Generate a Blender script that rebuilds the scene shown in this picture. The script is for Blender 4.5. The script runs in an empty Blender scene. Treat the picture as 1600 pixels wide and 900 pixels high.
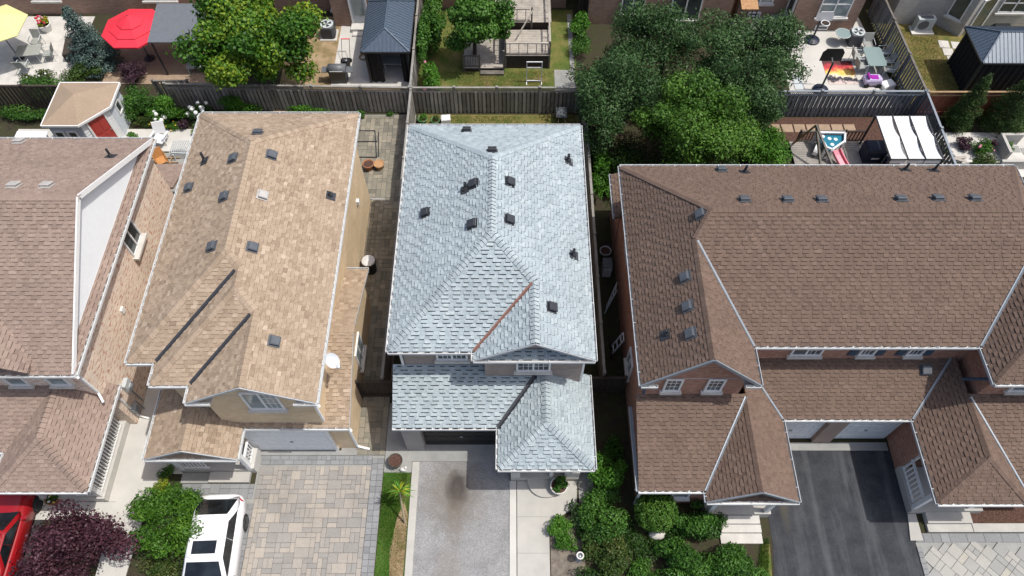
import bpy, math, random
import numpy as np
from mathutils import Vector, Matrix
R = math.radians
scene = bpy.context.scene
# ---------------------------------------------------------------- camera
cam_d = bpy.data.cameras.new('camera')
cam = bpy.data.objects.new('camera', cam_d)
scene.collection.objects.link(cam)
cam.location = (0, 0, 29.0)
cam.rotation_euler = (R(90 - 58.66), 0, 0)
cam_d.sensor_width = 36.0
cam_d.lens = 36.0 * 1157.0 / 1600.0
cam_d.clip_end = 3000
scene.camera = cam
# ---------------------------------------------------------------- sky, sun, exposure
SUN_EL, SUN_AZ = R(66), R(96)
world = bpy.data.worlds.new('World'); scene.world = world
world.use_nodes = True
wn = world.node_tree
sky = wn.nodes.new('ShaderNodeTexSky'); sky.sky_type = 'NISHITA'; sky.sun_disc = False
sky.sun_elevation = SUN_EL; sky.sun_rotation = SUN_AZ
sky.air_density = 1.0; sky.dust_density = 3.5; sky.ozone_density = 0.7
bg = wn.nodes['Background']; bg.inputs['Strength'].default_value = 0.15
wn.links.new(sky.outputs[0], bg.inputs['Color'])
sun_d = bpy.data.lights.new('sun', 'SUN'); sun_d.energy = 3.4; sun_d.angle = R(0.6); sun_d.color = (1.0, 0.965, 0.90)
sun = bpy.data.objects.new('sun', sun_d); scene.collection.objects.link(sun)
sdir = Vector((math.sin(SUN_AZ) * math.cos(SUN_EL), math.cos(SUN_AZ) * math.cos(SUN_EL), math.sin(SUN_EL)))
sun.rotation_euler = (-sdir).to_track_quat('-Z', 'Y').to_euler()
sun.location = (20, 0, 50)
scene.view_settings.view_transform = 'Standard'; scene.view_settings.look = 'None'
scene.view_settings.exposure = 0.18; scene.view_settings.gamma = 1.0
scene.view_settings.use_curve_mapping = False
scene.render.resolution_x = 1024; scene.render.resolution_y = 576
col = scene.collection

# ---------------------------------------------------------------- materials
MATS = {}
def newmat(name):
    m = bpy.data.materials.new(name); m.use_nodes = True
    nt = m.node_tree; b = nt.nodes['Principled BSDF']
    MATS[name] = m
    return m, nt, b
def N(nt, t, **kw):
    n = nt.nodes.new(t)
    for k, v in kw.items(): setattr(n, k, v)
    return n
def ramp(nt, stops, interp='LINEAR'):
    r = nt.nodes.new('ShaderNodeValToRGB'); cr = r.color_ramp; cr.interpolation = interp
    while len(cr.elements) > 1: cr.elements.remove(cr.elements[-1])
    for i, (p, c) in enumerate(stops):
        e = cr.elements[0] if i == 0 else cr.elements.new(p)
        e.position = p; e.color = (c[0], c[1], c[2], 1)
    return r
def noise(nt, scale, detail=4, rough=.6, vec=None):
    n = nt.nodes.new('ShaderNodeTexNoise'); n.inputs['Scale'].default_value = scale
    n.inputs['Detail'].default_value = detail; n.inputs['Roughness'].default_value = rough
    if vec is None:
        g = nt.nodes.new('ShaderNodeNewGeometry'); vec = g.outputs['Position']
    nt.links.new(vec, n.inputs['Vector'])
    return n
def bump(nt, b, h, strength=.3, dist=.02):
    bp = nt.nodes.new('ShaderNodeBump'); bp.inputs['Strength'].default_value = strength
    bp.inputs['Distance'].default_value = dist
    nt.links.new(h, bp.inputs['Height']); nt.links.new(bp.outputs[0], b.inputs['Normal'])
def mix(nt, a, bb, fac, mode='MIX'):
    m = nt.nodes.new('ShaderNodeMix'); m.data_type = 'RGBA'; m.blend_type = mode
    for s, v in (('Factor', fac),):
        if isinstance(v, (int, float)): m.inputs[0].default_value = v
        else: nt.links.new(v, m.inputs[0])
    for i, v in ((6, a), (7, bb)):
        if isinstance(v, (tuple, list)): m.inputs[i].default_value = (v[0], v[1], v[2], 1)
        else: nt.links.new(v, m.inputs[i])
    return m.outputs[2]
def mul(c, k): return tuple(min(1, x * k) for x in c)

def plain(name, c, rough=.6, var=.12, scale=6., metal=0., fine=60., finevar=.06, bmp=.0, spec=.4):
    """one colour with a soft large and a fine small variation"""
    m, nt, b = newmat(name)
    n1 = noise(nt, scale, 5); r1 = ramp(nt, [(.3, mul(c, 1 - var)), (.7, mul(c, 1 + var))])
    nt.links.new(n1.outputs['Fac'], r1.inputs[0])
    n2 = noise(nt, fine, 2); r2 = ramp(nt, [(.3, (1 - finevar * 2,) * 3), (.7, (1, 1, 1))])
    nt.links.new(n2.outputs['Fac'], r2.inputs[0])
    nt.links.new(mix(nt, r1.outputs[0], r2.outputs[0], 1.0, 'MULTIPLY'), b.inputs['Base Color'])
    b.inputs['Roughness'].default_value = rough; b.inputs['Metallic'].default_value = metal
    b.inputs['Specular IOR Level'].default_value = spec
    if bmp: bump(nt, b, n2.outputs['Fac'], bmp, .01)
    return m
def tinted(name, stops, rough=.85, fine=45., finevar=.25, big=.7, bigvar=.12, spec=.25, translucent=0.):
    """colour picked per face by the 'tint' attribute, with granule noise and large patches of wear"""
    m, nt, b = newmat(name)
    a = N(nt, 'ShaderNodeAttribute', attribute_name='tint')
    r = ramp(nt, stops); nt.links.new(a.outputs['Fac'], r.inputs[0])
    n2 = noise(nt, fine, 2); r2 = ramp(nt, [(.3, (1 - finevar,) * 3), (.7, (1, 1, 1))])
    nt.links.new(n2.outputs['Fac'], r2.inputs[0])
    n3 = noise(nt, big, 4); r3 = ramp(nt, [(.3, (1 - bigvar,) * 3), (.7, (1, 1, 1))])
    nt.links.new(n3.outputs['Fac'], r3.inputs[0])
    c = mix(nt, r.outputs[0], r2.outputs[0], 1., 'MULTIPLY')
    c = mix(nt, c, r3.outputs[0], 1., 'MULTIPLY')
    nt.links.new(c, b.inputs['Base Color'])
    b.inputs['Roughness'].default_value = rough; b.inputs['Specular IOR Level'].default_value = spec
    if translucent:
        out = nt.nodes['Material Output']; tr = N(nt, 'ShaderNodeBsdfTranslucent'); ms = N(nt, 'ShaderNodeMixShader')
        nt.links.new(c, tr.inputs['Color']); ms.inputs[0].default_value = translucent
        nt.links.new(b.outputs[0], ms.inputs[1]); nt.links.new(tr.outputs[0], ms.inputs[2]); nt.links.new(ms.outputs[0], out.inputs['Surface'])
    return m
def brick(name, c1, c2, mortar, flecks=None):
    """courses of brick in wall coordinates (uv in metres)"""
    m, nt, b = newmat(name)
    uv = N(nt, 'ShaderNodeUVMap'); uv.uv_map = 'UVMap'
    t = N(nt, 'ShaderNodeTexBrick'); nt.links.new(uv.outputs[0], t.inputs['Vector'])
    t.inputs['Scale'].default_value = 1.0; t.inputs['Brick Width'].default_value = .22; t.inputs['Row Height'].default_value = .076
    t.inputs['Mortar Size'].default_value = .006; t.inputs['Mortar Smooth'].default_value = .2; t.inputs['Bias'].default_value = 0
    t.inputs['Color1'].default_value = (*c1, 1); t.inputs['Color2'].default_value = (*c2, 1); t.inputs['Mortar'].default_value = (*mortar, 1)
    c = t.outputs['Color']
    if flecks:
        mp = N(nt, 'ShaderNodeMapping'); mp.inputs['Scale'].default_value = (4.5, 13, 1)
        nt.links.new(uv.outputs[0], mp.inputs['Vector'])
        wnz = N(nt, 'ShaderNodeTexNoise'); wnz.inputs['Scale'].default_value = 1.0; wnz.inputs['Detail'].default_value = 1
        nt.links.new(mp.outputs[0], wnz.inputs['Vector'])
        r = ramp(nt, [(.56, (0, 0, 0)), (.62, (1, 1, 1))]); nt.links.new(wnz.outputs['Fac'], r.inputs[0])
        c = mix(nt, c, flecks, r.outputs[0])
    n3 = noise(nt, .9, 5); r3 = ramp(nt, [(.3, (.8, .8, .8)), (.7, (1, 1, 1))]); nt.links.new(n3.outputs['Fac'], r3.inputs[0])
    nt.links.new(mix(nt, c, r3.outputs[0], 1., 'MULTIPLY'), b.inputs['Base Color'])
    b.inputs['Roughness'].default_value = .9; b.inputs['Specular IOR Level'].default_value = .2
    bump(nt, b, t.outputs['Fac'], -.5, .008)
    return m

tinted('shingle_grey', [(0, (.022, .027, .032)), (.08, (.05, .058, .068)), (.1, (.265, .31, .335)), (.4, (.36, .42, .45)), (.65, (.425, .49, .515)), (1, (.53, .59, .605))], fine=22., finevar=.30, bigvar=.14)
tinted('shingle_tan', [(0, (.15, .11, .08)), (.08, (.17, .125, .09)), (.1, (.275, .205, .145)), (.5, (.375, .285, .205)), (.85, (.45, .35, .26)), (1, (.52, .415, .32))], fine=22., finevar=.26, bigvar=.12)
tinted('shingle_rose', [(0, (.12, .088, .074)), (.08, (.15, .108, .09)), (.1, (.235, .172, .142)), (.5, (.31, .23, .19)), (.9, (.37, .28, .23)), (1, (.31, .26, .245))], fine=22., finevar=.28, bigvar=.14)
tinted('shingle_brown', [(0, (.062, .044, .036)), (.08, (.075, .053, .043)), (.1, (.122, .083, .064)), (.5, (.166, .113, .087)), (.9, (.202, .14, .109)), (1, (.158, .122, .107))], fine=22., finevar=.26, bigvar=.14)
brick('brick_buff', (.76, .61, .48), (.84, .72, .60), (.78, .69, .60), (.58, .33, .25))
brick('brick_tan', (.66, .49, .30), (.75, .59, .39), (.68, .57, .43))
brick('brick_taupe', (.30, .235, .20), (.38, .31, .27), (.36, .33, .31))
brick('brick_red', (.34, .15, .10), (.44, .215, .15), (.38, .29, .24), (.46, .29, .21))
brick('brick_brown', (.27, .17, .125), (.36, .235, .18), (.32, .26, .22))
brick('brick_pale', (.46, .43, .39), (.55, .52, .48), (.42, .40, .37))
plain('white_trim', (.78, .78, .77), .45, .04)
plain('white_vinyl', (.74, .76, .77), .5, .03)
plain('soffit', (.60, .59, .57), .6, .05)
plain('gutter_white', (.64, .65, .65), .45, .1)
plain('gutter_grey', (.42, .44, .46), .4, .08)
plain('metal_grey', (.28, .31, .34), .4, .1, metal=.3)
plain('metal_dark', (.03, .034, .04), .45, .15)
plain('vent_black', (.035, .038, .045), .5, .15)
plain('vent_grey', (.085, .095, .11), .5, .12)
plain('vent_pale', (.42, .40, .38), .5, .1)
plain('copper_brown', (.20, .10, .075), .5, .2)
plain('black', (.012, .012, .013), .6, .1)
plain('black_cloth', (.012, .012, .014), .9, .2)
plain('rubber', (.015, .015, .016), .8, .1)
plain('concrete', (.44, .425, .39), .9, .10, 1.2, finevar=.08, bmp=.15)
plain('concrete_pale', (.52, .505, .47), .9, .09, 1.0, finevar=.06, bmp=.1)
plain('concrete_grey', (.30, .30, .285), .9, .14, 1.5, finevar=.1, bmp=.15)
plain('stone_pale', (.54, .52, .485), .9, .14, 2., finevar=.06)
plain('stone_brown', (.33, .24, .17), .9, .15, 3.)
plain('wood_grey', (.165, .15, .13), .9, .3, 2.5, fine=30, finevar=.15)
tinted('wood_fence', [(0, (.21, .196, .172)), (.5, (.335, .315, .285)), (1, (.46, .435, .395))], rough=.9, fine=18, finevar=.3, big=1.5, bigvar=.3); plain('rail_grey', (.25, .24, .22), .9, .2, 2.)
plain('wood_dark', (.05, .038, .03), .9, .3, 2.)
plain('wood_tan', (.33, .22, .12), .8, .2, 2.)
plain('wood_orange', (.45, .21, .07), .7, .15, 3.)
plain('wood_red', (.27, .085, .05), .8, .25, 2.)
plain('wood_bleached', (.42, .38, .33), .9, .25, 2., fine=30, finevar=.15)
plain('deck_grey', (.30, .28, .255), .9, .22, 2., fine=30, finevar=.12)
tinted('fence_slate', [(0, (.12, .135, .16)), (.5, (.17, .19, .22)), (1, (.22, .245, .275))], rough=.8, fine=18, finevar=.2, big=1.5, bigvar=.25)
plain('red_paint', (.30, .008, .012), .22, .03, spec=.6)
plain('white_paint', (.80, .80, .81), .2, .02, finevar=.0, spec=.6)
plain('umbrella_red', (.72, .03, .055), .8, .06)
plain('umbrella_yellow', (.66, .62, .28), .8, .06)
plain('canopy_grey', (.13, .145, .165), .7, .1)
plain('canvas_white', (.82, .82, .80), .8, .04)
plain('gazebo_metal', (.085, .115, .155), .38, .12, metal=.1)
plain('door_red', (.40, .05, .04), .5, .1)
plain('door_brown', (.13, .06, .035), .5, .15)
plain('door_grey', (.50, .54, .58), .5, .05)
plain('shutter_blue', (.05, .085, .125), .5, .1)
plain('terracotta', (.33, .14, .07), .8, .2)
plain('terracotta_pale', (.42, .24, .12), .8, .2)
plain('pot_dark', (.07, .055, .045), .7, .2)
plain('pot_white', (.66, .64, .60), .7, .15)
plain('plastic_blue', (.01, .16, .24), .4, .05)
plain('plastic_navy', (.012, .018, .04), .5, .1)
plain('plastic_white', (.72, .73, .74), .4, .04)
plain('plastic_pink', (.70, .22, .28), .4, .05)
plain('plastic_purple', (.33, .02, .35), .35, .1)
plain('plastic_lilac', (.48, .42, .60), .4, .3, 12.)
plain('plastic_green', (.06, .22, .08), .4, .1)
plain('fabric_grey', (.30, .31, .29), .8, .1)
plain('ac_metal', (.12, .13, .14), .45, .12)
plain('ac_pale', (.50, .54, .55), .45, .06)
plain('grill_metal', (.06, .065, .07), .35, .15, metal=.3)
plain('light_red', (.45, .01, .015), .25, .05)
plain('flower_white', (.80, .82, .78), .8, .08)
plain('flower_pink', (.60, .22, .30), .8, .2)
plain('flower_red', (.55, .03, .05), .8, .2)
plain('flower_yellow', (.65, .45, .05), .8, .2)
plain('bark', (.07, .052, .04), .95, .3, 5., bmp=.4)
plain('bark_pale', (.36, .30, .20), .9, .15, 6.)
plain('dish_white', (.62, .65, .68), .4, .05)
m, nt, b = newmat('glass'); b.inputs['Roughness'].default_value = .06; b.inputs['Specular IOR Level'].default_value = .8
n1 = noise(nt, .8, 2); r1 = ramp(nt, [(.35, (.02, .028, .034)), (.7, (.09, .115, .125))]); nt.links.new(n1.outputs['Fac'], r1.inputs[0]); nt.links.new(r1.outputs[0], b.inputs['Base Color'])
m, nt, b = newmat('glass_pale'); b.inputs['Roughness'].default_value = .1; b.inputs['Specular IOR Level'].default_value = .8
n1 = noise(nt, .9, 2); r1 = ramp(nt, [(.35, (.14, .18, .19)), (.7, (.30, .35, .35))]); nt.links.new(n1.outputs['Fac'], r1.inputs[0]); nt.links.new(r1.outputs[0], b.inputs['Base Color'])
m, nt, b = newmat('glass_table'); b.inputs['Roughness'].default_value = .08; b.inputs['Base Color'].default_value = (.22, .29, .29, 1); b.inputs['Specular IOR Level'].default_value = .9
m, nt, b = newmat('glass_car'); b.inputs['Roughness'].default_value = .05; b.inputs['Specular IOR Level'].default_value = .7
n1 = noise(nt, 1.5, 2); r1 = ramp(nt, [(.35, (.006, .007, .009)), (.7, (.02, .026, .03))]); nt.links.new(n1.outputs['Fac'], r1.inputs[0]); nt.links.new(r1.outputs[0], b.inputs['Base Color'])

def leafmat(name, dark, mid, light, tr=.25):
    return tinted(name, [(0, dark), (.45, mid), (1, light)], rough=.55, fine=9., finevar=.15, big=.9, bigvar=.2, spec=.3, translucent=tr)
leafmat('leaf_maple', (.028, .095, .01), (.075, .195, .014), (.34, .42, .03))
leafmat('leaf_green', (.028, .09, .012), (.06, .165, .02), (.125, .275, .04))
leafmat('leaf_bright', (.04, .12, .01), (.075, .22, .018), (.15, .34, .04))
leafmat('leaf_olive', (.028, .068, .02), (.052, .118, .034), (.12, .215, .075))
leafmat('leaf_elm', (.04, .10, .013), (.075, .18, .02), (.15, .29, .04))
leafmat('leaf_purple', (.03, .010, .016), (.065, .022, .034), (.14, .055, .08), .15)
leafmat('leaf_cedar', (.018, .045, .008), (.035, .08, .012), (.07, .125, .02), .1)
leafmat('leaf_spruce', (.05, .095, .085), (.10, .165, .145), (.20, .28, .25), .1)
leafmat('leaf_dark', (.016, .05, .01), (.036, .09, .016), (.08, .16, .025))
leafmat('leaf_lime', (.13, .22, .01), (.28, .36, .02), (.46, .48, .04))
leafmat('leaf_weep', (.03, .09, .01), (.065, .175, .015), (.16, .32, .03))
leafmat('leaf_mixed', (.03, .05, .012), (.06, .12, .02), (.16, .16, .05))
leafmat('leaf_hosta', (.05, .11, .03), (.10, .20, .06), (.38, .42, .22))
leafmat('leaf_plum', (.025, .01, .02), (.05, .022, .035), (.10, .05, .07), .1)
leafmat('grass_blade', (.05, .125, .015), (.085, .20, .022), (.15, .28, .04), .2)
leafmat('grass_dry', (.12, .12, .03), (.19, .17, .05), (.28, .23, .09), .2)

def ground_mat(name, cols, scale, fine=40, detail=6, rough=.95, extra=None):
    m, nt, b = newmat(name)
    n1 = noise(nt, scale, detail, .65)
    r1 = ramp(nt, [(.30 + .4 * i / (len(cols) - 1), c) for i, c in enumerate(cols)])
    nt.links.new(n1.outputs['Fac'], r1.inputs[0])
    n2 = noise(nt, fine, 3, .7); r2 = ramp(nt, [(.3, (.62, .62, .62)), (.7, (1.1, 1.1, 1.1))]); nt.links.new(n2.outputs['Fac'], r2.inputs[0])
    c = mix(nt, r1.outputs[0], r2.outputs[0], 1., 'MULTIPLY')
    if extra: c = extra(nt, c)
    nt.links.new(c, b.inputs['Base Color']); b.inputs['Roughness'].default_value = rough
    b.inputs['Specular IOR Level'].default_value = .2
    bump(nt, b, n2.outputs['Fac'], .5, .03)
    return m
ground_mat('soil', [(.035, .028, .02), (.055, .046, .03), (.045, .05, .022), (.085, .065, .045)], 2.2, 30)
ground_mat('mulch', [(.05, .028, .02), (.10, .055, .042), (.15, .09, .07)], 14., 60)
ground_mat('mulch_grey', [(.13, .11, .09), (.20, .17, .14), (.27, .235, .19)], 5., 50)
ground_mat('lawn_green', [(.24, .18, .09), (.17, .165, .05), (.10, .135, .03), (.075, .12, .024)], 1.1)
ground_mat('lawn_front', [(.16, .15, .06), (.09, .15, .03), (.06, .135, .02), (.05, .12, .018)], 1.4)
ground_mat('lawn_dry', [(.09, .12, .03), (.16, .15, .045), (.22, .18, .065), (.28, .22, .10)], 1.3)
ground_mat('lawn_bare', [(.16, .15, .05), (.27, .20, .11), (.38, .28, .17), (.42, .32, .20)], 1.3)

def blot(nt, c, cx, cy, rx, ry, colr, k=1., wob=.45):
    """an oil stain with a shape of its own"""
    g = N(nt, 'ShaderNodeNewGeometry'); mp = N(nt, 'ShaderNodeMapping')
    mp.inputs['Location'].default_value = (-cx / rx, -cy / ry, 0); mp.inputs['Scale'].default_value = (1 / rx, 1 / ry, 0)
    nt.links.new(g.outputs['Position'], mp.inputs['Vector'])
    ln = N(nt, 'ShaderNodeVectorMath', operation='LENGTH'); nt.links.new(mp.outputs[0], ln.inputs[0])
    nz = noise(nt, 3.2, 5); ad = N(nt, 'ShaderNodeMath', operation='MULTIPLY_ADD')
    nt.links.new(nz.outputs['Fac'], ad.inputs[0]); ad.inputs[1].default_value = wob * 2; nt.links.new(ln.outputs['Value'], ad.inputs[2])
    r = ramp(nt, [(.55, (k,) * 3), (1.0, (0, 0, 0))]); 
    sc = N(nt, 'ShaderNodeMath', operation='MULTIPLY'); sc.inputs[1].default_value = .62; nt.links.new(ad.outputs[0], sc.inputs[0])
    nt.links.new(sc.outputs[0], r.inputs[0])
    return mix(nt, c, colr, r.outputs[0])
def ex_c(nt, c):
    sp = noise(nt, 26, 2, .8); rs = ramp(nt, [(.36, (.72, .72, .72)), (.5, (1, 1, 1)), (.66, (1.15, 1.15, 1.15))]); nt.links.new(sp.outputs['Fac'], rs.inputs[0])
    c = mix(nt, c, rs.outputs[0], 1., 'MULTIPLY')
    c = blot(nt, c, -2.25, 8.25, 1.35, 1.7, (.14, .115, .09), .6, .5)
    c = blot(nt, c, -2.17, 8.42, .42, .70, (.05, .043, .04), .9, .35)
    c = blot(nt, c, -2.2, 7.4, .4, 1.3, (.15, .125, .10), .4)
    return blot(nt, c, -2.4, 5.2, .6, 1.2, (.19, .16, .13), .4)
ground_mat('asphalt_pale', [(.25, .25, .25), (.30, .30, .30), (.335, .334, .333)], 1.3, 40, extra=ex_c)
def ex_d(nt, c):
    g = N(nt, 'ShaderNodeNewGeometry'); mp = N(nt, 'ShaderNodeMapping'); mp.inputs['Scale'].default_value = (1.5, .16, 1)
    nt.links.new(g.outputs['Position'], mp.inputs['Vector'])
    nz = noise(nt, 1.0, 5, .6, mp.outputs[0]); r = ramp(nt, [(.48, (0, 0, 0)), (.70, (.45, .45, .45))]); nt.links.new(nz.outputs['Fac'], r.inputs[0])
    c = mix(nt, c, (.15, .155, .16), r.outputs[0])
    return blot(nt, c, 10.55, 8.3, .22, 1.6, (.085, .075, .055), .6)
ground_mat('asphalt_dark', [(.035, .037, .042), (.05, .053, .06), (.065, .068, .075)], 1.6, 40, extra=ex_d)
ground_mat('road_asphalt', [(.05, .05, .052), (.06, .06, .062), (.075, .075, .077)], 1.2, 40)
tinted('paver_buff', [(0, (.30, .285, .265)), (.3, (.34, .32, .295)), (.6, (.385, .35, .31)), (1, (.43, .385, .33))], fine=24, finevar=.22, big=.7, bigvar=.22)
tinted('paver_grey', [(0, (.23, .235, .24)), (1, (.30, .305, .31))], fine=24, finevar=.2, bigvar=.15)
tinted('paver_old', [(0, (.20, .19, .155)), (.5, (.29, .265, .21)), (1, (.36, .32, .25))], fine=30, finevar=.25, big=1.2, bigvar=.3)
tinted('paver_sand', [(0, (.31, .31, .30)), (.4, (.37, .365, .34)), (.75, (.41, .40, .365)), (1, (.44, .415, .345))], fine=24, finevar=.15, big=.9, bigvar=.15)
m, nt, b = newmat('rug')
tc = N(nt, 'ShaderNodeTexCoord'); mp = N(nt, 'ShaderNodeMapping'); nt.links.new(tc.outputs['Object'], mp.inputs['Vector'])
nz = noise(nt, 2.2, 6, .7, mp.outputs[0]); sx = N(nt, 'ShaderNodeSeparateXYZ'); nt.links.new(tc.outputs['Object'], sx.inputs[0])
f1 = N(nt, 'ShaderNodeMath', operation='MULTIPLY_ADD'); nt.links.new(nz.outputs['Fac'], f1.inputs[0]); f1.inputs[1].default_value = 1.5; nt.links.new(sx.outputs[1], f1.inputs[2])
f2 = N(nt, 'ShaderNodeMath', operation='MULTIPLY_ADD'); nt.links.new(f1.outputs[0], f2.inputs[0]); f2.inputs[1].default_value = .42; f2.inputs[2].default_value = .22
r = ramp(nt, [(.18, (.55, .45, .42)), (.27, (.03, .03, .04)), (.36, (.04, .04, .05)), (.42, (.70, .62, .50)), (.52, (.75, .50, .10)), (.60, (.70, .30, .10)), (.70, (.50, .05, .06)), (.85, (.08, .03, .03))])
nt.links.new(f2.outputs[0], r.inputs[0]); nt.links.new(r.outputs[0], b.inputs['Base Color']); b.inputs['Roughness'].default_value = .95

# ---------------------------------------------------------------- mesh builder
class MB:
    def __init__(s): s.v = []; s.f = []; s.t = []; s.uv = {}
    def face(s, pts, tint=.5, uv=None):
        i = len(s.v); s.v += [tuple(p) for p in pts]; s.f.append(tuple(range(i, i + len(pts)))); s.t.append(tint)
        if uv: s.uv[len(s.f) - 1] = uv
        return s
    def box(s, x0, y0, z0, x1, y1, z1, tint=.5):
        i = len(s.v)
        s.v += [(x0, y0, z0), (x1, y0, z0), (x1, y1, z0), (x0, y1, z0), (x0, y0, z1), (x1, y0, z1), (x1, y1, z1), (x0, y1, z1)]
        for q in ((0, 3, 2, 1), (4, 5, 6, 7), (0, 1, 5, 4), (1, 2, 6, 5), (2, 3, 7, 6), (3, 0, 4, 7)):
            s.f.append(tuple(i + k for k in q)); s.t.append(tint)
        return s
    def cbox(s, c, d, rz=0., tint=.5, bev=0.):
        """box by centre and size, turned about z; with a bevelled top rim when bev is set"""
        cx, cy, cz = c; hx, hy, hz = d[0] / 2, d[1] / 2, d[2] / 2
        ca, sa = math.cos(rz), math.sin(rz)
        def w(x, y, z): return (cx + x * ca - y * sa, cy + x * sa + y * ca, cz + z)
        if not bev:
            L = [[(-hx, -hy, -hz), (hx, -hy, -hz), (hx, hy, -hz), (-hx, hy, -hz)], [(-hx, -hy, hz), (hx, -hy, hz), (hx, hy, hz), (-hx, hy, hz)]]
        else:
            L = [[(-hx, -hy, -hz), (hx, -hy, -hz), (hx, hy, -hz), (-hx, hy, -hz)], [(-hx, -hy, hz - bev), (hx, -hy, hz - bev), (hx, hy, hz - bev), (-hx, hy, hz - bev)],
                 [(-hx + bev, -hy + bev, hz), (hx - bev, -hy + bev, hz), (hx - bev, hy - bev, hz), (-hx + bev, hy - bev, hz)]]
        return s.loft([[w(*p) for p in l] for l in L], tint)
    def loft(s, rings, tint=.5, caps=True, closed=True):
        i0 = len(s.v); n = len(rings[0])
        for r in rings: s.v += [tuple(p) for p in r]
        for k in range(len(rings) - 1):
            for j in range(n if closed else n - 1):
                a = i0 + k * n + j; bq = i0 + k * n + (j + 1) % n
                s.f.append((a, bq, bq + n, a + n)); s.t.append(tint)
        if caps:
            s.f.append(tuple(i0 + j for j in reversed(range(n)))); s.t.append(tint)
            e = i0 + (len(rings) - 1) * n; s.f.append(tuple(e + j for j in range(n))); s.t.append(tint)
        return s
    def tube(s, pts, radii, n=8, tint=.5):
        if isinstance(radii, (int, float)): radii = [radii] * len(pts)
        rings = []; P_ = [Vector(p) for p in pts]
        for k, p in enumerate(P_):
            d = (P_[min(k + 1, len(P_) - 1)] - P_[max(k - 1, 0)]).normalized()
            a = d.cross(Vector((0, 0, 1)));
            if a.length < .05: a = d.cross(Vector((0, 1, 0)))
            a.normalize(); bq = d.cross(a)
            rings.append([p + (a * math.cos(2 * math.pi * j / n) + bq * math.sin(2 * math.pi * j / n)) * radii[k] for j in range(n)])
        return s.loft(rings, tint)
    def bar(s, p0, p1, w, h=None, tint=.5):
        """rectangular bar between two points; w across, h in the vertical sense"""
        h = h or w; p0 = Vector(p0); p1 = Vector(p1); d = (p1 - p0).normalized()
        a = d.cross(Vector((0, 0, 1)))
        if a.length < .05: a = Vector((1, 0, 0))
        a.normalize(); u = a.cross(d).normalized(); a = a * w / 2; u = u * h / 2
        return s.loft([[p - a - u, p + a - u, p + a + u, p - a + u] for p in (p0, p1)], tint)
    def lathe(s, c, prof, n=16, tint=.5, caps=True):
        return s.loft([[(c[0] + r * math.cos(2 * math.pi * j / n), c[1] + r * math.sin(2 * math.pi * j / n), c[2] + z) for j in range(n)] for r, z in prof], tint, caps)
    def prism(s, poly, z0, z1, tint=.5):
        return s.loft([[(p[0], p[1], z0) for p in poly], [(p[0], p[1], z1) for p in poly]], tint)
    def ico(s, c, r, n=6, m=4, tint=.5):
        if isinstance(r, (int, float)): r = (r, r, r)
        prof = []
        rings = [[(c[0] + r[0] * math.sin(math.pi * (k + .5) / m) * math.cos(2 * math.pi * j / n), c[1] + r[1] * math.sin(math.pi * (k + .5) / m) * math.sin(2 * math.pi * j / n), c[2] - r[2] * math.cos(math.pi * (k + .5) / m)) for j in range(n)] for k in range(m)]
        return s.loft(rings, tint)
    def wall(s, p0, p1, z0, z1, u0=0.):
        """vertical brick face from p0 to p1 (xy), seen from its right-hand side, uv in metres"""
        L = math.hypot(p1[0] - p0[0], p1[1] - p0[1])
        return s.face([(p0[0], p0[1], z0), (p1[0], p1[1], z0), (p1[0], p1[1], z1), (p0[0], p0[1], z1)], .5, [(u0, z0), (u0 + L, z0), (u0 + L, z1), (u0, z1)])
    def wallpoly(s, pts):
        """any vertical polygon, uv in metres"""
        p0 = pts[0]; q = max(pts, key=lambda p: math.hypot(p[0] - p0[0], p[1] - p0[1]))
        d = Vector((q[0] - p0[0], q[1] - p0[1])).normalized()
        return s.face(pts, .5, [((p[0] - p0[0]) * d.x + (p[1] - p0[1]) * d.y, p[2]) for p in pts])
    def walls(s, poly, z0, z1):
        """closed run of brick walls round an xy polygon (counter-clockwise)"""
        u = 0
        for i in range(len(poly)):
            a, bq = poly[i], poly[(i + 1) % len(poly)]
            s.wall(a, bq, z0, z1, u); u += math.hypot(bq[0] - a[0], bq[1] - a[1])
        return s
    def mesh(s, name):
        me = bpy.data.meshes.new(name); me.from_pydata(s.v, [], s.f)
        if s.uv:
            ul = me.uv_layers.new(name='UVMap')
            for fi, uv in s.uv.items():
                for k, li in enumerate(me.polygons[fi].loop_indices): ul.data[li].uv = uv[k]
        at = me.attributes.new('tint', 'FLOAT', 'FACE'); at.data.foreach_set('value', np.array(s.t, dtype=np.float32))
        return me
    def build(s, name, mat, parent=None, smooth=False, kind=None, label=None):
        return link(name, s.mesh(name), mat, parent, smooth, kind, label)

ROOTLOC = {}
def link(name, me, mat, parent=None, smooth=False, kind=None, label=None, local=False):
    if mat is not None and not me.materials: me.materials.append(MATS[mat])
    if smooth:
        me.polygons.foreach_set('use_smooth', [True] * len(me.polygons))
    o = bpy.data.objects.new(name, me); col.objects.link(o)
    if parent is not None:
        o.parent = parent
        if parent.name in ROOTLOC: o.matrix_parent_inverse = Matrix.Translation(-ROOTLOC[parent.name])
    if kind: o['kind'] = kind
    if label: o['label'] = label
    return o
def thing(name, label, cat, loc, group=None, world=True, rz=0.):
    """an Empty at the base of a thing; world=True: its parts are given in world coordinates"""
    o = bpy.data.objects.new(name, None); col.objects.link(o); o.location = loc; o.rotation_euler.z = rz
    o.empty_display_size = .2
    o['label'] = label; o['category'] = cat
    if group: o['group'] = group
    if world: ROOTLOC[o.name] = Vector(loc)
    return o
def tag(o, label, cat, group=None):
    o['label'] = label; o['category'] = cat
    if group: o['group'] = group
    return o
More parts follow.
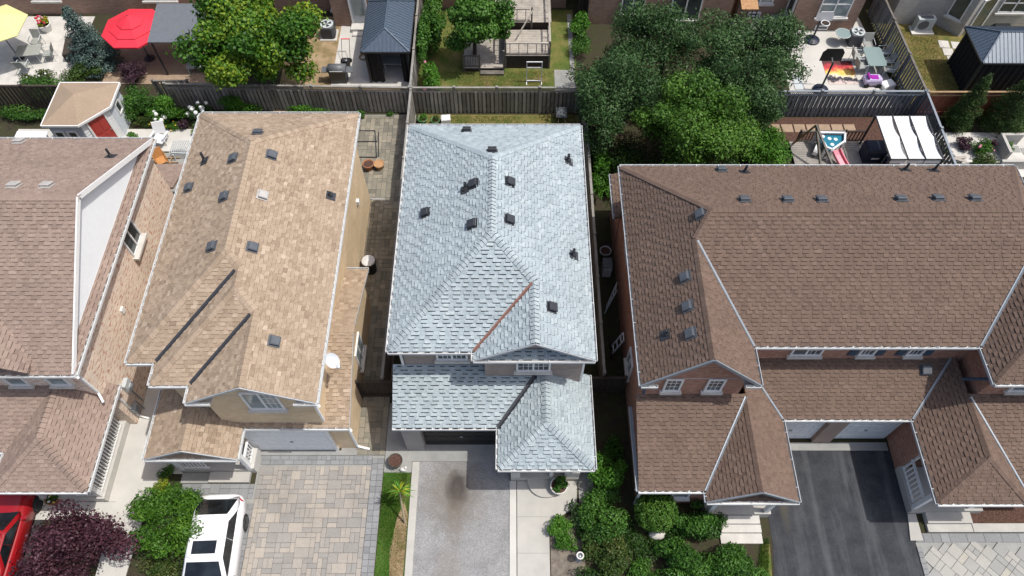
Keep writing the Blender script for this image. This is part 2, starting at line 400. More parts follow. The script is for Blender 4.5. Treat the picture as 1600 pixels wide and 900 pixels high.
def copy_tree(o, loc, rz, label, parent=None):
    c = o.copy(); col.objects.link(c); c.location = loc; c.rotation_euler.z = rz
    if label: c['label'] = label
    for ch in o.children:
        d = ch.copy(); col.objects.link(d); d.parent = c
        for g in ch.children:
            e = g.copy(); col.objects.link(e); e.parent = d
    return c
def struct(name, mb, mat, label=None, smooth=False):
    o = mb.build(name, mat, None, smooth); o['kind'] = 'structure'
    if label: o['label'] = label
    return o
def jit(r, a): return r.uniform(-a, a)

# ---------------------------------------------------------------- roofs
class PL:
    """roof plane z = e + s*((x-x0)*dx+(y-y0)*dy), (dx,dy) pointing up the slope"""
    def __init__(s, x0, y0, dx, dy, sl, e): s.x0, s.y0, s.dx, s.dy, s.s, s.e = x0, y0, dx, dy, sl, e
    def z(s, x, y): return s.e + s.s * ((x - s.x0) * s.dx + (y - s.y0) * s.dy)
    def p(s, x, y, o=0.):
        n = s.n(); return (x + n.x * o, y + n.y * o, s.z(x, y) + n.z * o)
    def n(s): return Vector((-s.s * s.dx, -s.s * s.dy, 1)).normalized()
def clip(poly, nx, ny, c):
    """keep the side nx*x+ny*y <= c"""
    out = []
    for i in range(len(poly)):
        a, b_ = poly[i], poly[(i + 1) % len(poly)]
        da = nx * a[0] + ny * a[1] - c; db = nx * b_[0] + ny * b_[1] - c
        if da <= 0: out.append(a)
        if (da < 0 < db) or (db < 0 < da):
            t = da / (da - db); out.append((a[0] + (b_[0] - a[0]) * t, a[1] + (b_[1] - a[1]) * t))
    return out
def area(p): return abs(sum(p[i][0] * p[(i + 1) % len(p)][1] - p[(i + 1) % len(p)][0] * p[i][1] for i in range(len(p)))) / 2
CAM = Vector((0, 0, 29))
def roof(house, faces, mat, seed, expo=.143, wmin=.13, wmax=.36, nind=300, thick=(.010, .040), shadow_kick=.042, tsig=.10):
    """deck + laid shingles: the nearest ones are pieces of their own, the rest one part"""
    rng = random.Random(seed)
    deck = MB()
    for pl, poly in faces:
        top = [pl.p(x, y, -.004) for x, y in poly]; deck.face(top)
        deck.face([(a, b_, c - .10) for a, b_, c in reversed(top)])
        for i in range(len(top)):
            a, b_ = top[i], top[(i + 1) % len(top)]
            deck.face([(a[0], a[1], a[2] - .10), (b_[0], b_[1], b_[2] - .10), b_, a])
    rf = deck.build('roof', mat, house)
    items = []
    for pl, poly in faces:
        k = math.sqrt(1 + pl.s ** 2); g = (pl.dx, pl.dy); h = (-pl.dy, pl.dx); n = pl.n()
        q = [(x * h[0] + y * h[1], (x * g[0] + y * g[1]) * k) for x, y in poly]
        amin = min(p[0] for p in q); amax = max(p[0] for p in q); bmin = min(p[1] for p in q); bmax = max(p[1] for p in q)
        i = 0
        while bmin + i * expo < bmax:
            b0 = bmin + i * expo; b1 = b0 + expo; i += 1
            strip = clip(clip(q, 0, -1, -b0), 0, 1, b1)
            if len(strip) < 3: continue
            s0 = min(p[0] for p in strip); s1 = max(p[0] for p in strip)
            a = amin - rng.uniform(0, .4); up = rng.random() < .5
            while a < s1:
                w = rng.uniform(wmin, wmax) * (1. if up else .8); a1 = a + w
                if a1 > s0:
                    pc = clip(clip(strip, -1, 0, -a), 1, 0, a1)
                    if len(pc) >= 3 and area(pc) > .0008:
                        hb = thick[1] * rng.uniform(.85, 1.1) if up else thick[0]
                        tint = max(.12, min(1., rng.gauss(.55 if up else .47, tsig)))
                        top = []; base = []; low = []
                        for pa, pb in pc:
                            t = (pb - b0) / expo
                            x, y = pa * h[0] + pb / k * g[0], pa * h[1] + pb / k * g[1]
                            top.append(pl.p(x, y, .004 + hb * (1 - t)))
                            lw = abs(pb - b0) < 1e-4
                            if lw and up: x -= g[0] * shadow_kick / k; y -= g[1] * shadow_kick / k  # butt foot pushed down-slope so its painted shadow line shows from above
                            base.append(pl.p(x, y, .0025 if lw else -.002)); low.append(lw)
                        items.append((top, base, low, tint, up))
                a = a1; up = not up
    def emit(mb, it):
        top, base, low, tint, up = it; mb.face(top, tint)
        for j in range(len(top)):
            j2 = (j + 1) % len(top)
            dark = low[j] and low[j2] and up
            mb.face([base[j], base[j2], top[j2], top[j]], 0.0 if dark else tint)  # darkest tint paints a shadow line on the butts of thick tabs
    def size(it):
        c = Vector(it[0][0]); return (CAM - c).length + (0 if area([(p[0], p[1]) for p in it[0]]) > .012 else 100)
    order = sorted(items, key=size)
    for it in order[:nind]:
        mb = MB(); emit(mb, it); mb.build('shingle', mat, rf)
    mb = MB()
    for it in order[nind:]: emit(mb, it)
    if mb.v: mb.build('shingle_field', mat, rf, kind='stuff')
    return rf
def caps(rf, lines, mat, w=.15, step=.16, seed=1, edge=0., lift=1.):
    """bent cap shingles laid along hips and ridges; lines: (p_low, p_high, side slope fall, tint)"""
    rng = random.Random(seed)
    for p0, p1, fall in lines:
        p0 = Vector(p0); p1 = Vector(p1); d = p1 - p0; L = d.length; d.normalize()
        s = d.cross(Vector((0, 0, 1))).normalized()
        meshes = []
        for v in range(3):
            mb = MB(); ln = step * 1.25; t = rng.uniform(.30, .75)
            lo = Vector((0, 0, .03 + .025 * lift)); hi = d * ln + Vector((0, 0, .026))
            A = s * w - Vector((0, 0, fall * w)); B = -s * w - Vector((0, 0, fall * w)); dz = Vector((0, 0, .03))
            mb.face([lo + A, hi + A, hi, lo], t); mb.face([lo, hi, hi + B, lo + B], t)
            mb.face([lo + A, lo, lo - dz - d * .018 * lift, lo + A - dz - d * .018 * lift], edge); mb.face([lo, lo + B, lo + B - dz - d * .018 * lift, lo - dz - d * .018 * lift], edge)
            mb.face([lo + A, lo + A - dz, hi + A - dz * .5, hi + A], t); mb.face([lo + B, hi + B, hi + B - dz * .5, lo + B - dz], t)
            meshes.append(mb.mesh('ridge_cap'))
        n = max(1, int(L / step))
        for i in range(n):
            o = link('ridge_cap', meshes[rng.randrange(3)], mat, rf); o.location = p0 + d * (L * i / n)
def valley(house, p0, p1, pa, pb, mat, w=.09):
    """metal valley strip between two roof planes"""
    p0 = Vector(p0); p1 = Vector(p1); d = (p1 - p0).normalized(); mb = MB()
    for pl in (pa, pb):
        n = pl.n(); s = n.cross(d).normalized()
        g = Vector((pl.dx, pl.dy, pl.s)).normalized()
        if s.dot(g) < 0: s = -s
        o = n * .048
        mb.face([p0 + o, p1 + o, p1 + o + s * w, p0 + o + s * w])
        mb.face([p0 + o + s * w, p1 + o + s * w, p1 + s * w, p0 + s * w])
    return mb.build('valley_flashing', mat, house)
def gutter(house, p0, p1, out, mat='gutter_white', soffit=.40, w=.095, fasc=True):
    """open gutter on a fascia board along an eave from p0 to p1; out = outward xy direction"""
    p0 = Vector(p0); p1 = Vector(p1); o = Vector((out[0], out[1], 0)); d = (p1 - p0); L = d.length; d.normalize()
    mb = MB(); z = Vector((0, 0, 1))
    def slab(a, b_, zt, zb, e=0.):
        q0 = p0 - d * e; q1 = p1 + d * e
        mb.loft([[q + o * a + z * zb, q + o * b_ + z * zb, q + o * b_ + z * zt, q + o * a + z * zt] for q in (q0, q1)])
    slab(.0, w, -.085, -.10); slab(w - .02, w, .018, -.085); slab(-.012, .006, .0, -.085)
    for q, e in ((p0, -1), (p1, 1)):
        mb.loft([[r + z * -.1, r + o * w + z * -.1, r + o * w + z * .012, r + z * .012] for r in (q, q + d * e * .012)])
    n = max(1, int(L / .9))
    for i in range(n):
        c = p0 + d * (L * (i + .5) / n); mb.bar(c + z * .012 - o * .03, c + o * w + z * .016, .022, .012)
    g = mb.build('gutter', mat, house)
    if fasc:
        mb = MB(); 
        q0, q1 = p0, p1
        mb.loft([[q - o * .035 + z * -.22, q - o * .014 + z * -.22, q - o * .014 + z * -.02, q - o * .035 + z * -.02] for q in (q0, q1)])
        mb.build('fascia', 'white_trim' if mat != 'gutter_grey' else 'gutter_grey', house)
    return g
def rake(house, p0, p1, mat='white_trim', w=.05, h=.17, up=.03):
    mb = MB(); z = Vector((0, 0, up - h / 2)); mb.bar(Vector(p0) + z, Vector(p1) + z, w, h)
    return mb.build('rake_board', mat, house)
def soffit(house, poly, z, mat='soffit'):
    mb = MB(); mb.prism(poly, z - .015, z); return mb.build('soffit', mat, house)
def vent(house, pl, x, y, mat='vent_black', s=.34):
    """low box vent lying on the slope"""
    n = pl.n(); g = Vector((pl.dx, pl.dy, pl.s)).normalized(); h = g.cross(n); c = Vector(pl.p(x, y, .03)); mb = MB()
    def ring(a, u, v0, v1): return [c + h * a0 + g * b_ + n * u for a0, b_ in ((-a, v0), (a, v0), (a, v1), (-a, v1))]
    mb.loft([ring(s * .62, .0, -s * .62, s * .62), ring(s * .62, .012, -s * .62, s * .62)])
    mb.loft([ring(s * .42, .012, -s * .40, s * .40), ring(s * .42, .085, -s * .40, s * .40)])
    mb.loft([ring(s * .5, .085, -s * .54, s * .46), ring(s * .5, .115, -s * .54, s * .46), ring(s * .42, .14, -s * .44, s * .36)])
    return mb.build('roof_vent', mat, house)
def pipe(house, pl, x, y, r=.05, h=.42, mat='vent_black'):
    c = Vector(pl.p(x, y, 0)); mb = MB()
    n = pl.n(); g = Vector((pl.dx, pl.dy, pl.s)).normalized(); hh = g.cross(n)
    mb.loft([[c + hh * a * q + g * b_ * q + n * u for a, b_ in ((-1, -1), (1, -1), (1, 1), (-1, 1))] for q, u in ((.19, .03), (.19, .042))])
    mb.lathe(c, [(r * 2.1, .02), (r * 1.25, .16), (r, .17), (r, h), (r * .7, h), (r * .7, h - .05)], 10)
    return mb.build('vent_pipe', mat, house)
# ---------------------------------------------------------------- windows, doors
def wf(org, ang):
    """wall frame: (a along the wall, b outward, z); ang = direction of the outward normal"""
    n = Vector((math.cos(ang), math.sin(ang), 0)); t = Vector((-n.y, n.x, 0)); o = Vector((org[0], org[1], 0))
    return lambda a, b_, z: o + t * a + n * b_ + Vector((0, 0, z))
def fbox(mb, W, a0, a1, b0, b1, z0, z1, tint=.5):
    mb.loft([[W(a0, b0, z), W(a1, b0, z), W(a1, b1, z), W(a0, b1, z)] for z in (z0, z1)], tint)
def window(house, org, ang, w, z0, h, cols=2, rows=1, glass='glass', sill='stone_pale', frame='white_trim', fw=.07, grid=None, sd=.16):
    W = wf(org, ang); mb = MB(); z1 = z0 + h
    fbox(mb, W, -w / 2, -w / 2 + fw, .005, .075, z0, z1); fbox(mb, W, w / 2 - fw, w / 2, .005, .075, z0, z1)
    fbox(mb, W, -w / 2 + fw, w / 2 - fw, .005, .075, z0, z0 + fw); fbox(mb, W, -w / 2 + fw, w / 2 - fw, .005, .075, z1 - fw, z1)
    iw = w - 2 * fw
    for c in range(1, cols):
        a = -iw / 2 + iw * c / cols; fbox(mb, W, a - .035, a + .035, .005, .068, z0 + fw, z1 - fw)
    for r_ in range(1, rows):
        z = z0 + fw + (h - 2 * fw) * r_ / rows; fbox(mb, W, -iw / 2, iw / 2, .005, .066, z - .03, z + .03)
    o = mb.build('window', frame, house)
    for c in range(cols):
        for r_ in range(rows):
            mb = MB(); a0 = -iw / 2 + iw * c / cols; zz = z0 + fw + (h - 2 * fw) * r_ / rows
            fbox(mb, W, a0 + .005, a0 + iw / cols - .005, .006, .028, zz, zz + (h - 2 * fw) / rows); mb.build('pane', glass, o)
            if grid and (grid == 'all' or c in grid):
                mb = MB(); cw = iw / cols; ch = (h - 2 * fw) / rows
                for q in (1, 2): fbox(mb, W, a0 + cw * q / 3 - .01, a0 + cw * q / 3 + .01, .029, .038, zz, zz + ch)
                for q in (1, 2): fbox(mb, W, a0 + .04, a0 + cw - .04, .030, .037, zz + ch * q / 3 - .01, zz + ch * q / 3 + .01)
                mb.build('muntin', frame, o)
    if sill:
        mb = MB(); fbox(mb, W, -w / 2 - .08, w / 2 + .08, .003, sd, z0 - .11, z0 - .002); mb.build('sill', sill, o)
    return o
def door(house, org, ang, w, h, mat, z0=0., frame='white_trim', panels=True, glass=None, hang=1):
    W = wf(org, ang); mb = MB()
    fbox(mb, W, -w / 2, w / 2, .004, .05, z0, z0 + h)
    if panels:
        for a0, a1, q0, q1 in ((-.38, -.06, .08, .42), (.06, .38, .08, .42), (-.38, -.06, .50, .92), (.06, .38, .50, .92)):
            fbox(mb, W, a0 * w, a1 * w, .05, .065, z0 + q0 * h, z0 + q1 * h)
    o = mb.build('door', mat, house)
    mb = MB(); f = .09
    fbox(mb, W, -w / 2 - f, -w / 2, .003, .08, z0, z0 + h + f); fbox(mb, W, w / 2, w / 2 + f, .003, .08, z0, z0 + h + f); fbox(mb, W, -w / 2, w / 2, .003, .08, z0 + h, z0 + h + f)
    mb.build('door_frame', frame, o)
    if glass:
        mb = MB(); fbox(mb, W, -w * .36, w * .36, .051, .07, z0 + .25 * h, z0 + .92 * h); mb.build('pane', glass, o)
    mb = MB(); c = W(hang * w * .42, .09, z0 + h * .46); mb.ico(c, .035); mb.bar(W(hang * w * .42, .04, z0 + h * .46), c, .02); mb.build('handle', 'metal_grey', o)
    return o
def garage_door(house, org, ang, w, h, mat, z0=.02):
    W = wf(org, ang); o = None
    base = MB(); fbox(base, W, -w / 2, w / 2, -.02, .02, z0, z0 + h); o = base.build('garage_door', mat, house)
    for i in range(4):
        mb = MB(); fbox(mb, W, -w / 2 + .01, w / 2 - .01, .02, .045, z0 + h * i / 4 + .008, z0 + h * (i + 1) / 4 - .008)
        k = 6
        for c in range(k):
            a0 = -w / 2 + w * (c + .12) / k; a1 = -w / 2 + w * (c + .88) / k
            fbox(mb, W, a0, a1, .045, .058, z0 + h * (i + .2) / 4, z0 + h * (i + .8) / 4)
        mb.build('door_panel', mat, o)
    mb = MB(); fbox(mb, W, -.06, .06, .058, .085, z0 + h * .45, z0 + h * .48); mb.build('handle', 'metal_grey', o)
    return o
def downspout(house, pts, mat='white_trim', r=.04):
    mb = MB()
    for a, b_ in zip(pts[:-1], pts[1:]): mb.bar(a, b_, r * 2, r * 2)
    return mb.build('downspout', mat, house)
def railing(parent, p0, p1, z0, h=.95, step=.13, mat='white_trim', post=True):
    """rails with one baluster piece each"""
    p0 = Vector((p0[0], p0[1], 0)); p1 = Vector((p1[0], p1[1], 0)); d = p1 - p0; L = d.length; z = Vector((0, 0, 1)); mb = MB()
    mb.bar(p0 + z * (z0 + h), p1 + z * (z0 + h), .09, .06)
    o = mb.build('railing', mat, parent); MB().bar(p0 + z * (z0 + .1), p1 + z * (z0 + .1), .06, .05).build('bottom_rail', mat, o)
    bm = MB().box(-.02, -.02, z0 + .12, .02, .02, z0 + h - .02).mesh('baluster')
    n = max(2, int(L / step))
    for i in range(n):
        q = link('baluster', bm, mat, o); q.location = p0 + d * ((i + .5) / n)
    return o
# ---------------------------------------------------------------- plants
def leaves_mesh(name, blobs, n, size, seed, up=.35, narrow=.5, spread=.3, core=.35):
    """n small leaf faces spread through the volume of overlapping lumps (c, r3, tint)"""
    g = np.random.default_rng(seed); nb = len(blobs)
    C = np.array([b_[0] for b_ in blobs], float); Rr = np.array([b_[1] for b_ in blobs], float); T = np.array([b_[2] for b_ in blobs], float)
    wgt = (Rr[:, 0] * Rr[:, 1] + Rr[:, 1] * Rr[:, 2] + Rr[:, 0] * Rr[:, 2]); idx = g.choice(nb, n, p=wgt / wgt.sum())
    d = g.normal(size=(n, 3)); d /= np.linalg.norm(d, axis=1)[:, None]
    rf = g.random(n) ** core
    stick = g.random(n) < .12; rf = np.where(stick, rf * g.uniform(1.0, 1 + spread, n), rf)
    pos = C[idx] + d * rf[:, None] * Rr[idx]
    pos[:, 2] = np.maximum(pos[:, 2], .03)
    nrm = d * .7 + g.normal(size=(n, 3)) * .6; nrm[:, 2] += up; nrm /= np.linalg.norm(nrm, axis=1)[:, None]
    a = g.normal(size=(n, 3)); a -= nrm * (a * nrm).sum(1)[:, None]; a /= np.linalg.norm(a, axis=1)[:, None]
    b_ = np.cross(nrm, a); L = size * g.uniform(.6, 1.35, n)
    l = (a * L[:, None]) * .5; w = (b_ * L[:, None]) * .5 * narrow
    droop = nrm * (L * .12)[:, None]
    v = np.empty((n, 4, 3)); v[:, 0] = pos - l; v[:, 1] = pos + w + droop - l * .1; v[:, 2] = pos + l; v[:, 3] = pos - w + droop - l * .1
    tint = np.clip(T[idx] + g.normal(0, .17, n), 0, 1)
    me = bpy.data.meshes.new(name); me.vertices.add(n * 4); me.loops.add(n * 4); me.polygons.add(n)
    me.vertices.foreach_set('co', v.reshape(-1)); me.loops.foreach_set('vertex_index', np.arange(n * 4, dtype=np.int32))
    me.polygons.foreach_set('loop_start', np.arange(0, n * 4, 4, dtype=np.int32)); me.polygons.foreach_set('loop_total', np.full(n, 4, dtype=np.int32))
    me.update(calc_edges=True)
    at = me.attributes.new('tint', 'FLOAT', 'FACE'); at.data.foreach_set('value', tint.astype(np.float32))
    return me
def lumps(c, r, nb, seed, k=.42, base=.45, var=.22, fill=True):
    """uneven crown: lumps pushed out to the surface of an ellipsoid, plus inner ones"""
    rg = random.Random(seed); out = []
    for i in range(nb):
        th = rg.uniform(0, 2 * math.pi); ph = math.acos(rg.uniform(-.75, 1)); q = rg.uniform(.45, .95)
        kk = k * rg.uniform(.6, 1.25)
        p = (c[0] + r[0] * q * math.sin(ph) * math.cos(th), c[1] + r[1] * q * math.sin(ph) * math.sin(th), c[2] + r[2] * q * math.cos(ph))
        out.append((p, (r[0] * kk, r[1] * kk, r[2] * kk * .8), base + rg.uniform(-var, var)))
    if fill: out.append((c, (r[0] * .6, r[1] * .6, r[2] * .6), base - .1))
    return out
def tree(name, label, cat, base, c, r, mat, n, size, seed, nb=26, k=.36, trunk=.16, group=None, bark='bark', var=.22, narrow=.5, base_t=.45, up=.35, spread=.35):
    t = thing(name, label, cat, (base[0], base[1], 0), group)
    bl = lumps(c, r, nb, seed, k, base_t, var)
    mb = MB(); rg = random.Random(seed + 5)
    fork = Vector((base[0] + (c[0] - base[0]) * .4, base[1] + (c[1] - base[1]) * .4, c[2] - r[2] * .55))
    fork.z = max(fork.z, .3)
    mid = (Vector((base[0], base[1], 0)) + fork) / 2 + Vector((jit(rg, .08), jit(rg, .08), 0))
    mb.tube([(base[0], base[1], -.05), (base[0], base[1], .12), mid, fork, Vector(c) + Vector((0, 0, r[2] * .2))], [trunk * 1.35, trunk, trunk * .85, trunk * .7, trunk * .25], 8)
    for b_ in bl[:min(14, nb)]:
        e = Vector(b_[0]); s = fork.lerp(Vector(c), rg.uniform(0, .6)); m_ = s.lerp(e, .5) + Vector((0, 0, .1 * r[2]))
        mb.tube([s, m_, e], [trunk * .38, trunk * .25, trunk * .08], 5)
    mb.build('trunk', bark, t, True)
    link('crown', leaves_mesh('crown', bl, n, size, seed, up, narrow, spread), mat, t)
    return t
def shrub(name, label, base, r, h, mat, n, size, seed, nb=12, k=.45, cat='shrub', group=None, narrow=.5, flowers=None, base_t=.45, var=.22, up=.4, spread=.3):
    """low bush: foliage from the ground up on short stems"""
    t = thing(name, label, cat, (base[0], base[1], 0), group)
    c = (base[0], base[1], h * .52); rr = (r[0], r[1], h * .5) if isinstance(r, tuple) else (r, r, h * .5)
    bl = lumps(c, rr, nb, seed, k, base_t, var)
    link('foliage', leaves_mesh('foliage', bl, n, size, seed, up, narrow, spread), mat, t)
    rg = random.Random(seed); mb = MB()
    for b_ in bl[:8]: mb.tube([(base[0] + jit(rg, .08), base[1] + jit(rg, .08), -.02), (Vector(b_[0]) + Vector((base[0], base[1], 0))) * .5, b_[0]], [.03, .022, .008], 5)
    mb.build('stem', 'bark', t)
    if flowers:
        fm, cnt, fr = flowers
        for i in range(cnt):
            b_ = bl[rg.randrange(len(bl) - 1)]; d = Vector((jit(rg, 1), jit(rg, 1), rg.uniform(.3, 1))).normalized()
            p = Vector(b_[0]) + Vector((d.x * b_[1][0], d.y * b_[1][1], d.z * b_[1][2])) * 1.05
            mb = MB().ico(p, fr * rg.uniform(.7, 1.2), 7, 5); mb.build('flower', fm, t)
    return t
def grass(name, poly, n, mat, seed, h=.07, z=.012, label='short grass blades of the lawn'):
    """blades of grass over a polygon: one mass nobody could count"""
    g = np.random.default_rng(seed); P_ = np.array(poly); lo = P_.min(0); hi = P_.max(0)
    pts = g.uniform(lo, hi, (n, 2)); ins = np.zeros(n, bool); j = len(P_) - 1
    for i in range(len(P_)):
        c = ((P_[i, 1] > pts[:, 1]) != (P_[j, 1] > pts[:, 1])) & (pts[:, 0] < (P_[j, 0] - P_[i, 0]) * (pts[:, 1] - P_[i, 1]) / (P_[j, 1] - P_[i, 1] + 1e-9) + P_[i, 0]); ins ^= c; j = i
    # thin out in worn patches
    pts = pts[ins]; k = np.sin(pts[:, 0] * 2.1 + seed) + np.sin(pts[:, 1] * 1.7 + pts[:, 0]) + g.normal(0, .9, len(pts)); pts = pts[k > -1.1]; n = len(pts)
    a = g.uniform(0, 2 * math.pi, n); hh = h * g.uniform(.5, 1.4, n); ln = g.uniform(-.6, .6, (n, 2)) * hh[:, None]; w = .008
    v = np.zeros((n, 3, 3)); v[:, 0, :2] = pts + np.stack([np.cos(a), np.sin(a)], 1) * w; v[:, 1, :2] = pts - np.stack([np.cos(a), np.sin(a)], 1) * w; v[:, 2, :2] = pts + ln
    v[:, 0, 2] = z; v[:, 1, 2] = z; v[:, 2, 2] = z + hh
    me = bpy.data.meshes.new(name); me.vertices.add(n * 3); me.loops.add(n * 3); me.polygons.add(n)
    me.vertices.foreach_set('co', v.reshape(-1)); me.loops.foreach_set('vertex_index', np.arange(n * 3, dtype=np.int32))
    me.polygons.foreach_set('loop_start', np.arange(0, n * 3, 3, dtype=np.int32)); me.polygons.foreach_set('loop_total', np.full(n, 3, dtype=np.int32))
    me.update(calc_edges=True)
    at = me.attributes.new('tint', 'FLOAT', 'FACE'); at.data.foreach_set('value', g.random(n).astype(np.float32))
    o = link(name, me, mat); o['kind'] = 'stuff'; o['label'] = label; o['category'] = 'grass'
    return o
def fence(p0, p1, h, label, mat='wood_fence', bw=.135, gap=-.03, lattice=0., both=True, group='board fences between the yards', post=2.4, z0=.04, name='board_fence', cap=None):
    cap = cap or ('rail_grey' if mat == 'wood_fence' else None)
    """posts, rails and single boards, boards set alternately on both faces"""
    a = Vector((p0[0], p0[1], 0)); b_ = Vector((p1[0], p1[1], 0)); d = b_ - a; L = d.length; d.normalize(); s = Vector((-d.y, d.x, 0))
    t = thing(name, label, 'fence', ((a.x + b_.x) / 2, (a.y + b_.y) / 2, 0), group); rz = math.atan2(d.y, d.x)
    hb = h - lattice; rg = random.Random(int(abs(p0[0]) * 100 + abs(p0[1]) * 10))
    vs = []
    for q in range(7):
        k = rg.uniform(-.015, .01); vs.append(MB().cbox((0, 0, (hb + k + z0) / 2), (bw, .018, hb + k - z0), 0, rg.random()).mesh('board'))
    n = int(L / (bw + gap))
    for i in range(n):
        side = (1 if i % 2 == 0 else -1) if both else 1
        c = a + d * (L * (i + .5) / n) + s * (.045 * side)
        o = link('board', vs[rg.randrange(7)], mat, t); o.location = c; o.rotation_euler = (jit(rg, .006), 0, rz + jit(rg, .012))
    z = Vector((0, 0, 1)); m = max(1, round(L / post))
    pm = MB().box(-.05, -.05, 0, .05, .05, h + .04).cbox((0, 0, h + .055), (.13, .13, .03)).mesh('post')
    for i in range(m + 1):
        o = link('post', pm, cap or mat, t); o.location = a + d * (L * i / m); o.rotation_euler.z = rz
    for zz in (.3, hb - .06):
        MB().bar(a + z * zz, b_ + z * zz, .04, .085).build('rail', mat, t)
    MB().bar(a + z * (h - .01), b_ + z * (h - .01), .11, .035).build('top_rail', cap or mat, t)
    if lattice:
        mb = MB(); st = .11; nn = int(L / st)
        for i in range(nn):
            q0 = a + d * (i * st)
            for sg, off in ((1, .012), (-1, -.012)):
                u = q0 + d * (lattice * .9 * sg)
                if 0 < (u - a).dot(d) < L: mb.bar(q0 + z * (hb + .02) + s * off, u + z * (h - .03) + s * off, .006, .028)
        mb.build('lattice', mat, t, kind='stuff')
        MB().bar(a + z * hb, b_ + z * hb, .09, .03).build('lattice_rail', cap or mat, t)
    return t
# ================================================================ ground
g_ = MB(); g_.face([(-900, -400, 0), (900, -400, 0), (900, 1500, 0), (-900, 1500, 0)]); struct('ground', g_, 'soil')
struct('road', MB().box(-200, -13, -.2, 200, -5, .012), 'road_asphalt')
struct('pavement', MB().box(-200, -3.6, -.1, 200, -2.0, .06), 'concrete')

# ================================================================ house with pale grey roof (centre)
def house_grey():
    hs = thing('detached_house', 'brown brick house with new pale grey shingle roof in the centre', 'house', (-.7, 16, 0))
    xL, xR, yB, yF, yG, xm, s, e = -4.36, 2.90, 22.36, 11.64, 11.30, -1.34, .60, 5.6
    hw = (xR - xL) / 2; xr = (xL + xR) / 2; xg = (xm + xR) / 2; gh = (xR - xm) / 2
    L = PL(xL, 0, 1, 0, s, e); Rr = PL(xR, 0, -1, 0, s, e); F = PL(0, yF, 0, 1, s, e); B = PL(0, yB, 0, -1, s, e); G = PL(xm, 0, 1, 0, s, e)
    AP = PL(0, yG + .03, 0, 1, s, e)
    # lower roofs: garage and porch
    e2 = 2.75; ga, pp = .50, .62; yg = 9.9; px0, px1, py = -.5, 2.98, 8.33; pr = (px0 + px1) / 2; pz = (px1 - px0) / 2 * pp; ya = 9.70; pf = pz / (ya - py)
    GA = PL(0, yg, 0, 1, ga, e2); PLf = PL(px0, 0, 1, 0, pp, e2); PRt = PL(px1, 0, -1, 0, pp, e2); PF = PL(0, py, 0, 1, pf, e2)
    yw, yw2 = 12.0, 11.62
    xv = px0 + ga * (yw2 - yg) / pp
    faces = [(L, [(xL, yF), (xr, yF + hw), (xr, yB - hw), (xL, yB)]), (B, [(xL, yB), (xr, yB - hw), (xR, yB)]),
             (Rr, [(xR, yB), (xr, yB - hw), (xr, yF + hw), (xg, yF + gh), (xg, yG), (xR, yG)]),
             (F, [(xL, yF), (xm, yF), (xg, yF + gh), (xr, yF + hw)]), (G, [(xm, yG), (xg, yG), (xg, yF + gh), (xm, yF)]),
             (AP, [(xm + .05, yG + .03), (xR - .05, yG + .03), (xR - .42, yG + .34), (xm + .42, yG + .34)]),
             (GA, [(-4.45, yg), (px0, yg), (xv, yw2), (-1.0, yw2), (-1.0, yw), (-4.45, yw)]),
             (PLf, [(px0, py), (pr, ya), (pr, yw2), (xv, yw2), (px0, yg)]), (PRt, [(px1, py), (px1, yw2 + .4), (2.56, yw2 + .4), (2.56, yw2), (pr, yw2), (pr, ya)]),
             (PF, [(px0, py), (px1, py), (pr, ya)])]
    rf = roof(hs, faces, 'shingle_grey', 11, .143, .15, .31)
    P3 = lambda pl, x, y: pl.p(x, y)
    caps(rf, [(P3(L, xL + .05, yB - .05), P3(L, xr, yB - hw), .42), (P3(Rr, xR - .05, yB - .05), P3(Rr, xr, yB - hw), .42), (P3(L, xr, yF + hw), P3(L, xr, yB - hw), .6),
              (P3(L, xL + .05, yF + .05), P3(L, xr, yF + hw), .42), (P3(Rr, xg, yF + gh), P3(Rr, xr, yF + hw), .42), (P3(G, xg, yG + .02), P3(G, xg, yF + gh), .6),
              (P3(PF, px0 + .05, py + .05), P3(PF, pr, ya), .42), (P3(PF, px1 - .05, py + .05), P3(PF, pr, ya), .42), (P3(PLf, pr, ya), P3(PLf, pr, yw2 - .1), .6)], 'shingle_grey', seed=3)
    valley(hs, P3(F, xm, yF), P3(F, xg - .05, yF + gh - .05), F, G, 'copper_brown', .07)
    valley(hs, P3(GA, px0, yg), P3(GA, xv, yw2), GA, PLf, 'vent_black', .10)
    for p0, p1, o in (((xL, yF, e), (xL, yB, e), (-1, 0)), ((xR, yG, e), (xR, yB, e), (1, 0)), ((xL, yB, e), (xR, yB, e), (0, 1)), ((xL, yF, e), (xm, yF, e), (0, -1)), ((xm, yG, e), (xm, yF, e), (-1, 0)),
                      ((xm, yG, e), (xR, yG, e), (0, -1)), ((-4.45, yg, e2), (px0, yg, e2), (0, -1)), ((px0, py, e2), (px0, yg, e2), (-1, 0)), ((px0, py, e2), (px1, py, e2), (0, -1)), ((px1, py, e2), (px1, yw2 + .4, e2), (1, 0))):
        gutter(hs, p0, p1, o)
    rake(hs, (xm, yG - .02, e + .0), (xg, yG - .02, e + gh * s + .0), 'gutter_grey', .03, .09, .0); rake(hs, (xR, yG - .02, e + .0), (xg, yG - .02, e + gh * s + .0), 'gutter_grey', .03, .09, .0)
    rake(hs, (-4.45, yg, e2), (-4.45, yw, e2 + ga * (yw - yg)), 'gutter_grey', .03, .09, .0)
    soffit(hs, [(xL, yF), (xm, yF), (xm, yG), (xR, yG), (xR, yB), (xL, yB)], e - .2)
    soffit(hs, [(-4.45, yg), (px0, yg), (px0, py), (px1, py), (px1, 12.0), (-4.45, 12.0)], e2 - .2)
    w = MB(); w.walls([(-4.0, yw), (-1.0, yw), (-1.0, yw2), (2.55, yw2), (2.55, 22.0), (-4.0, 22.0)], 0, e - .21)
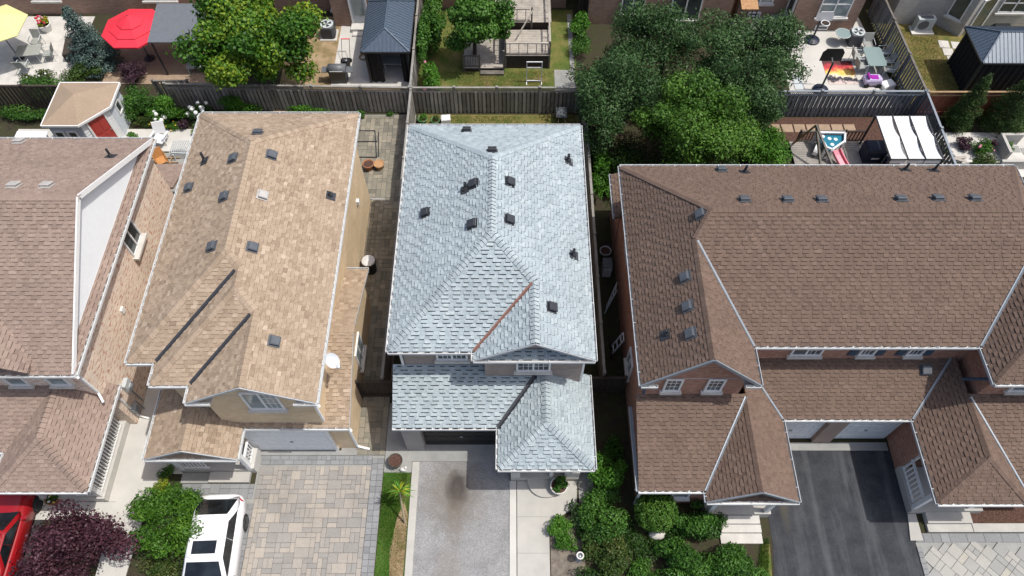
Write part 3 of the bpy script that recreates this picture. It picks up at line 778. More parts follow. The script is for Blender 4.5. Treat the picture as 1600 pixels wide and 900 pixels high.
    w.wallpoly([(xm + .4, yG + .36, e + .1), (xR - .4, yG + .36, e + .1), (xg, yG + .36, e + gh * s - .12)])
    w.walls([(-4.2, 10.25), (-.2, 10.25), (-.2, 11.9), (-4.2, 11.9)], 0, e2 - .2)
    w.build('wall', 'brick_taupe', hs)
    MB().box(-4.22, 9.97, 0, -3.5, 10.24, e2 - .2).build('pier', 'brick_taupe', hs)
    MB().box(-3.5, 10.0, 2.18, -.2, 10.24, e2 - .2).build('lintel', 'concrete_grey', hs)
    garage_door(hs, (-2.0, 10.24), -math.pi / 2, 2.95, 2.12, 'black')
    MB().box(-4.25, 9.5, -.05, 2.75, 10.23, .05).build('threshold', 'concrete_grey', hs)
    window(hs, (-2.2, yw), -math.pi / 2, 1.15, 4.28, .98, 2, 1, 'glass', 'stone_pale', grid='all')
    window(hs, (.78, yw2), -math.pi / 2, 1.25, 4.12, 1.05, 2, 1, 'glass', 'stone_pale', grid='all')
    window(hs, (-4.0, 15.0), math.pi, 1.0, 3.6, 1.2); window(hs, (2.55, 17.0), 0, 1.0, 3.6, 1.2); window(hs, (-.6, 22.0), math.pi / 2, 1.6, 3.8, 1.2, 2)
    door(hs, (1.2, 10.22 + yw2 - yw2 + 1.4), -math.pi / 2, .95, 2.1, 'door_brown', .35)
    # porch: slab, low walls, posts
    MB().box(-.05, 8.72, -.02, 2.62, 11.6, .34).build('porch_slab', 'concrete', hs)
    for x0, x1 in ((-.05, .32), (2.05, 2.62)):
        MB().box(x0, 8.74, .34, x1, 9.04, .95).build('porch_wall', 'concrete_pale', hs)
    for x in (.12, 2.4):
        MB().box(x - .11, 8.76, .95, x + .11, 8.98, e2 - .2).build('post', 'black', hs)
    MB().prism([(1.32 + .72 * math.cos(a * math.pi / 12), 8.72 + .70 * math.sin(a * math.pi / 12)) for a in range(12, 25)], -.02, .18).build('porch_step', 'concrete', hs)
    for pl, x, y in ((B, -1.89, 21.64), (B, -.76, 19.22), (L, -1.41, 17.71), (Rr, -.10, 17.78), (L, -3.29, 17.22), (L, -1.41, 15.85), (Rr, -.12, 16.02), (Rr, 1.37, 12.88)): vent(hs, pl, x, y)
    for pl, x, y in ((L, -1.75, 17.60), (Rr, 2.29, 20.05), (Rr, 2.30, 15.45)): pipe(hs, pl, x, y, .06)
    downspout(hs, [(-4.40, 11.75, 5.45), (-4.06, 11.95, 5.1), (-4.06, 11.95, 3.9)]); downspout(hs, [(2.95, 11.4, 5.45), (2.62, 11.7, 5.1), (2.62, 11.7, .1)])
    return hs
house_grey()

# ================================================================ house with tan roof
def house_tan():
    hs = thing('detached_house', 'tan brick house with sandy tan shingle roof and two dark valley strips', 'house', (-10, 16, 0))
    s, e = .59, 5.6; xL, x2, x3, xR = -13.43, -12.42, -11.04, -6.63; yB, y1, y2, y3 = 23.07, 11.20, 10.35, 9.70
    r1, r2, r3 = (xL + xR) / 2, (x2 + xR) / 2, (x3 + xR) / 2; h1, h2, h3 = (xR - xL) / 2, (xR - x2) / 2, (xR - x3) / 2
    L1 = PL(xL, 0, 1, 0, s, e); L2 = PL(x2, 0, 1, 0, s, e); L3 = PL(x3, 0, 1, 0, s, e); Rr = PL(xR, 0, -1, 0, s, e); B = PL(0, yB, 0, -1, s, e); F1 = PL(0, y1, 0, 1, s, e); F2 = PL(0, y2, 0, 1, s, e)
    e2 = 2.8; sp = .54; pL, pR, pY = -13.36, -10.0, 8.68; pr = (pL + pR) / 2; yg = 9.87; sg = .36; xg0, xg1 = -10.0, -6.05; yrd = 13.37; ygb = 16.87
    PA = PL(pL, 0, 1, 0, sp, e2); PB = PL(pR, 0, -1, 0, sp, e2); GF = PL(0, yg, 0, 1, sg, e2); GB = PL(0, ygb, 0, -1, sg, e2); AP = PL(0, pY + .03, 0, 1, sp, e2)
    faces = [(L1, [(xL, y1), (r1, y1 + h1), (r1, yB - h1), (xL, yB)]), (B, [(xL, yB), (r1, yB - h1), (xR, yB)]),
             (Rr, [(xR, yB), (r1, yB - h1), (r1, y1 + h1), (r2, y1 + h2), (r2, y2 + h2), (r3, y2 + h3), (r3, y3), (xR, y3)]),
             (F1, [(xL, y1), (x2, y1), (r2, y1 + h2), (r1, y1 + h1)]), (L2, [(x2, y2), (r2, y2 + h2), (r2, y1 + h2), (x2, y1)]),
             (F2, [(x2, y2), (x3, y2), (r3, y2 + h3), (r2, y2 + h2)]), (L3, [(x3, y3), (r3, y3), (r3, y2 + h3), (x3, y2)]),
             (PA, [(pL, pY), (pr, pY), (pr, 11.4), (pL, 11.4)]), (PB, [(pR, pY), (pR, yg), (pR - .35, 10.55), (pR - .35, 11.0), (pr, 11.0), (pr, pY)]), (AP, [(pL + .05, pY + .03), (pR - .05, pY + .03), (pR - .40, pY + .34), (pL + .40, pY + .34)]),
             (GF, [(pR, yg), (xg1, yg), (xg1, yrd), (-7.0, yrd), (-7.0, 10.06), (-10.34, 10.06), (pR - .12, 10.06)]), (GB, [(-7.0, yrd), (xg1, yrd), (xg1, ygb), (-7.0, ygb)])]
    rf = roof(hs, faces, 'shingle_tan', 21, .145, .14, .27, thick=(.010, .024), shadow_kick=.014, tsig=.17)
    q = lambda pl, x, y: pl.p(x, y)
    caps(rf, [(q(L1, xL + .05, yB - .05), q(L1, r1, yB - h1), .42), (q(Rr, xR - .05, yB - .05), q(Rr, r1, yB - h1), .42), (q(L1, r1, y1 + h1), q(L1, r1, yB - h1), .59), (q(L1, xL + .05, y1 + .05), q(L1, r1, y1 + h1), .42),
              (q(Rr, r2, y1 + h2), q(Rr, r1, y1 + h1), .42), (q(L2, r2, y2 + h2), q(L2, r2, y1 + h2), .59), (q(L2, x2 + .05, y2 + .05), q(L2, r2, y2 + h2), .42), (q(Rr, r3, y2 + h3), q(Rr, r2, y2 + h2), .42), (q(L3, r3, y3 + .02), q(L3, r3, y2 + h3), .59),
              (q(PA, pr, pY + .02), q(PA, pr, 10.9), .54), (q(GF, xg1 + .05, yrd), q(GF, -7.0, yrd), .36)], 'shingle_tan', w=.16, step=.19, seed=8, edge=.14, lift=.4)
    valley(hs, q(F1, x2 + .05, y1 + .05), q(F1, r2 - .12, y1 + h2 - .12), F1, L2, 'vent_black', .085)
    valley(hs, q(F2, x3 + .05, y2 + .05), q(F2, r3 - .12, y2 + h3 - .12), F2, L3, 'vent_black', .085)
    for p0, p1, o in (((xL, y1, e), (xL, yB, e), (-1, 0)), ((xL, yB, e), (xR, yB, e), (0, 1)), ((xR, y3, e), (xR, yB, e), (1, 0)), ((xL, y1, e), (x2, y1, e), (0, -1)), ((x2, y2, e), (x2, y1, e), (-1, 0)), ((x2, y2, e), (x3, y2, e), (0, -1)),
                      ((x3, y3, e), (x3, y2, e), (-1, 0)), ((x3, y3, e), (x3 + .8, y3, e), (0, -1)), ((xR - .75, y3, e), (xR, y3, e), (0, -1)),
                      ((pL, pY, e2), (pL, 11.4, e2), (-1, 0)), ((pL, pY, e2), (pR, pY, e2), (0, -1)), ((pR, pY, e2), (pR, yg, e2), (1, 0)), ((pR, yg, e2), (xg1, yg, e2), (0, -1)), ((-7.0, ygb, e2), (xg1, ygb, e2), (0, 1))):
        gutter(hs, p0, p1, o)
    for a, b_ in (((x3, y3 - .02, e), (r3, y3 - .02, e + h3 * s)), ((xR, y3 - .02, e), (r3, y3 - .02, e + h3 * s)), ((xg1, yg, e2), (xg1, yrd, e2 + sg * (yrd - yg))), ((xg1, ygb, e2), (xg1, yrd, e2 + sg * (yrd - yg))),
                  ((pL, pY - .02, e2), (pr, pY - .02, e2 + sp * (pr - pL))), ((pR, pY - .02, e2), (pr, pY - .02, e2 + sp * (pr - pL)))): rake(hs, a, b_, 'gutter_grey', .03, .09, .0)
    soffit(hs, [(xL, y1), (x2, y1), (x2, y2), (x3, y2), (x3, y3), (x3 + .8, y3), (x3 + .8, 10.04), (xR - .75, 10.04), (xR - .75, y3), (xR, y3), (xR, yB), (xL, yB)], e - .2)
    soffit(hs, [(pL, pY), (pR, pY), (pR, 10.8), (pL, 10.8)], e2 - .2)
    w = MB(); wx0, wx1 = -13.08, -6.98
    w.walls([(wx0, 11.55), (-12.08, 11.55), (-12.08, 10.70), (-10.70, 10.70), (-10.70, 10.05), (wx1, 10.05), (wx1, 22.7), (wx0, 22.7)], 0, e - .21)
    zt = e + h3 * s - .12
    w.wallpoly([(-10.70, 10.05, e - .21), (wx1, 10.05, e - .21), (wx1, 10.05, e), (r3, 10.05, zt), (-10.70, 10.05, e)])
    w.walls([(-10.0, 10.07), (-6.30, 10.07), (-6.30, 16.5), (-10.0, 16.5)], 0, e2 - .05)
    w.wallpoly([(-6.30, 10.07, e2 - .05), (-6.30, 16.5, e2 - .05), (-6.30, yrd, e2 + sg * (yrd - yg) - .13)])
    w.build('wall', 'brick_tan', hs)
    window(hs, (-8.66, 10.05), -math.pi / 2, 1.25, 4.30, 1.45, 2, 1, 'glass_pale', 'stone_pale', grid=(1,))
    window(hs, (-6.30, 13.6), 0, 1.1, 1.0, 1.35, 2, 1, 'glass_pale')
    window(hs, (-13.08, 17.0), math.pi, 1.0, 3.4, 1.2); window(hs, (-10, 22.7), math.pi / 2, 1.5, 3.8, 1.2)
    garage_door(hs, (-8.65, 10.02), -math.pi / 2, 3.1, 2.15, 'white_vinyl')
    mb = MB(); mb.box(-10.32, 9.95, 0, -10.20, 10.048, 2.32); mb.box(-7.10, 9.95, 0, -7.0, 10.048, 2.32); mb.box(-10.20, 9.95, 2.18, -7.10, 10.048, 2.32); mb.build('door_frame', 'white_trim', hs)
    MB().box(-10.11, 9.75, -.05, -6.25, 9.95, .05).build('threshold', 'concrete_grey', hs)
    door(hs, (-11.4, 10.70), -math.pi / 2, .95, 2.1, 'door_brown', .35)
    MB().box(-13.1, 9.05, -.02, -10.45, 10.7, .34).build('porch_slab', 'concrete', hs)
    MB().box(-10.45, 9.05, -.02, -10.12, 10.05, .55).build('porch_kerb', 'concrete_pale', hs)
    MB().box(-11.95, 8.62, -.02, -10.35, 9.04, .17).build('porch_step', 'concrete', hs)
    for x, y in ((-13.0, 9.12), (-10.3, 9.12)): MB().cbox((x, y, 1.45), (.16, .16, 2.3)).build('post', 'white_trim', hs)
    railing(hs, (-10.28, 9.2), (-10.28, 9.9), .5, .85); railing(hs, (-12.9, 9.12), (-11.9, 9.12), .34, .85)
    # side of the house: vents, white hood
    MB().cbox((-6.92, 15.6 + 1.2, 2.3), (.12, .2, .2)).build('wall_vent', 'white_trim', hs); MB().cbox((-6.92, 20.6, 2.6), (.12, .2, .25)).build('wall_vent', 'white_trim', hs)
    for pl, x, y, m_ in ((B, -10.06, 20.46, 'vent_grey'), (L1, -10.71, 19.11, 'vent_grey'), (Rr, -9.32, 19.29, 'vent_grey'), (L1, -12.76, 18.64, 'vent_grey'), (L1, -10.67, 17.22, 'vent_grey'), (Rr, -9.32, 17.31, 'vent_pale'), (L1, -10.64, 14.95, 'vent_grey'), (Rr, -9.28, 14.98, 'vent_grey'), (Rr, -8.12, 11.57, 'vent_grey')): vent(hs, pl, x, y, m_)
    pipe(hs, L1, -12.32, 19.80, .055, .5); pipe(hs, Rr, -7.16, 18.30, .05, .25)
    downspout(hs, [(-6.52, 9.62, 5.5), (-6.9, 9.98, 5.2), (-6.9, 9.98, 3.3)]); downspout(hs, [(-5.98, 9.8, 2.7), (-6.24, 10.1, 2.4), (-6.24, 10.1, .12), (-5.75, 10.0, .06)])
    # satellite dish bolted to the gutter board
    mb = MB(); c = Vector((-6.47, 11.55, 5.05)); ax = Vector((.55, -.35, .75)).normalized(); u = ax.cross(Vector((0, 0, 1))).normalized(); v = u.cross(ax)
    rings = [[c + ax * (k * k * .12) + (u * math.cos(2 * math.pi * j / 20) * .25 + v * math.sin(2 * math.pi * j / 20) * .31) * k for j in range(20)] for k in (.02, .25, .5, .75, 1.)]
    mb.loft(rings, caps=False); mb.loft([[p - ax * .012 for p in r_] for r_ in rings[::-1]], caps=False); mb.tube([c - v * .3 + ax * .1, c - v * .22 + ax * .45 + u * .1], .016, 6); mb.cbox(c - v * .22 + ax * .47 + u * .1, (.12, .12, .1)); mb.tube([c - ax * .02, c - ax * .15, (-6.96, 11.55, 4.8)], .024, 6)
    mb.build('satellite_dish', 'dish_white', hs, True)
    return hs
house_tan()

# ================================================================ house at the left edge (rose brown roof, white gable)
def house_rose():
    hs = thing('detached_house', 'buff brick house with rose brown roof and white sided gable', 'house', (-19, 16, 0))
    s, e = .55, 5.6; yB, yF = 21.6, 10.73; yr = (yB + yF) / 2; xR = -15.15; x0 = -25.5; xe = -15.1; xw = -15.45
    B = PL(0, yB, 0, -1, s, e); F = PL(0, yF, 0, 1, s, e); A = PL(xe, 0, -1, 0, s, e)
    # cross gable towards the street, ridge beyond the picture edge
    gx = -19.3; gw = 2.7; GR = PL(gx + gw, 0, -1, 0, .62, e + .25); yv = yF + (.25 + .62 * gw) / s
    yq = yF + .25 / s
    e2 = 2.8; pR, pL_, pY = -15.1, -18.5, 7.5; pr = (pR + pL_) / 2; sp = .64; pz = sp * (pR - pr); ya = 9.08; pf = pz / (ya - pY); yg = 8.95; sg = .5
    PR_ = PL(pR, 0, -1, 0, sp, e2); PA = PL(pL_, 0, 1, 0, sp, e2); PF = PL(0, pY, 0, 1, pf, e2); GA = PL(0, yg, 0, 1, sg, e2); yw = 11.1
    xv = pL_ + sg * (yw - yg) / sp
    X = PL(0, 23.15, 0, -1, .3, 2.2)
    faces = [(B, [(x0, yB), (x0, yr), (xR, yr), (xR, yB)]), (F, [(x0, yF), (xR, yF), (xR, yr), (x0, yr)]),
             (A, [(xe, yF), (xe, yB), (xw, yB - .35), (xw, yF + .35)]), (GR, [(gx + gw, yF - .05), (gx + gw, yq), (gx, yv), (gx, yF - .05)]),
             (PR_, [(pR, pY), (pR, 11.6), (xw, 11.6), (xw, yw), (pr, yw), (pr, ya)]), (PF, [(pL_, pY), (pR, pY), (pr, ya)]), (PA, [(pL_, pY), (pr, ya), (pr, yw), (xv, yw), (pL_, yg)]), (GA, [(-23, yg), (pL_, yg), (xv, yw), (-23, yw)]),
             (X, [(-16.9, 21.3), (-15.35, 21.3), (-15.35, 23.15), (-16.9, 23.15)])]
    rf = roof(hs, faces, 'shingle_rose', 31, .145, .14, .28, thick=(.010, .026), shadow_kick=.022, tsig=.13)
    caps(rf, [(B.p(x0, yr), B.p(xR, yr), .55), (PF.p(pR - .05, pY + .05), PF.p(pr, ya), .45), (PF.p(pL_ + .05, pY + .05), PF.p(pr, ya), .45), (PR_.p(pr, ya), PR_.p(pr, yw - .1), .6)], 'shingle_rose', step=.19, seed=5)
    for p0, p1, o in (((x0, yB, e), (xR, yB, e), (0, 1)), ((x0, yF, e), (xe, yF, e), (0, -1)), ((xe, yF, e), (xe, yB, e), (1, 0)), ((pR, pY, e2), (pR, 11.6, e2), (1, 0)), ((pL_, pY, e2), (pR, pY, e2), (0, -1)), ((pL_, pY, e2), (pL_, yg, e2), (-1, 0)), ((-23, yg, e2), (pL_, yg, e2), (0, -1))):
        gutter(hs, p0, p1, o)
    zr = e + s * (yr - yF)
    rake(hs, (xR, yF + .05, e + .05), (xR, yr, zr + .03), h=.2); rake(hs, (xR, yB - .05, e + .05), (xR, yr, zr + .03), h=.2)
    # lapped siding boards of the gable, one piece each
    c = MB(); zb = e + .19
    k = 0; bh = .13
    while zb + k * bh < zr - .2:
        z0, z1 = zb + k * bh, min(zb + (k + 1) * bh, zr - .16); d0 = (z0 - e + .13) / s; d1 = (z1 - e + .13) / s
        mb = MB(); mb.face([(xw + .035, yF + d0, z0), (xw + .035, yB - d0, z0), (xw + .012, yB - d1, z1), (xw + .012, yF + d1, z1)])
        mb.face([(xw, yF + d0, z0), (xw, yB - d0, z0), (xw + .035, yB - d0, z0), (xw + .035, yF + d0, z0)]); mb.build('siding_board', 'white_vinyl', hs); k += 1
    MB().wallpoly([(xw, yF + .3, e), (xw, yB - .3, e), (xw, yr, zr - .13)]).build('gable_wall', 'white_vinyl', hs)
    soffit(hs, [(x0, yF), (xe, yF), (xe, yB), (x0, yB)], e - .2); soffit(hs, [(pL_, pY), (pR, pY), (pR, 11.0), (pL_, 11.0)], e2 - .2)
    w = MB(); w.walls([(x0, yw), (xw, yw), (xw, 21.25), (x0, 21.25)], 0, e - .21); w.walls([(-23, 9.3), (-18.6, 9.3), (-18.6, 11), (-23, 11)], 0, e2 - .2); w.build('wall', 'brick_buff', hs)
    for x in (-17.95, -16.45): window(hs, (x, yw), -math.pi / 2, .75, 4.02, 1.25, 1, 1, 'glass_pale', 'stone_pale')
    window(hs, (xw, 17.35), 0, 1.15, 3.85, 1.35, 2, 1, 'glass', 'stone_pale', sd=.24)
    MB().cbox((xw + .04, 14.5, 3.5), (.08, .22, .25)).build('wall_vent', 'white_trim', hs)
    window(hs, (-20, 21.25), math.pi / 2, 1.6, 3.8, 1.2)
    door(hs, (-16.8, yw - .001), -math.pi / 2, .95, 2.1, 'door_brown', .35)
    garage_door(hs, (-20.5, 9.29), -math.pi / 2, 2.7, 2.1, 'white_vinyl')
    # porch floor, posts, railing
    MB().box(-18.3, 7.9, -.02, -15.72, 11.08, .42).build('porch_slab', 'concrete_pale', hs)
    for x, y in ((-15.86, 8.05), (-18.1, 8.05)): MB().cbox((x, y, 1.5), (.18, .18, 2.2)).build('post', 'white_trim', hs)
    railing(hs, (-15.84, 8.15), (-15.84, 10.95), .42, .95); railing(hs, (-16.8, 8.02), (-15.95, 8.02), .42, .95)
    for x, y in ((-17.9, 16.95), (-16.72, 16.95), (-20.51, 21.19)): vent(hs, B, x, y, 'vent_pale', .36)
    pipe(hs, B, -15.88, 19.7, .05, .45)
    downspout(hs, [(-15.02, 10.68, 5.5), (-15.38, 11.0, 5.1), (-15.38, 11.0, 3.45), (-15.2, 10.7, 3.25)]); downspout(hs, [(-15.02, 11.45, 2.72), (-15.38, 11.4, 2.4), (-15.38, 11.4, .2), (-15.0, 11.3, .1)])
    # electric and gas meters on the side wall
    mt = MB(); mt.cbox((xw + .1, 12.05, 1.75), (.18, .42, .55)).lathe((xw + .22, 12.05, 1.7), [(.1, -.06), (.1, .06)], 12); mt.build('meter_box', 'ac_pale', hs)
    mt = MB(); mt.cbox((xw + .14, 11.45, .75), (.2, .3, .35)); mt.tube([(xw + .14, 11.45, .9), (xw + .14, 11.75, .95), (xw + .14, 11.75, .05)], .03, 6); mt.tube([(xw + .06, 12.05, 1.5), (xw + .06, 12.05, .2)], .03, 6); mt.build('gas_meter', 'metal_grey', hs)
    return hs
house_rose()

# ================================================================ brown-roofed semi on the right
def house_brown():
    hs = thing('semi_detached_house', 'red brick semi with wide dark brown roof and black driveway', 'house', (12.5, 15.5, 0))
    cx = 12.545; s, st, e = .617, .975, 5.6; xL = 4.44; yB, yF, yG = 20.1, 11.84, 10.35; xg = 8.52; ym = (yB + yF) / 2; zr = e + s * (ym - yF); xr = xL + (zr - e) / st; gr = (xL + xg) / 2; gz = st * (gr - xL); gy = yF + gz / s
    M = lambda x: 2 * cx - x
    def mir(pl): return PL(M(pl.x0), pl.y0, -pl.dx, pl.dy, pl.s, pl.e)
    mp = lambda poly: [(M(x), y) for x, y in reversed(poly)]
    L = PL(xL, 0, 1, 0, st, e); G = PL(xg, 0, -1, 0, st, e); F = PL(0, yF, 0, 1, s, e); B = PL(0, yB, 0, -1, s, e)
    yH = 10.40; H2 = PL(0, yH, 0, 1, st, e); AP = PL(0, yG + .03, 0, 1, .9, e)
    e2 = 2.8; yr2, yg2 = 7.52, 10.21; sr, sg, sp = .39, .55, .745; p0, p1, pY = 6.88, 10.10, 7.13; pr = (p0 + p1) / 2; pz = sp * (pr - p0); yw, yw2 = 10.7, 12.2
    RM = PL(0, yr2, 0, 1, sr, e2); PA = PL(p0, 0, 1, 0, sp, e2); PB = PL(p1, 0, -1, 0, sp, e2); GA = PL(0, yg2, 0, 1, sg, e2); AP2 = PL(0, pY + .03, 0, 1, .5, e2)
    xv = p1 - sg * (yw2 - yg2) / sp; yv = yr2 + pz / sr
    yh2 = 8.36; pfr = pz / (yh2 - 7.07); PF2 = PL(0, 7.07, 0, 1, pfr, e2)
    lw = [(L, [(xL, yG), (gr, yG), (gr, gy), (xr, ym), (xL, yB)])]
    faces = [(L, [(xL, yG), (gr, yG), (gr, gy), (xr, ym), (xL, yB)]), (G, [(gr, yG), (xg, yG), (xg, yF), (gr, gy)]),
             (F, [(xg, yF), (M(xg), yF), (M(gr), gy), (M(xr), ym), (xr, ym), (gr, gy)]), (B, [(xL, yB), (xr, ym), (M(xr), ym), (M(xL), yB)]),
             (mir(L), mp([(xL, yH), (gr, yH + gr - xL), (gr, gy), (xr, ym), (xL, yB)])), (mir(G), mp([(gr, yH + gr - xL), (xg, yH), (xg, yF), (gr, gy)])), (H2, mp([(xL, yH), (xg, yH), (gr, yH + gr - xL)])),
             (RM, [(4.5, yr2), (p0, yr2), (pr, yv), (pr, yw), (4.5, yw)]), (PA, [(p0, pY), (pr, pY), (pr, yv), (p0, yr2)]), (PB, [(p1, pY), (p1, yg2), (xv, yw2), (pr, yw2), (pr, pY)]), (AP2, [(p0 + .05, pY + .03), (p1 - .05, pY + .03), (p1 - .35, pY + .32), (p0 + .35, pY + .32)]),
             (GA, [(p1, yg2), (M(p1), yg2), (M(xv), yw2), (xv, yw2)]),
             (mir(RM), mp([(4.5, yr2), (p0, yr2), (pr, yv), (pr, yw), (4.5, yw)])), (mir(PA), mp([(p0, 7.07), (pr, yh2), (pr, yv), (p0, yr2)])), (mir(PB), mp([(p1, 7.07), (p1, yg2), (xv, yw2), (pr, yw2), (pr, yh2)])), (PF2, [(M(p1), 7.07), (M(p0), 7.07), (M(pr), yh2)]),
             (PL(4.5, 0, 1, 0, .3, 2.9), [(4.5, 19.5), (6.5, 19.5), (6.5, 21.95), (4.5, 21.95)])]
    rf = roof(hs, faces, 'shingle_brown', 41, .143, .13, .25, thick=(.010, .028), shadow_kick=.024, tsig=.11)
    C2 = [(L.p(xL + .05, yB - .05), L.p(xr, ym), .5), (B.p(xr, ym), B.p(M(xr), ym), .6), (L.p(gr, gy), L.p(xr, ym), .5), (L.p(gr, yG + .02), L.p(gr, gy), .9), (mir(L).p(M(gr), gy), mir(L).p(M(xr), ym), .5), (mir(L).p(M(xL) - .05, yB - .05), mir(L).p(M(xr), ym), .5),
          (H2.p(M(xg) + .05, yH + .05), H2.p(M(gr), yH + gr - xL), .6), (H2.p(M(gr), yH + gr - xL), mir(G).p(M(gr), gy), .9), (PA.p(pr, pY + .02), PA.p(pr, yw), .72), (PF2.p(M(p1) + .05, 7.12), PF2.p(M(pr), yh2), .6), (PF2.p(M(p0) - .05, 7.12), PF2.p(M(pr), yh2), .6), (mir(PA).p(M(pr), yh2), mir(PA).p(M(pr), yw), .72)]
    caps(rf, C2, 'shingle_brown', w=.13, step=.19, seed=6, edge=.3, lift=.3)
    for pl, q in ((F, 1),):
        valley(hs, F.p(xg, yF), F.p(gr + .03, gy - .05), F, G, 'metal_grey', .07); valley(hs, F.p(M(xg), yF), F.p(M(gr) - .03, gy - .05), F, mir(G), 'metal_grey', .07)
    valley(hs, RM.p(p0, yr2), RM.p(pr, yv), RM, PA, 'metal_grey', .06); valley(hs, GA.p(p1, yg2), GA.p(xv, yw2), GA, PB, 'metal_grey', .06)
    valley(hs, GA.p(M(p1), yg2), GA.p(M(xv), yw2), GA, mir(PB), 'metal_grey', .06); valley(hs, mir(RM).p(M(p0), yr2), mir(RM).p(M(pr), yv), mir(RM), mir(PA), 'metal_grey', .06)
    gl = [((xL, yG, e), (xL, yB, e), (-1, 0)), ((xL, yB, e), (M(xL), yB, e), (0, 1)), ((M(xL), yH, e), (M(xL), yB, e), (1, 0)), ((xg, yG, e), (xg, yF, e), (1, 0)), ((xg, yF, e), (M(xg), yF, e), (0, -1)), ((M(xg), yH, e), (M(xg), yF, e), (-1, 0)), ((M(xg), yH, e), (M(xL), yH, e), (0, -1)),
          ((xL, yG, e), (xL + .55, yG, e), (0, -1)), ((xg - .5, yG, e), (xg, yG, e), (0, -1)), ((4.5, yr2, e2), (p0, yr2, e2), (0, -1)), ((4.5, yr2, e2), (4.5, yw, e2), (-1, 0)), ((p0, pY, e2), (p0, yr2, e2), (-1, 0)), ((p0, pY, e2), (p1, pY, e2), (0, -1)), ((p1, pY, e2), (p1, yg2, e2), (1, 0)), ((p1, yg2, e2), (M(p1), yg2, e2), (0, -1)),
          ((M(p1), 7.07, e2), (M(p1), yg2, e2), (-1, 0)), ((M(p1), 7.07, e2), (M(p0), 7.07, e2), (0, -1)), ((M(p0), 7.07, e2), (M(p0), yr2, e2), (1, 0)), ((M(p0), yr2, e2), (M(4.5), yr2, e2), (0, -1)), ((4.5, 19.5, 2.9), (4.5, 21.95, 2.9), (-1, 0))]
    for p_, q_, o in gl: gutter(hs, p_, q_, o, 'gutter_grey' if abs(o[0]) > .5 else 'gutter_white')
    for a, b_ in (((xL, yG - .02, e), (gr, yG - .02, e + gz)), ((xg, yG - .02, e), (gr, yG - .02, e + gz)), ((p0, pY - .02, e2), (pr, pY - .02, e2 + pz)), ((p1, pY - .02, e2), (pr, pY - .02, e2 + pz))): rake(hs, a, b_, 'metal_grey', .05, .12)
    soffit(hs, [(xL, yG), (xL + .5, yG), (xL + .5, yw - .02), (xg - .5, yw - .02), (xg - .5, yG), (xg, yG), (xg, yF), (M(xg), yF), (M(xg), yH), (M(xL), yH), (M(xL), yB), (xL, yB)], e - .2)
    soffit(hs, [(p0, pY), (p1, pY), (p1, 10.4), (p0, 10.4)], e2 - .2); soffit(hs, mp([(p0, 7.07), (p1, 7.07), (p1, 10.4), (p0, 10.4)]), e2 - .2); soffit(hs, [(p1, yg2), (M(p1), yg2), (M(p1), 10.6), (p1, 10.6)], e2 - .2)
    w = MB(); w.walls([(4.8, yw), (8.2, yw), (8.2, yw2), (M(8.2), yw2), (M(8.2), yw), (M(4.8), yw), (M(4.8), 19.75), (4.8, 19.75)], 0, e - .21)
    w.wallpoly([(4.8, yw, e - .21), (8.2, yw, e - .21), (8.2, yw, e + .1), (gr, yw, e + gz - .14), (4.8, yw, e + .1)])
    w.walls([(4.8, 7.85), (7.3, 7.85), (7.3, 10.7), (4.8, 10.7)], 0, e2 - .02); w.walls([(M(7.3), 7.85), (M(4.8), 7.85), (M(4.8), 10.7), (M(7.3), 10.7)], 0, e2 - .02)
    w.walls([(9.8, 10.52), (M(9.8), 10.52), (M(9.8), 12), (9.8, 12)], 0, e2 - .15)
    w.walls([(M(9.8), 9.2), (M(7.3), 9.2), (M(7.3), 10.6), (M(9.8), 10.6)], 0, e2 - .19); w.walls([(7.3, 9.2), (9.8, 9.2), (9.8, 10.6), (7.3, 10.6)], 0, e2 - .19); w.walls([(4.75, 19.7), (7, 19.7), (7, 21.7), (4.75, 21.7)], 0, 2.72)
    w.build('wall', 'brick_red', hs)
    for x in (5.68, 7.16): window(hs, (x, yw), -math.pi / 2, .62, 4.40, 1.0, 1, 1, 'glass', 'stone_pale', grid='all')
    window(hs, (10.85, yw2), -math.pi / 2, 1.15, 4.24, 1.05, 2, 1, 'glass', 'stone_pale', grid=(1,))
    for x in (13.09, 14.86):
        window(hs, (x, yw2), -math.pi / 2, .58, 4.24, 1.05, 1, 1, 'glass', 'stone_pale', grid='all')
        for d in (-.5, .5):
            mb = MB(); W = wf((x + d, yw2), -math.pi / 2); fbox(mb, W, -.16, .16, .004, .04, 4.2, 5.3)
            for k in range(9): fbox(mb, W, -.12, .12, .04, .055, 4.26 + k * .115, 4.33 + k * .115)
            mb.build('shutter', 'shutter_blue', hs)
    window(hs, (M(7.0), yw), -math.pi / 2, .7, 4.40, 1.0, 1, 1, 'glass'); window(hs, (M(5.5), yw), -math.pi / 2, .7, 4.40, 1.0, 1, 1, 'glass')
    window(hs, (4.8, 13.0), math.pi, .9, 1.2, 1.2); window(hs, (4.8, 17.0), math.pi, .9, 3.8, 1.2)
    window(hs, (6.0, 7.85), -math.pi / 2, 1.3, .9, 1.4, 2); window(hs, (M(6.0), 7.85), -math.pi / 2, 1.3, .9, 1.4, 2)
    garage_door(hs, (11.05, 10.51), -math.pi / 2, 2.25, 2.1, 'white_vinyl'); garage_door(hs, (M(11.05), 10.51), -math.pi / 2, 2.25, 2.1, 'white_vinyl')
    MB().box(12.18, 10.30, 0, 12.91, 10.51, e2 - .2).build('pier', 'brick_red', hs)
    MB().box(9.9, 9.95, -.05, 15.2, 10.29, .05).build('threshold', 'concrete_grey', hs)
    door(hs, (9.0, 9.2), -math.pi / 2, .95, 2.1, 'door_brown', .35); door(hs, (16.0, 9.2), -math.pi / 2, .95, 2.1, 'door_brown', .35)
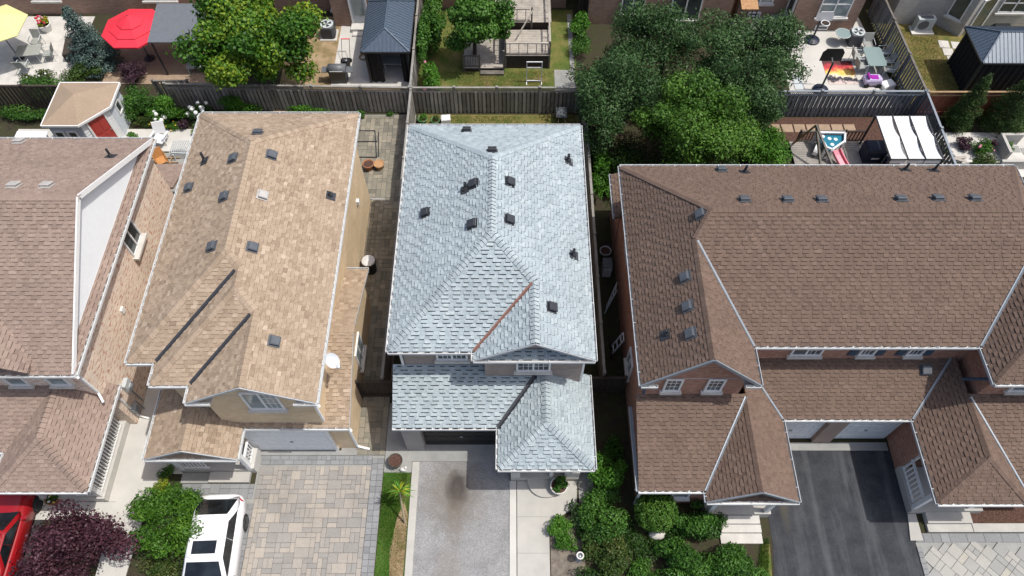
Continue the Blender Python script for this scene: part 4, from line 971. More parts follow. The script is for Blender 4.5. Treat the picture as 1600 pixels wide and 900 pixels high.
    # porches
    MB().box(15.27, 7.44, -.02, 18.0, 9.19, .42).build('porch_slab', 'concrete', hs); MB().box(15.85, 7.02, -.02, 17.55, 7.43, .28).build('porch_step', 'concrete', hs); MB().box(15.85, 6.72, -.02, 17.55, 7.01, .14).build('porch_step', 'concrete', hs)
    MB().box(7.35, 7.30, -.02, 9.85, 9.19, .50).build('porch_slab', 'concrete', hs)
    for x, y in ((15.42, 7.6), (17.5, 7.6), (9.65, 7.42), (7.5, 7.42)): MB().cbox((x, y, 1.5), (.16, .16, 2.2)).build('post', 'white_trim', hs)
    railing(hs, (15.36, 7.72), (15.36, 9.15), .42, .9, .17)
    for x, y in ((8.46, 19.6), (8.41, 16.64), (9.97, 16.64), (11.2, 16.64), (14.1, 16.7), (15.48, 16.75), (16.81, 16.75)): vent(hs, B, x, y, 'vent_grey', .36)
    for x, y in ((6.74, 15.96), (6.06, 13.72), (6.01, 12.57), (5.99, 11.54)): vent(hs, L, x, y, 'vent_grey', .34)
    vent(hs, GA, 15.5, 11.85, 'vent_grey', .36)
    for x, y in ((9.34, 19.45), (15.91, 19.68), (17.03, 19.6)): pipe(hs, B, x, y, .05, .4)
    pipe(hs, L, 5.28, 11.85, .05, .35)
    downspout(hs, [(4.40, 10.35, 5.5), (4.74, 10.66, 5.1), (4.74, 10.66, 4.2)], 'shutter_blue'); downspout(hs, [(M(xg) - .05, 10.5, 5.5), (16.85, 10.85, 5.0), (16.4, 11.2, 4.25)], 'shutter_blue'); downspout(hs, [(4.42, 7.6, 2.7), (4.74, 7.78, 2.3), (4.74, 7.78, .1)])
    return hs
house_brown()
# ================================================================ paving, lawns, drives
def sheet(name, poly, z, mat, th=.0):
    mb = MB()
    if th: mb.prism(poly, z - th, z)
    else: mb.face([(x, y, z) for x, y in poly])
    return struct(name, mb, mat)
def pave(parent, x0, y0, x1, y1, cell, z, mat, seed, nind, shapes, inside=None, rot=0., org=(0, 0), gap=.008, bev=.006, flat=.0):
    """random ashlar of single paving stones; nearest nind are pieces of their own, the rest one part"""
    rg = random.Random(seed); nx = int((x1 - x0) / cell + 1e-6); ny = int((y1 - y0) / cell + 1e-6); used = set(); st = []
    for j in range(ny):
        for i in range(nx):
            if (i, j) in used: continue
            cand = shapes[:]; rg.shuffle(cand); cand.append((1, 1))
            for w, h in cand:
                if i + w <= nx and j + h <= ny and all((i + a, j + b_) not in used for a in range(w) for b_ in range(h)): break
            for a in range(w):
                for b_ in range(h): used.add((i + a, j + b_))
            cx, cy = x0 + (i + w / 2) * cell, y0 + (j + h / 2) * cell
            if rot:
                dx, dy = cx - org[0], cy - org[1]; cx, cy = org[0] + dx * math.cos(rot) - dy * math.sin(rot), org[1] + dx * math.sin(rot) + dy * math.cos(rot)
            if inside is None or inside(cx, cy): st.append((cx, cy, w, h, rg.random()))
    st.sort(key=lambda q: (q[0]) ** 2 + (q[1]) ** 2 if q[1] > 4.9 else 1e6)
    cache = {}; rest = MB()
    for k, (cx, cy, w, h, t) in enumerate(st):
        d = (w * cell - gap, h * cell - gap, .05); dz = jit(rg, .002)
        if k < nind:
            key = (w, h, int(t * 5))
            if key not in cache: cache[key] = MB().cbox((0, 0, -.025), d, 0, (int(t * 5) + .5) / 5, bev).mesh('paver')
            o = link('paver', cache[key], mat, parent); o.location = (cx, cy, z + dz); o.rotation_euler.z = rot
        else: rest.cbox((cx, cy, z - .025 + dz), d, rot, t, bev)
    if rest.v: rest.build('paver_field', mat, parent, kind='stuff')
# drive of the tan house
drv = sheet('driveway', [(-10.5, 3.0), (-5.13, 3.0), (-5.13, 9.74), (-10.15, 9.74), (-10.15, 8.6), (-13.0, 8.6), (-13.0, 8.0), (-10.5, 8.0)], .006, 'concrete_grey')
drv['label'] = 'buff and grey paved driveway of the tan house'
pave(drv, -10.05, 3.2, -5.61, 9.36, .185, .05, 'paver_buff', 5, 280, [(2, 2), (2, 1), (2, 1), (1, 2), (1, 2), (3, 2)])
pave(drv, -5.60, 3.2, -5.14, 9.74, .23, .052, 'paver_grey', 6, 60, [(1, 1)]); pave(drv, -10.5, 3.2, -10.06, 8.0, .22, .052, 'paver_grey', 7, 30, [(1, 1)]); pave(drv, -10.05, 9.37, -5.61, 9.74, .185, .052, 'paver_grey', 8, 48, [(1, 1), (2, 1)])
pave(drv, -13.0, 8.02, -10.1, 8.6, .19, .05, 'paver_grey', 9, 40, [(2, 1), (2, 2)])
sdp = sheet('side_path', [(-6.9, 9.76), (-5.12, 9.76), (-5.12, 28.5), (-8.9, 28.5), (-8.9, 22.8), (-6.9, 22.8)], .006, 'concrete_grey')
sdp['label'] = 'old square paving beside and behind the tan house'
pave(sdp, -6.28, 9.78, -5.12, 28.5, .23, .045, 'paver_old', 10, 60, [(1, 1), (2, 1), (1, 2)]); pave(sdp, -8.69, 22.9, -6.29, 28.5, .24, .043, 'paver_old', 12, 60, [(1, 1), (2, 1), (1, 2)]); pave(sdp, -6.96, 16.6, -6.30, 22.88, .22, .043, 'paver_old', 13, 0, [(1, 1)])
pr_ = sheet('patio', [(15.3, 3), (24, 3), (24, 6.7), (15.3, 6.7)], .006, 'concrete_grey')
pr_['label'] = 'diagonal sandy paving beside the black driveway'
pave(pr_, 10.5, -1, 27, 14, .225, .05, 'paver_sand', 14, 170, [(2, 2), (2, 1), (1, 2), (2, 2), (1, 1)], lambda x, y: 15.52 < x < 21 and 4.0 < y < 6.22, R(42), (18, 5), .01)
pave(pr_, 15.3, 6.36, 21, 6.70, .33, .052, 'paver_grey', 15, 30, [(2, 1), (1, 1)]); pave(pr_, 15.28, 4.6, 15.5, 6.36, .2, .052, 'paver_grey', 16, 20, [(1, 1)])
# drive and path of the grey-roofed house
sheet('driveway', [(-3.72, 3), (-.10, 3), (-.08, 9.5), (-3.72, 9.5)], .012, 'asphalt_pale')['label'] = 'pale grey asphalt driveway with a dark oil stain'
sheet('kerb', [(-3.98, 3), (-3.70, 3), (-3.70, 9.48), (-3.98, 9.48)], .06, 'concrete', .1)
sheet('path', [(.20, 3), (1.40, 3), (1.42, 6.80), (1.75, 7.25), (2.5, 7.7), (2.58, 8.70), (.20, 8.70)], .05, 'concrete', .1)['label'] = 'concrete front path leading to the porch'
for y in (4.6, 5.95, 7.3): sheet('path_joint', [(.2, y), (1.42, y), (1.42, y + .02), (.2, y + .02)], .0535, 'concrete_grey')
sheet('kerb', [(-.09, 3), (.17, 3), (.17, 8.70), (-.09, 8.70)], .055, 'concrete_pale', .1)
sheet('path', [(-5.1, 9.05), (-4.0, 9.05), (-4.0, 10.2), (-4.25, 10.2), (-4.05, 12.0), (-5.1, 12.0)], .04, 'concrete_grey', .08)
sheet('side_strip', [(2.62, 7.75), (3.2, 7.75), (3.2, 11.5), (2.62, 11.5)], .03, 'concrete_grey', .05)
lw = [(-5.1, 3), (-4.0, 3), (-4.0, 9.0), (-5.1, 9.5)]
sheet('lawn', lw, .014, 'lawn_front')['label'] = 'patchy strip of grass between the two driveways'
grass('grass_blades', [(-5.1, 4.5), (-4.55, 4.5), (-4.5, 6.8), (-4.15, 9.0), (-5.1, 9.5)], 32000, 'grass_blade', 3, .06, .014, 'green grass blades between the paved and the asphalt driveway')
grass('grass_blades', [(-4.55, 4.5), (-4.0, 4.5), (-4.0, 9.0), (-4.4, 9.0)], 6000, 'grass_dry', 4, .05, .014, 'dry grass blades along the concrete kerb')
sheet('bare_patch', [(-4.5, 4.6), (-4.05, 4.7), (-4.02, 7.4), (-4.2, 7.9), (-4.45, 7.2), (-4.62, 6.0)], .018, 'lawn_bare')['label'] = 'bare tan earth in the grass strip'
# black drive
sheet('driveway', [(9.42, 3), (15.26, 3), (15.26, 9.94), (9.9, 9.94), (9.88, 6.3)], .012, 'asphalt_dark')['label'] = 'black asphalt driveway with pale streaks'
sheet('kerb', [(15.1, 6.42), (15.58, 6.42), (15.58, 7.42), (15.27, 7.42)], .07, 'concrete', .1)
mbx = [(8.0, 7.28, 9.42, 6.98, .36), (7.95, 6.97, 9.46, 6.68, .24), (7.9, 6.67, 9.48, 6.30, .12)]
sl = thing('stone_steps', 'pale stone steps up to the brown roofed porch', 'steps', (8.7, 6.7, 0))
for x0, y1, x1, y0, z in mbx: MB().box(x0, y0, -.02, x1, y1, z).build('step', 'stone_pale', sl)
sheet('mulch_bed', [(17.6, 7.05), (22, 7.05), (22, 7.84), (18.02, 7.84), (18.02, 7.45), (17.6, 7.45)], .06, 'mulch', .06)['label'] = 'reddish mulch bed under the right porch'
sheet('kerb', [(17.58, 6.72), (24, 6.72), (24, 7.04), (17.58, 7.04)], .14, 'concrete', .16)
sheet('flower_bed', [(1.46, 3), (9.3, 3), (9.3, 6.2), (7.6, 6.7), (6.8, 7.4), (3.3, 7.7), (2.5, 7.6), (1.8, 7.15)], .02, 'soil')
sheet('mulch_bed', [(1.44, 3), (2.7, 3), (2.75, 6.3), (2.5, 7.5), (1.85, 7.15), (1.46, 6.75)], .03, 'mulch_grey', .04)['label'] = 'dry grey mulch bed beside the front path'
sheet('lawn', [(8.9, 3), (9.42, 3), (9.75, 6.3), (9.47, 6.3), (9.3, 5.5)], .03, 'lawn_green'); grass('grass_blades', [(8.8, 4.6), (9.4, 4.6), (9.75, 6.5), (9.5, 6.5)], 7000, 'grass_blade', 7, .09, .03, 'grass blades along the edge of the black driveway')
# walk between the two left houses
sheet('path', [(-15.42, 3), (-14.4, 3), (-14.2, 7.5), (-13.6, 9.0), (-13.1, 9.0), (-13.1, 23), (-15.42, 23), (-15.42, 11.08), (-15.71, 11.08), (-15.71, 7.89), (-15.42, 7.89)], .05, 'concrete_pale', .1)['label'] = 'pale concrete walk between the two left houses'
sheet('path', [(-18.4, 7.2), (-15.42, 7.2), (-15.42, 7.88), (-18.4, 7.88)], .045, 'concrete_pale', .1)
sheet('path', [(-13.09, 8.62), (-11.98, 8.62), (-11.98, 9.03), (-13.09, 9.03)], .04, 'concrete_grey', .1)
sheet('driveway', [(-23, 3), (-18.0, 3), (-18.0, 7.18), (-18.42, 7.2), (-18.42, 9.28), (-23, 9.28)], .012, 'road_asphalt')
sheet('flower_bed', [(-18.0, 3), (-15.44, 3), (-15.44, 7.1), (-18.0, 7.1)], .02, 'soil')
# back gardens
sheet('lawn', [(-5.0, 22.2), (3.6, 22.2), (3.6, 28.5), (-5.0, 28.5)], .012, 'lawn_dry')['label'] = 'dry grass behind the grey roofed house'
grass('grass_blades', [(-4.6, 26.5), (3.4, 26.5), (3.4, 28.4), (-4.6, 28.4)], 15000, 'grass_blade', 9, .07, .012, 'grass blades along the foot of the back fence')
sheet('patio', [(-26, 25.9), (-16.2, 25.9), (-16.2, 27.45), (-26, 27.45)], .03, 'concrete_pale', .05)['label'] = 'white concrete strip behind the rose roofed house'
sheet('patio', [(-19.5, 23.2), (-15.2, 23.2), (-15.2, 25.8), (-19.5, 25.8)], .025, 'concrete_grey', .05)
sheet('patio', [(-32, 30.6), (-24.6, 30.6), (-24.6, 36.4), (-32, 36.4)], .03, 'stone_pale', .05)['label'] = 'pink stone terrace at the yellow parasol'
sheet('patio', [(-22.6, 30.8), (-16.2, 30.8), (-16.2, 36.5), (-22.6, 36.5)], .03, 'stone_brown', .05)
sheet('lawn', [(-12.8, 28.7), (-5.3, 28.7), (-5.3, 36.4), (-12.8, 36.4)], .012, 'lawn_bare')['label'] = 'bare sandy lawn beside the dark gazebo'
sheet('patio', [(-9.95, 30.6), (-5.5, 30.6), (-5.5, 36.0), (-9.95, 36.0)], .04, 'concrete_pale', .06)['label'] = 'white concrete slab under the dark gazebo'
sheet('lawn', [(-5.2, 28.7), (3.6, 28.7), (3.6, 37), (-5.2, 37)], .012, 'lawn_green')['label'] = 'green lawn in front of the wooden deck'
grass('grass_blades', [(-4.2, 28.9), (3.4, 28.9), (3.4, 31.8), (-4.2, 31.8)], 26000, 'grass_dry', 12, .06, .012, 'yellowing grass blades below the wooden deck')
sheet('path', [(2.35, 29.6), (3.5, 29.6), (3.5, 36.6), (3.25, 36.6), (3.25, 31.9), (2.35, 31.9)], .03, 'concrete_grey', .05)['label'] = 'narrow grey path beside the wooden deck'
sheet('patio', [(15.2, 29.0), (21.1, 29.0), (20.4, 36.4), (15.2, 36.4)], .03, 'concrete_pale', .05)['label'] = 'pale concrete patio with the dining set'
sheet('patio', [(12.8, 33.6), (15.18, 33.6), (15.18, 36.4), (12.8, 36.4)], .028, 'concrete_grey', .05)
sheet('lawn', [(21.5, 28.7), (32, 28.7), (32, 37), (21.0, 37)], .012, 'lawn_dry')['label'] = 'yellow lawn of the pale brick house'
grass('grass_blades', [(21.6, 28.8), (24.8, 28.8), (24.6, 35.3), (21.2, 35.3)], 26000, 'grass_dry', 15, .06, .012, 'dry yellow grass blades beside the slate fence')
for x, y in ((24.75, 34.0), (24.80, 33.35), (24.86, 32.7), (25.45, 33.9)): tag(MB().cbox((x, y, .02), (.58, .6, .05), R(-5), .5, .01).build('paving_slab', 'stone_pale'), 'pale square slab on the yellow lawn by the dark gazebo', 'slab', 'slabs on the yellow lawn')
sheet('mulch_bed', [(13.2, 26.6), (21.0, 26.6), (21.0, 28.3), (13.2, 28.3)], .015, 'mulch')['label'] = 'mulch strip along the slate fence'
for i in range(7):
    if i == 4: pass
    tag(MB().cbox((13.85 + i * .66 * 1.0, 27.5, .025), (.58, .56, .05), 0, .5, .01).build('stepping_stone', 'stone_brown'), 'square sandstone slab in the mulch along the slate fence', 'stepping stone', 'stepping stones in the mulch')
sheet('patio', [(21.6, 24.2), (29, 24.2), (29, 27.2), (21.6, 27.2)], .03, 'stone_pale', .05)['label'] = 'pale stone patio with concrete planter'
for i in range(4): tag(MB().cbox((24.4 + i * .75, 26.05 - .15 * (i % 2), .035), (.7, .45, .03), 0, .5, .006).build('paving_slab', 'concrete_grey'), 'grey slab set in the pale patio by the planter', 'slab', 'grey slabs in the pale patio')
sheet('flower_bed', [(3.9, 20.2), (13.2, 20.2), (13.2, 28.4), (3.9, 28.4)], .012, 'soil')

# ================================================================ fences
GF = 'weathered back fence'
fence((-18.0, 28.95), (-5.3, 28.66), 1.8, 'weathered grey fence with lattice top behind the tan house', lattice=.28)
fence((-5.2, 28.66), (3.65, 28.66), 1.8, 'weathered grey fence with lattice top behind the grey roofed house', lattice=.28)
fence((3.75, 28.6), (13.2, 28.5), 1.8, 'weathered fence hidden under the dark trees')
fence((-5.22, 12.4), (-5.22, 28.55), 1.75, 'grey side fence between the tan and the grey roofed house')
fence((-5.25, 28.8), (-5.30, 37.0), 1.8, 'grey side fence between the gazebo and the leafy hedge')
fence((3.72, 12.6), (3.72, 28.55), 1.8, 'narrow side fence between the grey and the brown roofed house')
fence((-28.0, 28.9), (-22.9, 28.9), 1.7, 'dark fence at the left edge behind the corner shed', 'wood_dark')
fence((13.3, 28.4), (21.25, 28.4), 1.8, 'slate painted fence behind the play deck', 'fence_slate', .15, -.03, .25, both=True, cap='metal_grey')
fence((21.3, 28.45), (21.05, 36.6), 1.8, 'slate painted fence beside the dining set', 'fence_slate', .15, -.03, cap='wood_grey')
fence((21.25, 23.3), (21.3, 28.35), 1.8, 'slate painted fence beside the white canopy', 'fence_slate', .15, -.03, cap='metal_grey')
fence((21.4, 28.4), (29.5, 28.4), 1.75, 'reddish brown fence behind the cedars', 'wood_red', .15, .012, .25, both=False, cap='wood_tan')
fence((-6.3, 12.25), (-4.75, 12.25), 1.65, 'dark wooden gate between the tan and the grey roofed house', 'wood_dark', .13, .012, both=False, group='wooden side gates', post=1.55, name='board_gate')
fence((2.7, 12.45), (4.6, 12.45), 1.6, 'dark wooden gate between the grey and the brown roofed house', 'wood_dark', .13, .012, both=False, group='wooden side gates', post=1.9, name='board_gate')
fence((-18.6, 29.05), (-16.8, 29.05), 1.9, 'short brown fence piece above the white hydrangeas', 'wood_grey', .13, .03, group=None)

# ================================================================ houses behind
def back_house(label, poly, mat, wins, doors, loc, roofmat='shingle_rose'):
    hs = thing('detached_house', label, 'house', loc, 'houses of the back row'); w = MB(); w.walls(poly, 0, 5.4); w.build('wall', mat, hs)
    x0 = min(p[0] for p in poly) - .4; x1 = max(p[0] for p in poly) + .4; y0 = 36.6; y1 = 46; hw = 2.9
    mb = MB(); a = [(x0, y0, 5.5), (x1, y0, 5.5), (x1, y1, 5.5), (x0, y1, 5.5)]; r0, r1 = (x0 + hw, (y0 + y1) / 2, 8), (x1 - hw, (y0 + y1) / 2, 8)
    mb.face([a[0], a[1], r1, r0]); mb.face([a[1], a[2], r1]); mb.face([a[2], a[3], r0, r1]); mb.face([a[3], a[0], r0]); mb.face(a[::-1]); mb.build('roof', roofmat, hs)
    for q in wins: window(hs, *q[:5], **q[5])
    for q in doors: door(hs, *q[:5], **q[5])
    return hs
S = -math.pi / 2
back_house('brown brick house behind the red parasol', [(-31, 36.6), (-15.5, 36.6), (-15.5, 46), (-31, 46)], 'brick_brown', [((-20.4, 36.6), S, 1.9, 1.0, 1.3, dict(glass='glass_pale')), ((-27, 36.6), S, 1.6, 1.0, 1.3, {})], [], (-23, 40, 0))
h = back_house('brown brick house with pale grey back door behind the barbecue', [(-14, 36.9), (-10.3, 36.9), (-10.3, 35.55), (-7.2, 35.55), (-7.2, 46), (-14, 46)], 'brick_brown', [((-10.3, 36.3), math.pi, .9, .9, 1.3, {})], [((-8.75, 35.55), S, .85, 2.05, 'door_grey', dict(z0=.3, glass='glass_pale', frame='white_trim'))], (-10, 40, 0))
MB().box(-9.3, 34.95, 0, -8.2, 35.53, .28).build('door_step', 'stone_pale', h); MB().box(-9.2, 34.6, 0, -8.3, 34.94, .14).build('door_step', 'stone_pale', h)
back_house('red brown brick house with the wooden deck', [(-4.6, 37.2), (3.2, 37.2), (3.2, 46), (-4.6, 46)], 'brick_brown', [((1.1, 37.2), S, 1.9, .95, 2.0, dict(sill=None)), ((-2.6, 37.2), S, 1.4, 1.1, 1.3, {})], [], (-.7, 41, 0))
back_house('brown brick house with sliding glass door behind the big trees', [(4.4, 35.75), (12.6, 35.75), (12.6, 46), (4.4, 46)], 'brick_brown', [((6.9, 35.75), S, 1.35, .75, 1.3, {}), ((9.95, 35.75), S, 1.75, .35, 2.1, dict(sill='stone_pale'))], [], (8.5, 41, 0))
h = back_house('brown brick house with the basketball patio', [(12.9, 36.35), (16.0, 36.35), (16.0, 35.2), (19.75, 35.2), (19.75, 46), (12.9, 46)], 'brick_brown', [((14.3, 36.35), S, 1.5, 1.0, 1.2, dict(glass='glass_pale')), ((18.2, 35.2), S, 1.75, .95, 1.75, dict(glass='glass_pale', rows=2)), ((17.9, 35.2), S, .75, .1, .3, dict(cols=1, sill=None)), ((14.2, 36.35), S, .75, .1, .3, dict(cols=1, sill=None))], [((16.0, 35.8), math.pi, .8, 2.0, 'door_grey', dict(z0=.25, glass='glass'))], (16, 41, 0))
MB().box(15.2, 35.3, 0, 15.98, 36.3, .22).build('door_step', 'concrete_grey', h)
back_house('pale brick house with angled bay at the right', [(22.0, 35.75), (24.7, 35.75), (25.75, 34.65), (27.6, 35.6), (32, 35.6), (32, 46), (22, 46)], 'brick_pale', [((25.22, 35.2), R(226.3), .85, .9, 1.5, dict(cols=1)), ((28.6, 35.6), S, 1.7, .95, 1.3, dict(rows=2))], [((26.7, 35.14), R(-62.8), 1.1, 2.05, 'glass', dict(z0=.2, panels=False))], (27, 41, 0))
fence((3.9, 36.3), (4.35, 36.3), 1.8, 'dark gate beside the house with the sliding glass door', 'wood_dark', group='wooden side gates', name='board_gate'); fence((12.4, 35.9), (12.95, 36.0), 1.8, 'brown gate beside the basketball patio house', 'door_brown', .13, .01, both=False, group='wooden side gates', name='board_gate')

# ================================================================ front yard things
def car(name, label, c, rz, paint, suv=True):
    """built with its nose towards local -y"""
    t = thing(name, label, 'car', (c[0], c[1], 0), None, False, rz); L2, W2 = 2.35, .93
    def ring(y, hw, zb, zm, zt, ht):
        return [(-hw * .86, y, zb), (-hw, y, zb + .14), (-hw * 1.0, y, zm), (-hw * .97, y, zm + .1), (-ht, y, zt), (-ht * .5, y, zt + .025), (ht * .5, y, zt + .025), (ht, y, zt), (hw * .97, y, zm + .1), (hw * 1.0, y, zm), (hw, y, zb + .14), (hw * .86, y, zb)]
    st = [(-2.36, .62, .40, .55, .66, .50), (-2.30, .78, .28, .58, .76, .62), (-2.1, .88, .22, .62, .86, .70), (-1.7, .92, .20, .68, .94, .76), (-1.1, .93, .20, .74, 1.0, .82), (-.6, .93, .20, .78, 1.02, .84), (.4, .93, .20, .80, 1.04, .85), (1.3, .93, .20, .82, 1.06, .84), (1.85, .91, .22, .82, 1.06, .80), (2.15, .87, .30, .80, 1.03, .74), (2.30, .80, .36, .74, .98, .66), (2.35, .64, .45, .70, .90, .52)]
    if not suv: st = [(y, hw, zb, zm, zt - .06 * (y > -.8) - .02, ht) for y, hw, zb, zm, zt, ht in st]
    mb = MB().loft([ring(*q) for q in st]); bd = mb.build('body', paint, t, True)
    bz = 1.03 if suv else .97; rz_ = 1.56 if suv else 1.42
    # greenhouse: glass below, painted roof and pillars above
    yb0, yb1, yr0, yr1 = -1.02, 2.22 if suv else 1.55, -.18, 1.42 if suv else .75
    def gr(z, y0, y1, hw, f=.94): return [(-hw * f, y0, z), (hw * f, y0, z), (hw, y0 + .18, z), (hw, (y0 + y1) / 2, z), (hw, y1 - .2, z), (hw * f, y1, z), (-hw * f, y1, z), (-hw, y1 - .2, z), (-hw, (y0 + y1) / 2, z), (-hw, y0 + .18, z)]
    k = lambda a, b_, q: a + (b_ - a) * q
    G_ = lambda q: gr(k(bz - .02, rz_ - .05, q), k(yb0, yr0, q), k(yb1, yr1, q ** .9), k(.83, .645, q))
    MB().loft([G_(q) for q in (0, .35, .7, 1.)]).build('cabin', paint, t, True)
    for nm, a_, b_, u0, u1, q0, q1 in (('windscreen', 0, 1, .03, .97, .03, .97), ('rear_window', 5, 6, .01, .99, .12, .97), ('side_window', 2, 3, .0, .992, .14, .90), ('side_window', 3, 4, .008, .86, .14, .90), ('side_window', 7, 8, .14, .992, .14, .90), ('side_window', 8, 9, .008, 1., .14, .90)):
        mb = MB(); cc = Vector((0, (yb0 + yb1) / 2, 1.0))
        qs = [q0 + (q1 - q0) * w / 4 for w in range(5)]
        rows = [[Vector(G_(q)[a_]).lerp(Vector(G_(q)[b_]), u) for u in (u0, u1)] for q in qs]
        n = (rows[0][1] - rows[0][0]).cross(rows[4][0] - rows[0][0]).normalized(); n = n if n.dot(rows[2][0] - cc) > 0 else -n
        for r0, r1 in zip(rows[:-1], rows[1:]): mb.face([r0[0] + n * .014, r0[1] + n * .014, r1[1] + n * .014, r1[0] + n * .014])
        mb.build(nm, 'glass_car', t, True)
    mb = MB().loft([gr(rz_ - .055, yr0 - .02, yr1 + .03, .655), gr(rz_ - .02, yr0 + .03, yr1 - .02, .64), gr(rz_, yr0 + .22, yr1 - .25, .52)]); rf = mb.build('roof_panel', paint, t, True); sm = rf.modifiers.new('smooth', 'SUBSURF'); sm.levels = sm.render_levels = 1
    if suv:
        MB().cbox((-.02, .28, rz_ - .012), (.86, .46, .05), 0, .5, .012).build('sunroof', 'glass_car', t)
    for sx in (-1, 1):
        for y in (-1.42, 1.40):
            tm = MB(); ring_ = lambda r_, x: [(sx * x, y + r_ * math.cos(2 * math.pi * j / 22), .34 + r_ * math.sin(2 * math.pi * j / 22)) for j in range(22)]
            tm.loft([ring_(.30, .70), ring_(.345, .73), ring_(.345, .91), ring_(.31, .945)]); w = tm.build('wheel', 'rubber', t, True)
            rm = MB(); rm.loft([ring_(.255, .93), ring_(.25, .952), ring_(.05, .945)])
            for j in range(5):
                a = 2 * math.pi * j / 5; rm.bar((sx * .955, y, .34), (sx * .957, y + .24 * math.cos(a), .34 + .24 * math.sin(a)), .05, .05)
            rm.build('rim', 'grill_metal', w)
        mm = MB().loft([[(sx * (.90 + dx), -.72 + dy * .8, 1.02 + dz) for dy, dz in ((-.09, -.05), (.09, -.05), (.09, .08), (-.09, .08))] for dx in (0, .12, .2)]); mm.build('side_mirror', 'black' if suv else paint, t)
        MB().loft([[(sx * x, y, z) for x, y, z in q] for q in ([(.60, 2.30, .84), (.86, 2.06, .86), (.86, 2.06, .98), (.60, 2.28, .97)], [(.62, 2.355, .85), (.905, 2.08, .86), (.90, 2.08, .97), (.60, 2.33, .96)])]).build('tail_light', 'light_red', t)
        MB().loft([[(sx * x, y, z) for x, y, z in q] for q in ([(.50, -2.28, .66), (.84, -1.95, .72), (.80, -1.95, .82), (.50, -2.22, .76)], [(.50, -2.345, .66), (.885, -2.02, .72), (.83, -1.98, .84), (.50, -2.26, .79)])]).build('headlight', 'glass_pale', t)
        MB().cbox((sx * .945, .45, .86), (.03, .18, .03)).build('door_handle', paint, t)
    MB().cbox((0, 2.345, .58), (.5, .04, .14)).build('number_plate', 'plastic_white', t)
    return t
car('parked_car', 'white car with black sunroof parked beside the paved drive', (-10.99, 5.58), R(2), 'white_paint')
car('parked_car', 'red car at the left edge below the rose roofed porch', (-19.10, 6.25), R(183), 'red_paint', False)

# yucca on a tall bare stem
t = thing('yucca', 'spiky yucca on a tall thin stem in the grass strip', 'plant', (-3.98 - .12, 7.05, 0)); rg = random.Random(4)
top = Vector((-4.14, 7.95 - .15, 1.75)); MB().tube([(-4.10, 7.05, -.02), (-4.12, 7.3, .6), (-4.14, 7.6, 1.25), top], [.045, .038, .034, .03], 7).build('stem', 'bark_pale', t)
for i in range(34):
    a = rg.uniform(0, 2 * math.pi); el = rg.uniform(-.5, 1.1); L_ = rg.uniform(.4, .62); d = Vector((math.cos(a) * math.cos(el), math.sin(a) * math.cos(el), math.sin(el))); s_ = d.cross(Vector((0, 0, 1))).normalized() * .028; m_ = top + d * L_ * .5 + Vector((0, 0, .05)); e_ = top + d * L_ - Vector((0, 0, .12))
    tt = rg.uniform(.2, .9); mb = MB().face([top - s_ * .5, top + s_ * .5, m_ + s_, m_ - s_], tt); mb.face([m_ - s_, m_ + s_, e_], tt); mb.build('leaf', 'leaf_lime' if rg.random() < .35 else 'leaf_bright', t)
def pot(name, label, c, r, h, mat, plant=None, group=None, n=500, soil='mulch', z=0., flowers=None):
    t = thing(name, label, 'pot', (c[0], c[1], z), group)
    MB().lathe((c[0], c[1], z), [(r * .72, 0), (r, h * .9), (r * 1.1, h * .9), (r * 1.1, h), (r * .95, h), (r * .93, h * .86)], 18).build('planter', mat, t, True)
    MB().lathe((c[0], c[1], z), [(r * .94, h * .84), (r * .94, h * .88)], 16).build('soil', soil, t)
    if plant: link('foliage', leaves_mesh('foliage', lumps((c[0], c[1], z + h + r * .4), (r * .85, r * .85, r * .6), 6, 3, .5), n, r * .35, 5, .4), plant, t)
    if flowers:
        rg = random.Random(int(c[0] * 50))
        for i in range(14): MB().ico((c[0] + jit(rg, r), c[1] + jit(rg, r), z + h + r * rg.uniform(.5, 1.2)), r * .2, 6, 4).build('flower', rg.choice(flowers), t)
    return t
pot('flower_pot', 'round dark pot of soil on the concrete pad by the garage', (-4.63, 9.42), .27, .42, 'pot_dark')
pot('flower_pot', 'round white pot with green plant on the front path', (1.82, 8.40), .32, .50, 'pot_white', 'leaf_green', n=900)
t = thing('garden_ornament', 'small white stone ornament beside the dark pot', 'ornament', (-4.33, 9.15, .04)); MB().ico((-4.33, 9.15, .12), (.14, .10, .09), 8, 5).build('body', 'pot_white', t, True); MB().ico((-4.22, 9.18, .24), (.06, .06, .06), 8, 5).build('head', 'pot_white', t, True)
t = thing('garden_ornament', 'small white figure on the porch wall of the grey roofed house', 'ornament', (1.55, 8.82, .34)); MB().lathe((1.55, 8.86, .34), [(.10, 0), (.11, .1), (.06, .28), (.03, .3)], 10).ico((1.55, 8.86, .68), .07, 8, 5).build('body', 'pot_white', t, True)
t = thing('garden_lantern', 'white ring topped lantern in the mulch bed by the path', 'lantern', (2.50, 5.75, 0)); MB().lathe((2.50, 5.75, 0), [(.14, 0), (.14, .05), (.05, .1), (.05, .5), (.13, .55), (.13, .6)], 12).build('stand', 'metal_grey', t, True)
mb = MB(); mb.tube([(2.5 + .12 * math.cos(a * .524), 5.75 + .12 * math.sin(a * .524), .68) for a in range(13)], .03, 6); mb.build('ring', 'pot_white', t, True)
t = thing('garden_stone', 'pale rounded stone between the front shrubs', 'stone', (5.5, 6.62, 0)); MB().ico((5.5, 6.62, .14), (.34, .22, .2), 9, 6).build('stone', 'stone_pale', t, True)
pot('flower_pot', 'pot of red and white flowers below the left porch', (-17.75, 7.95), .26, .4, 'terracotta', 'leaf_green', n=500, flowers=['flower_red', 'flower_white', 'flower_yellow'])
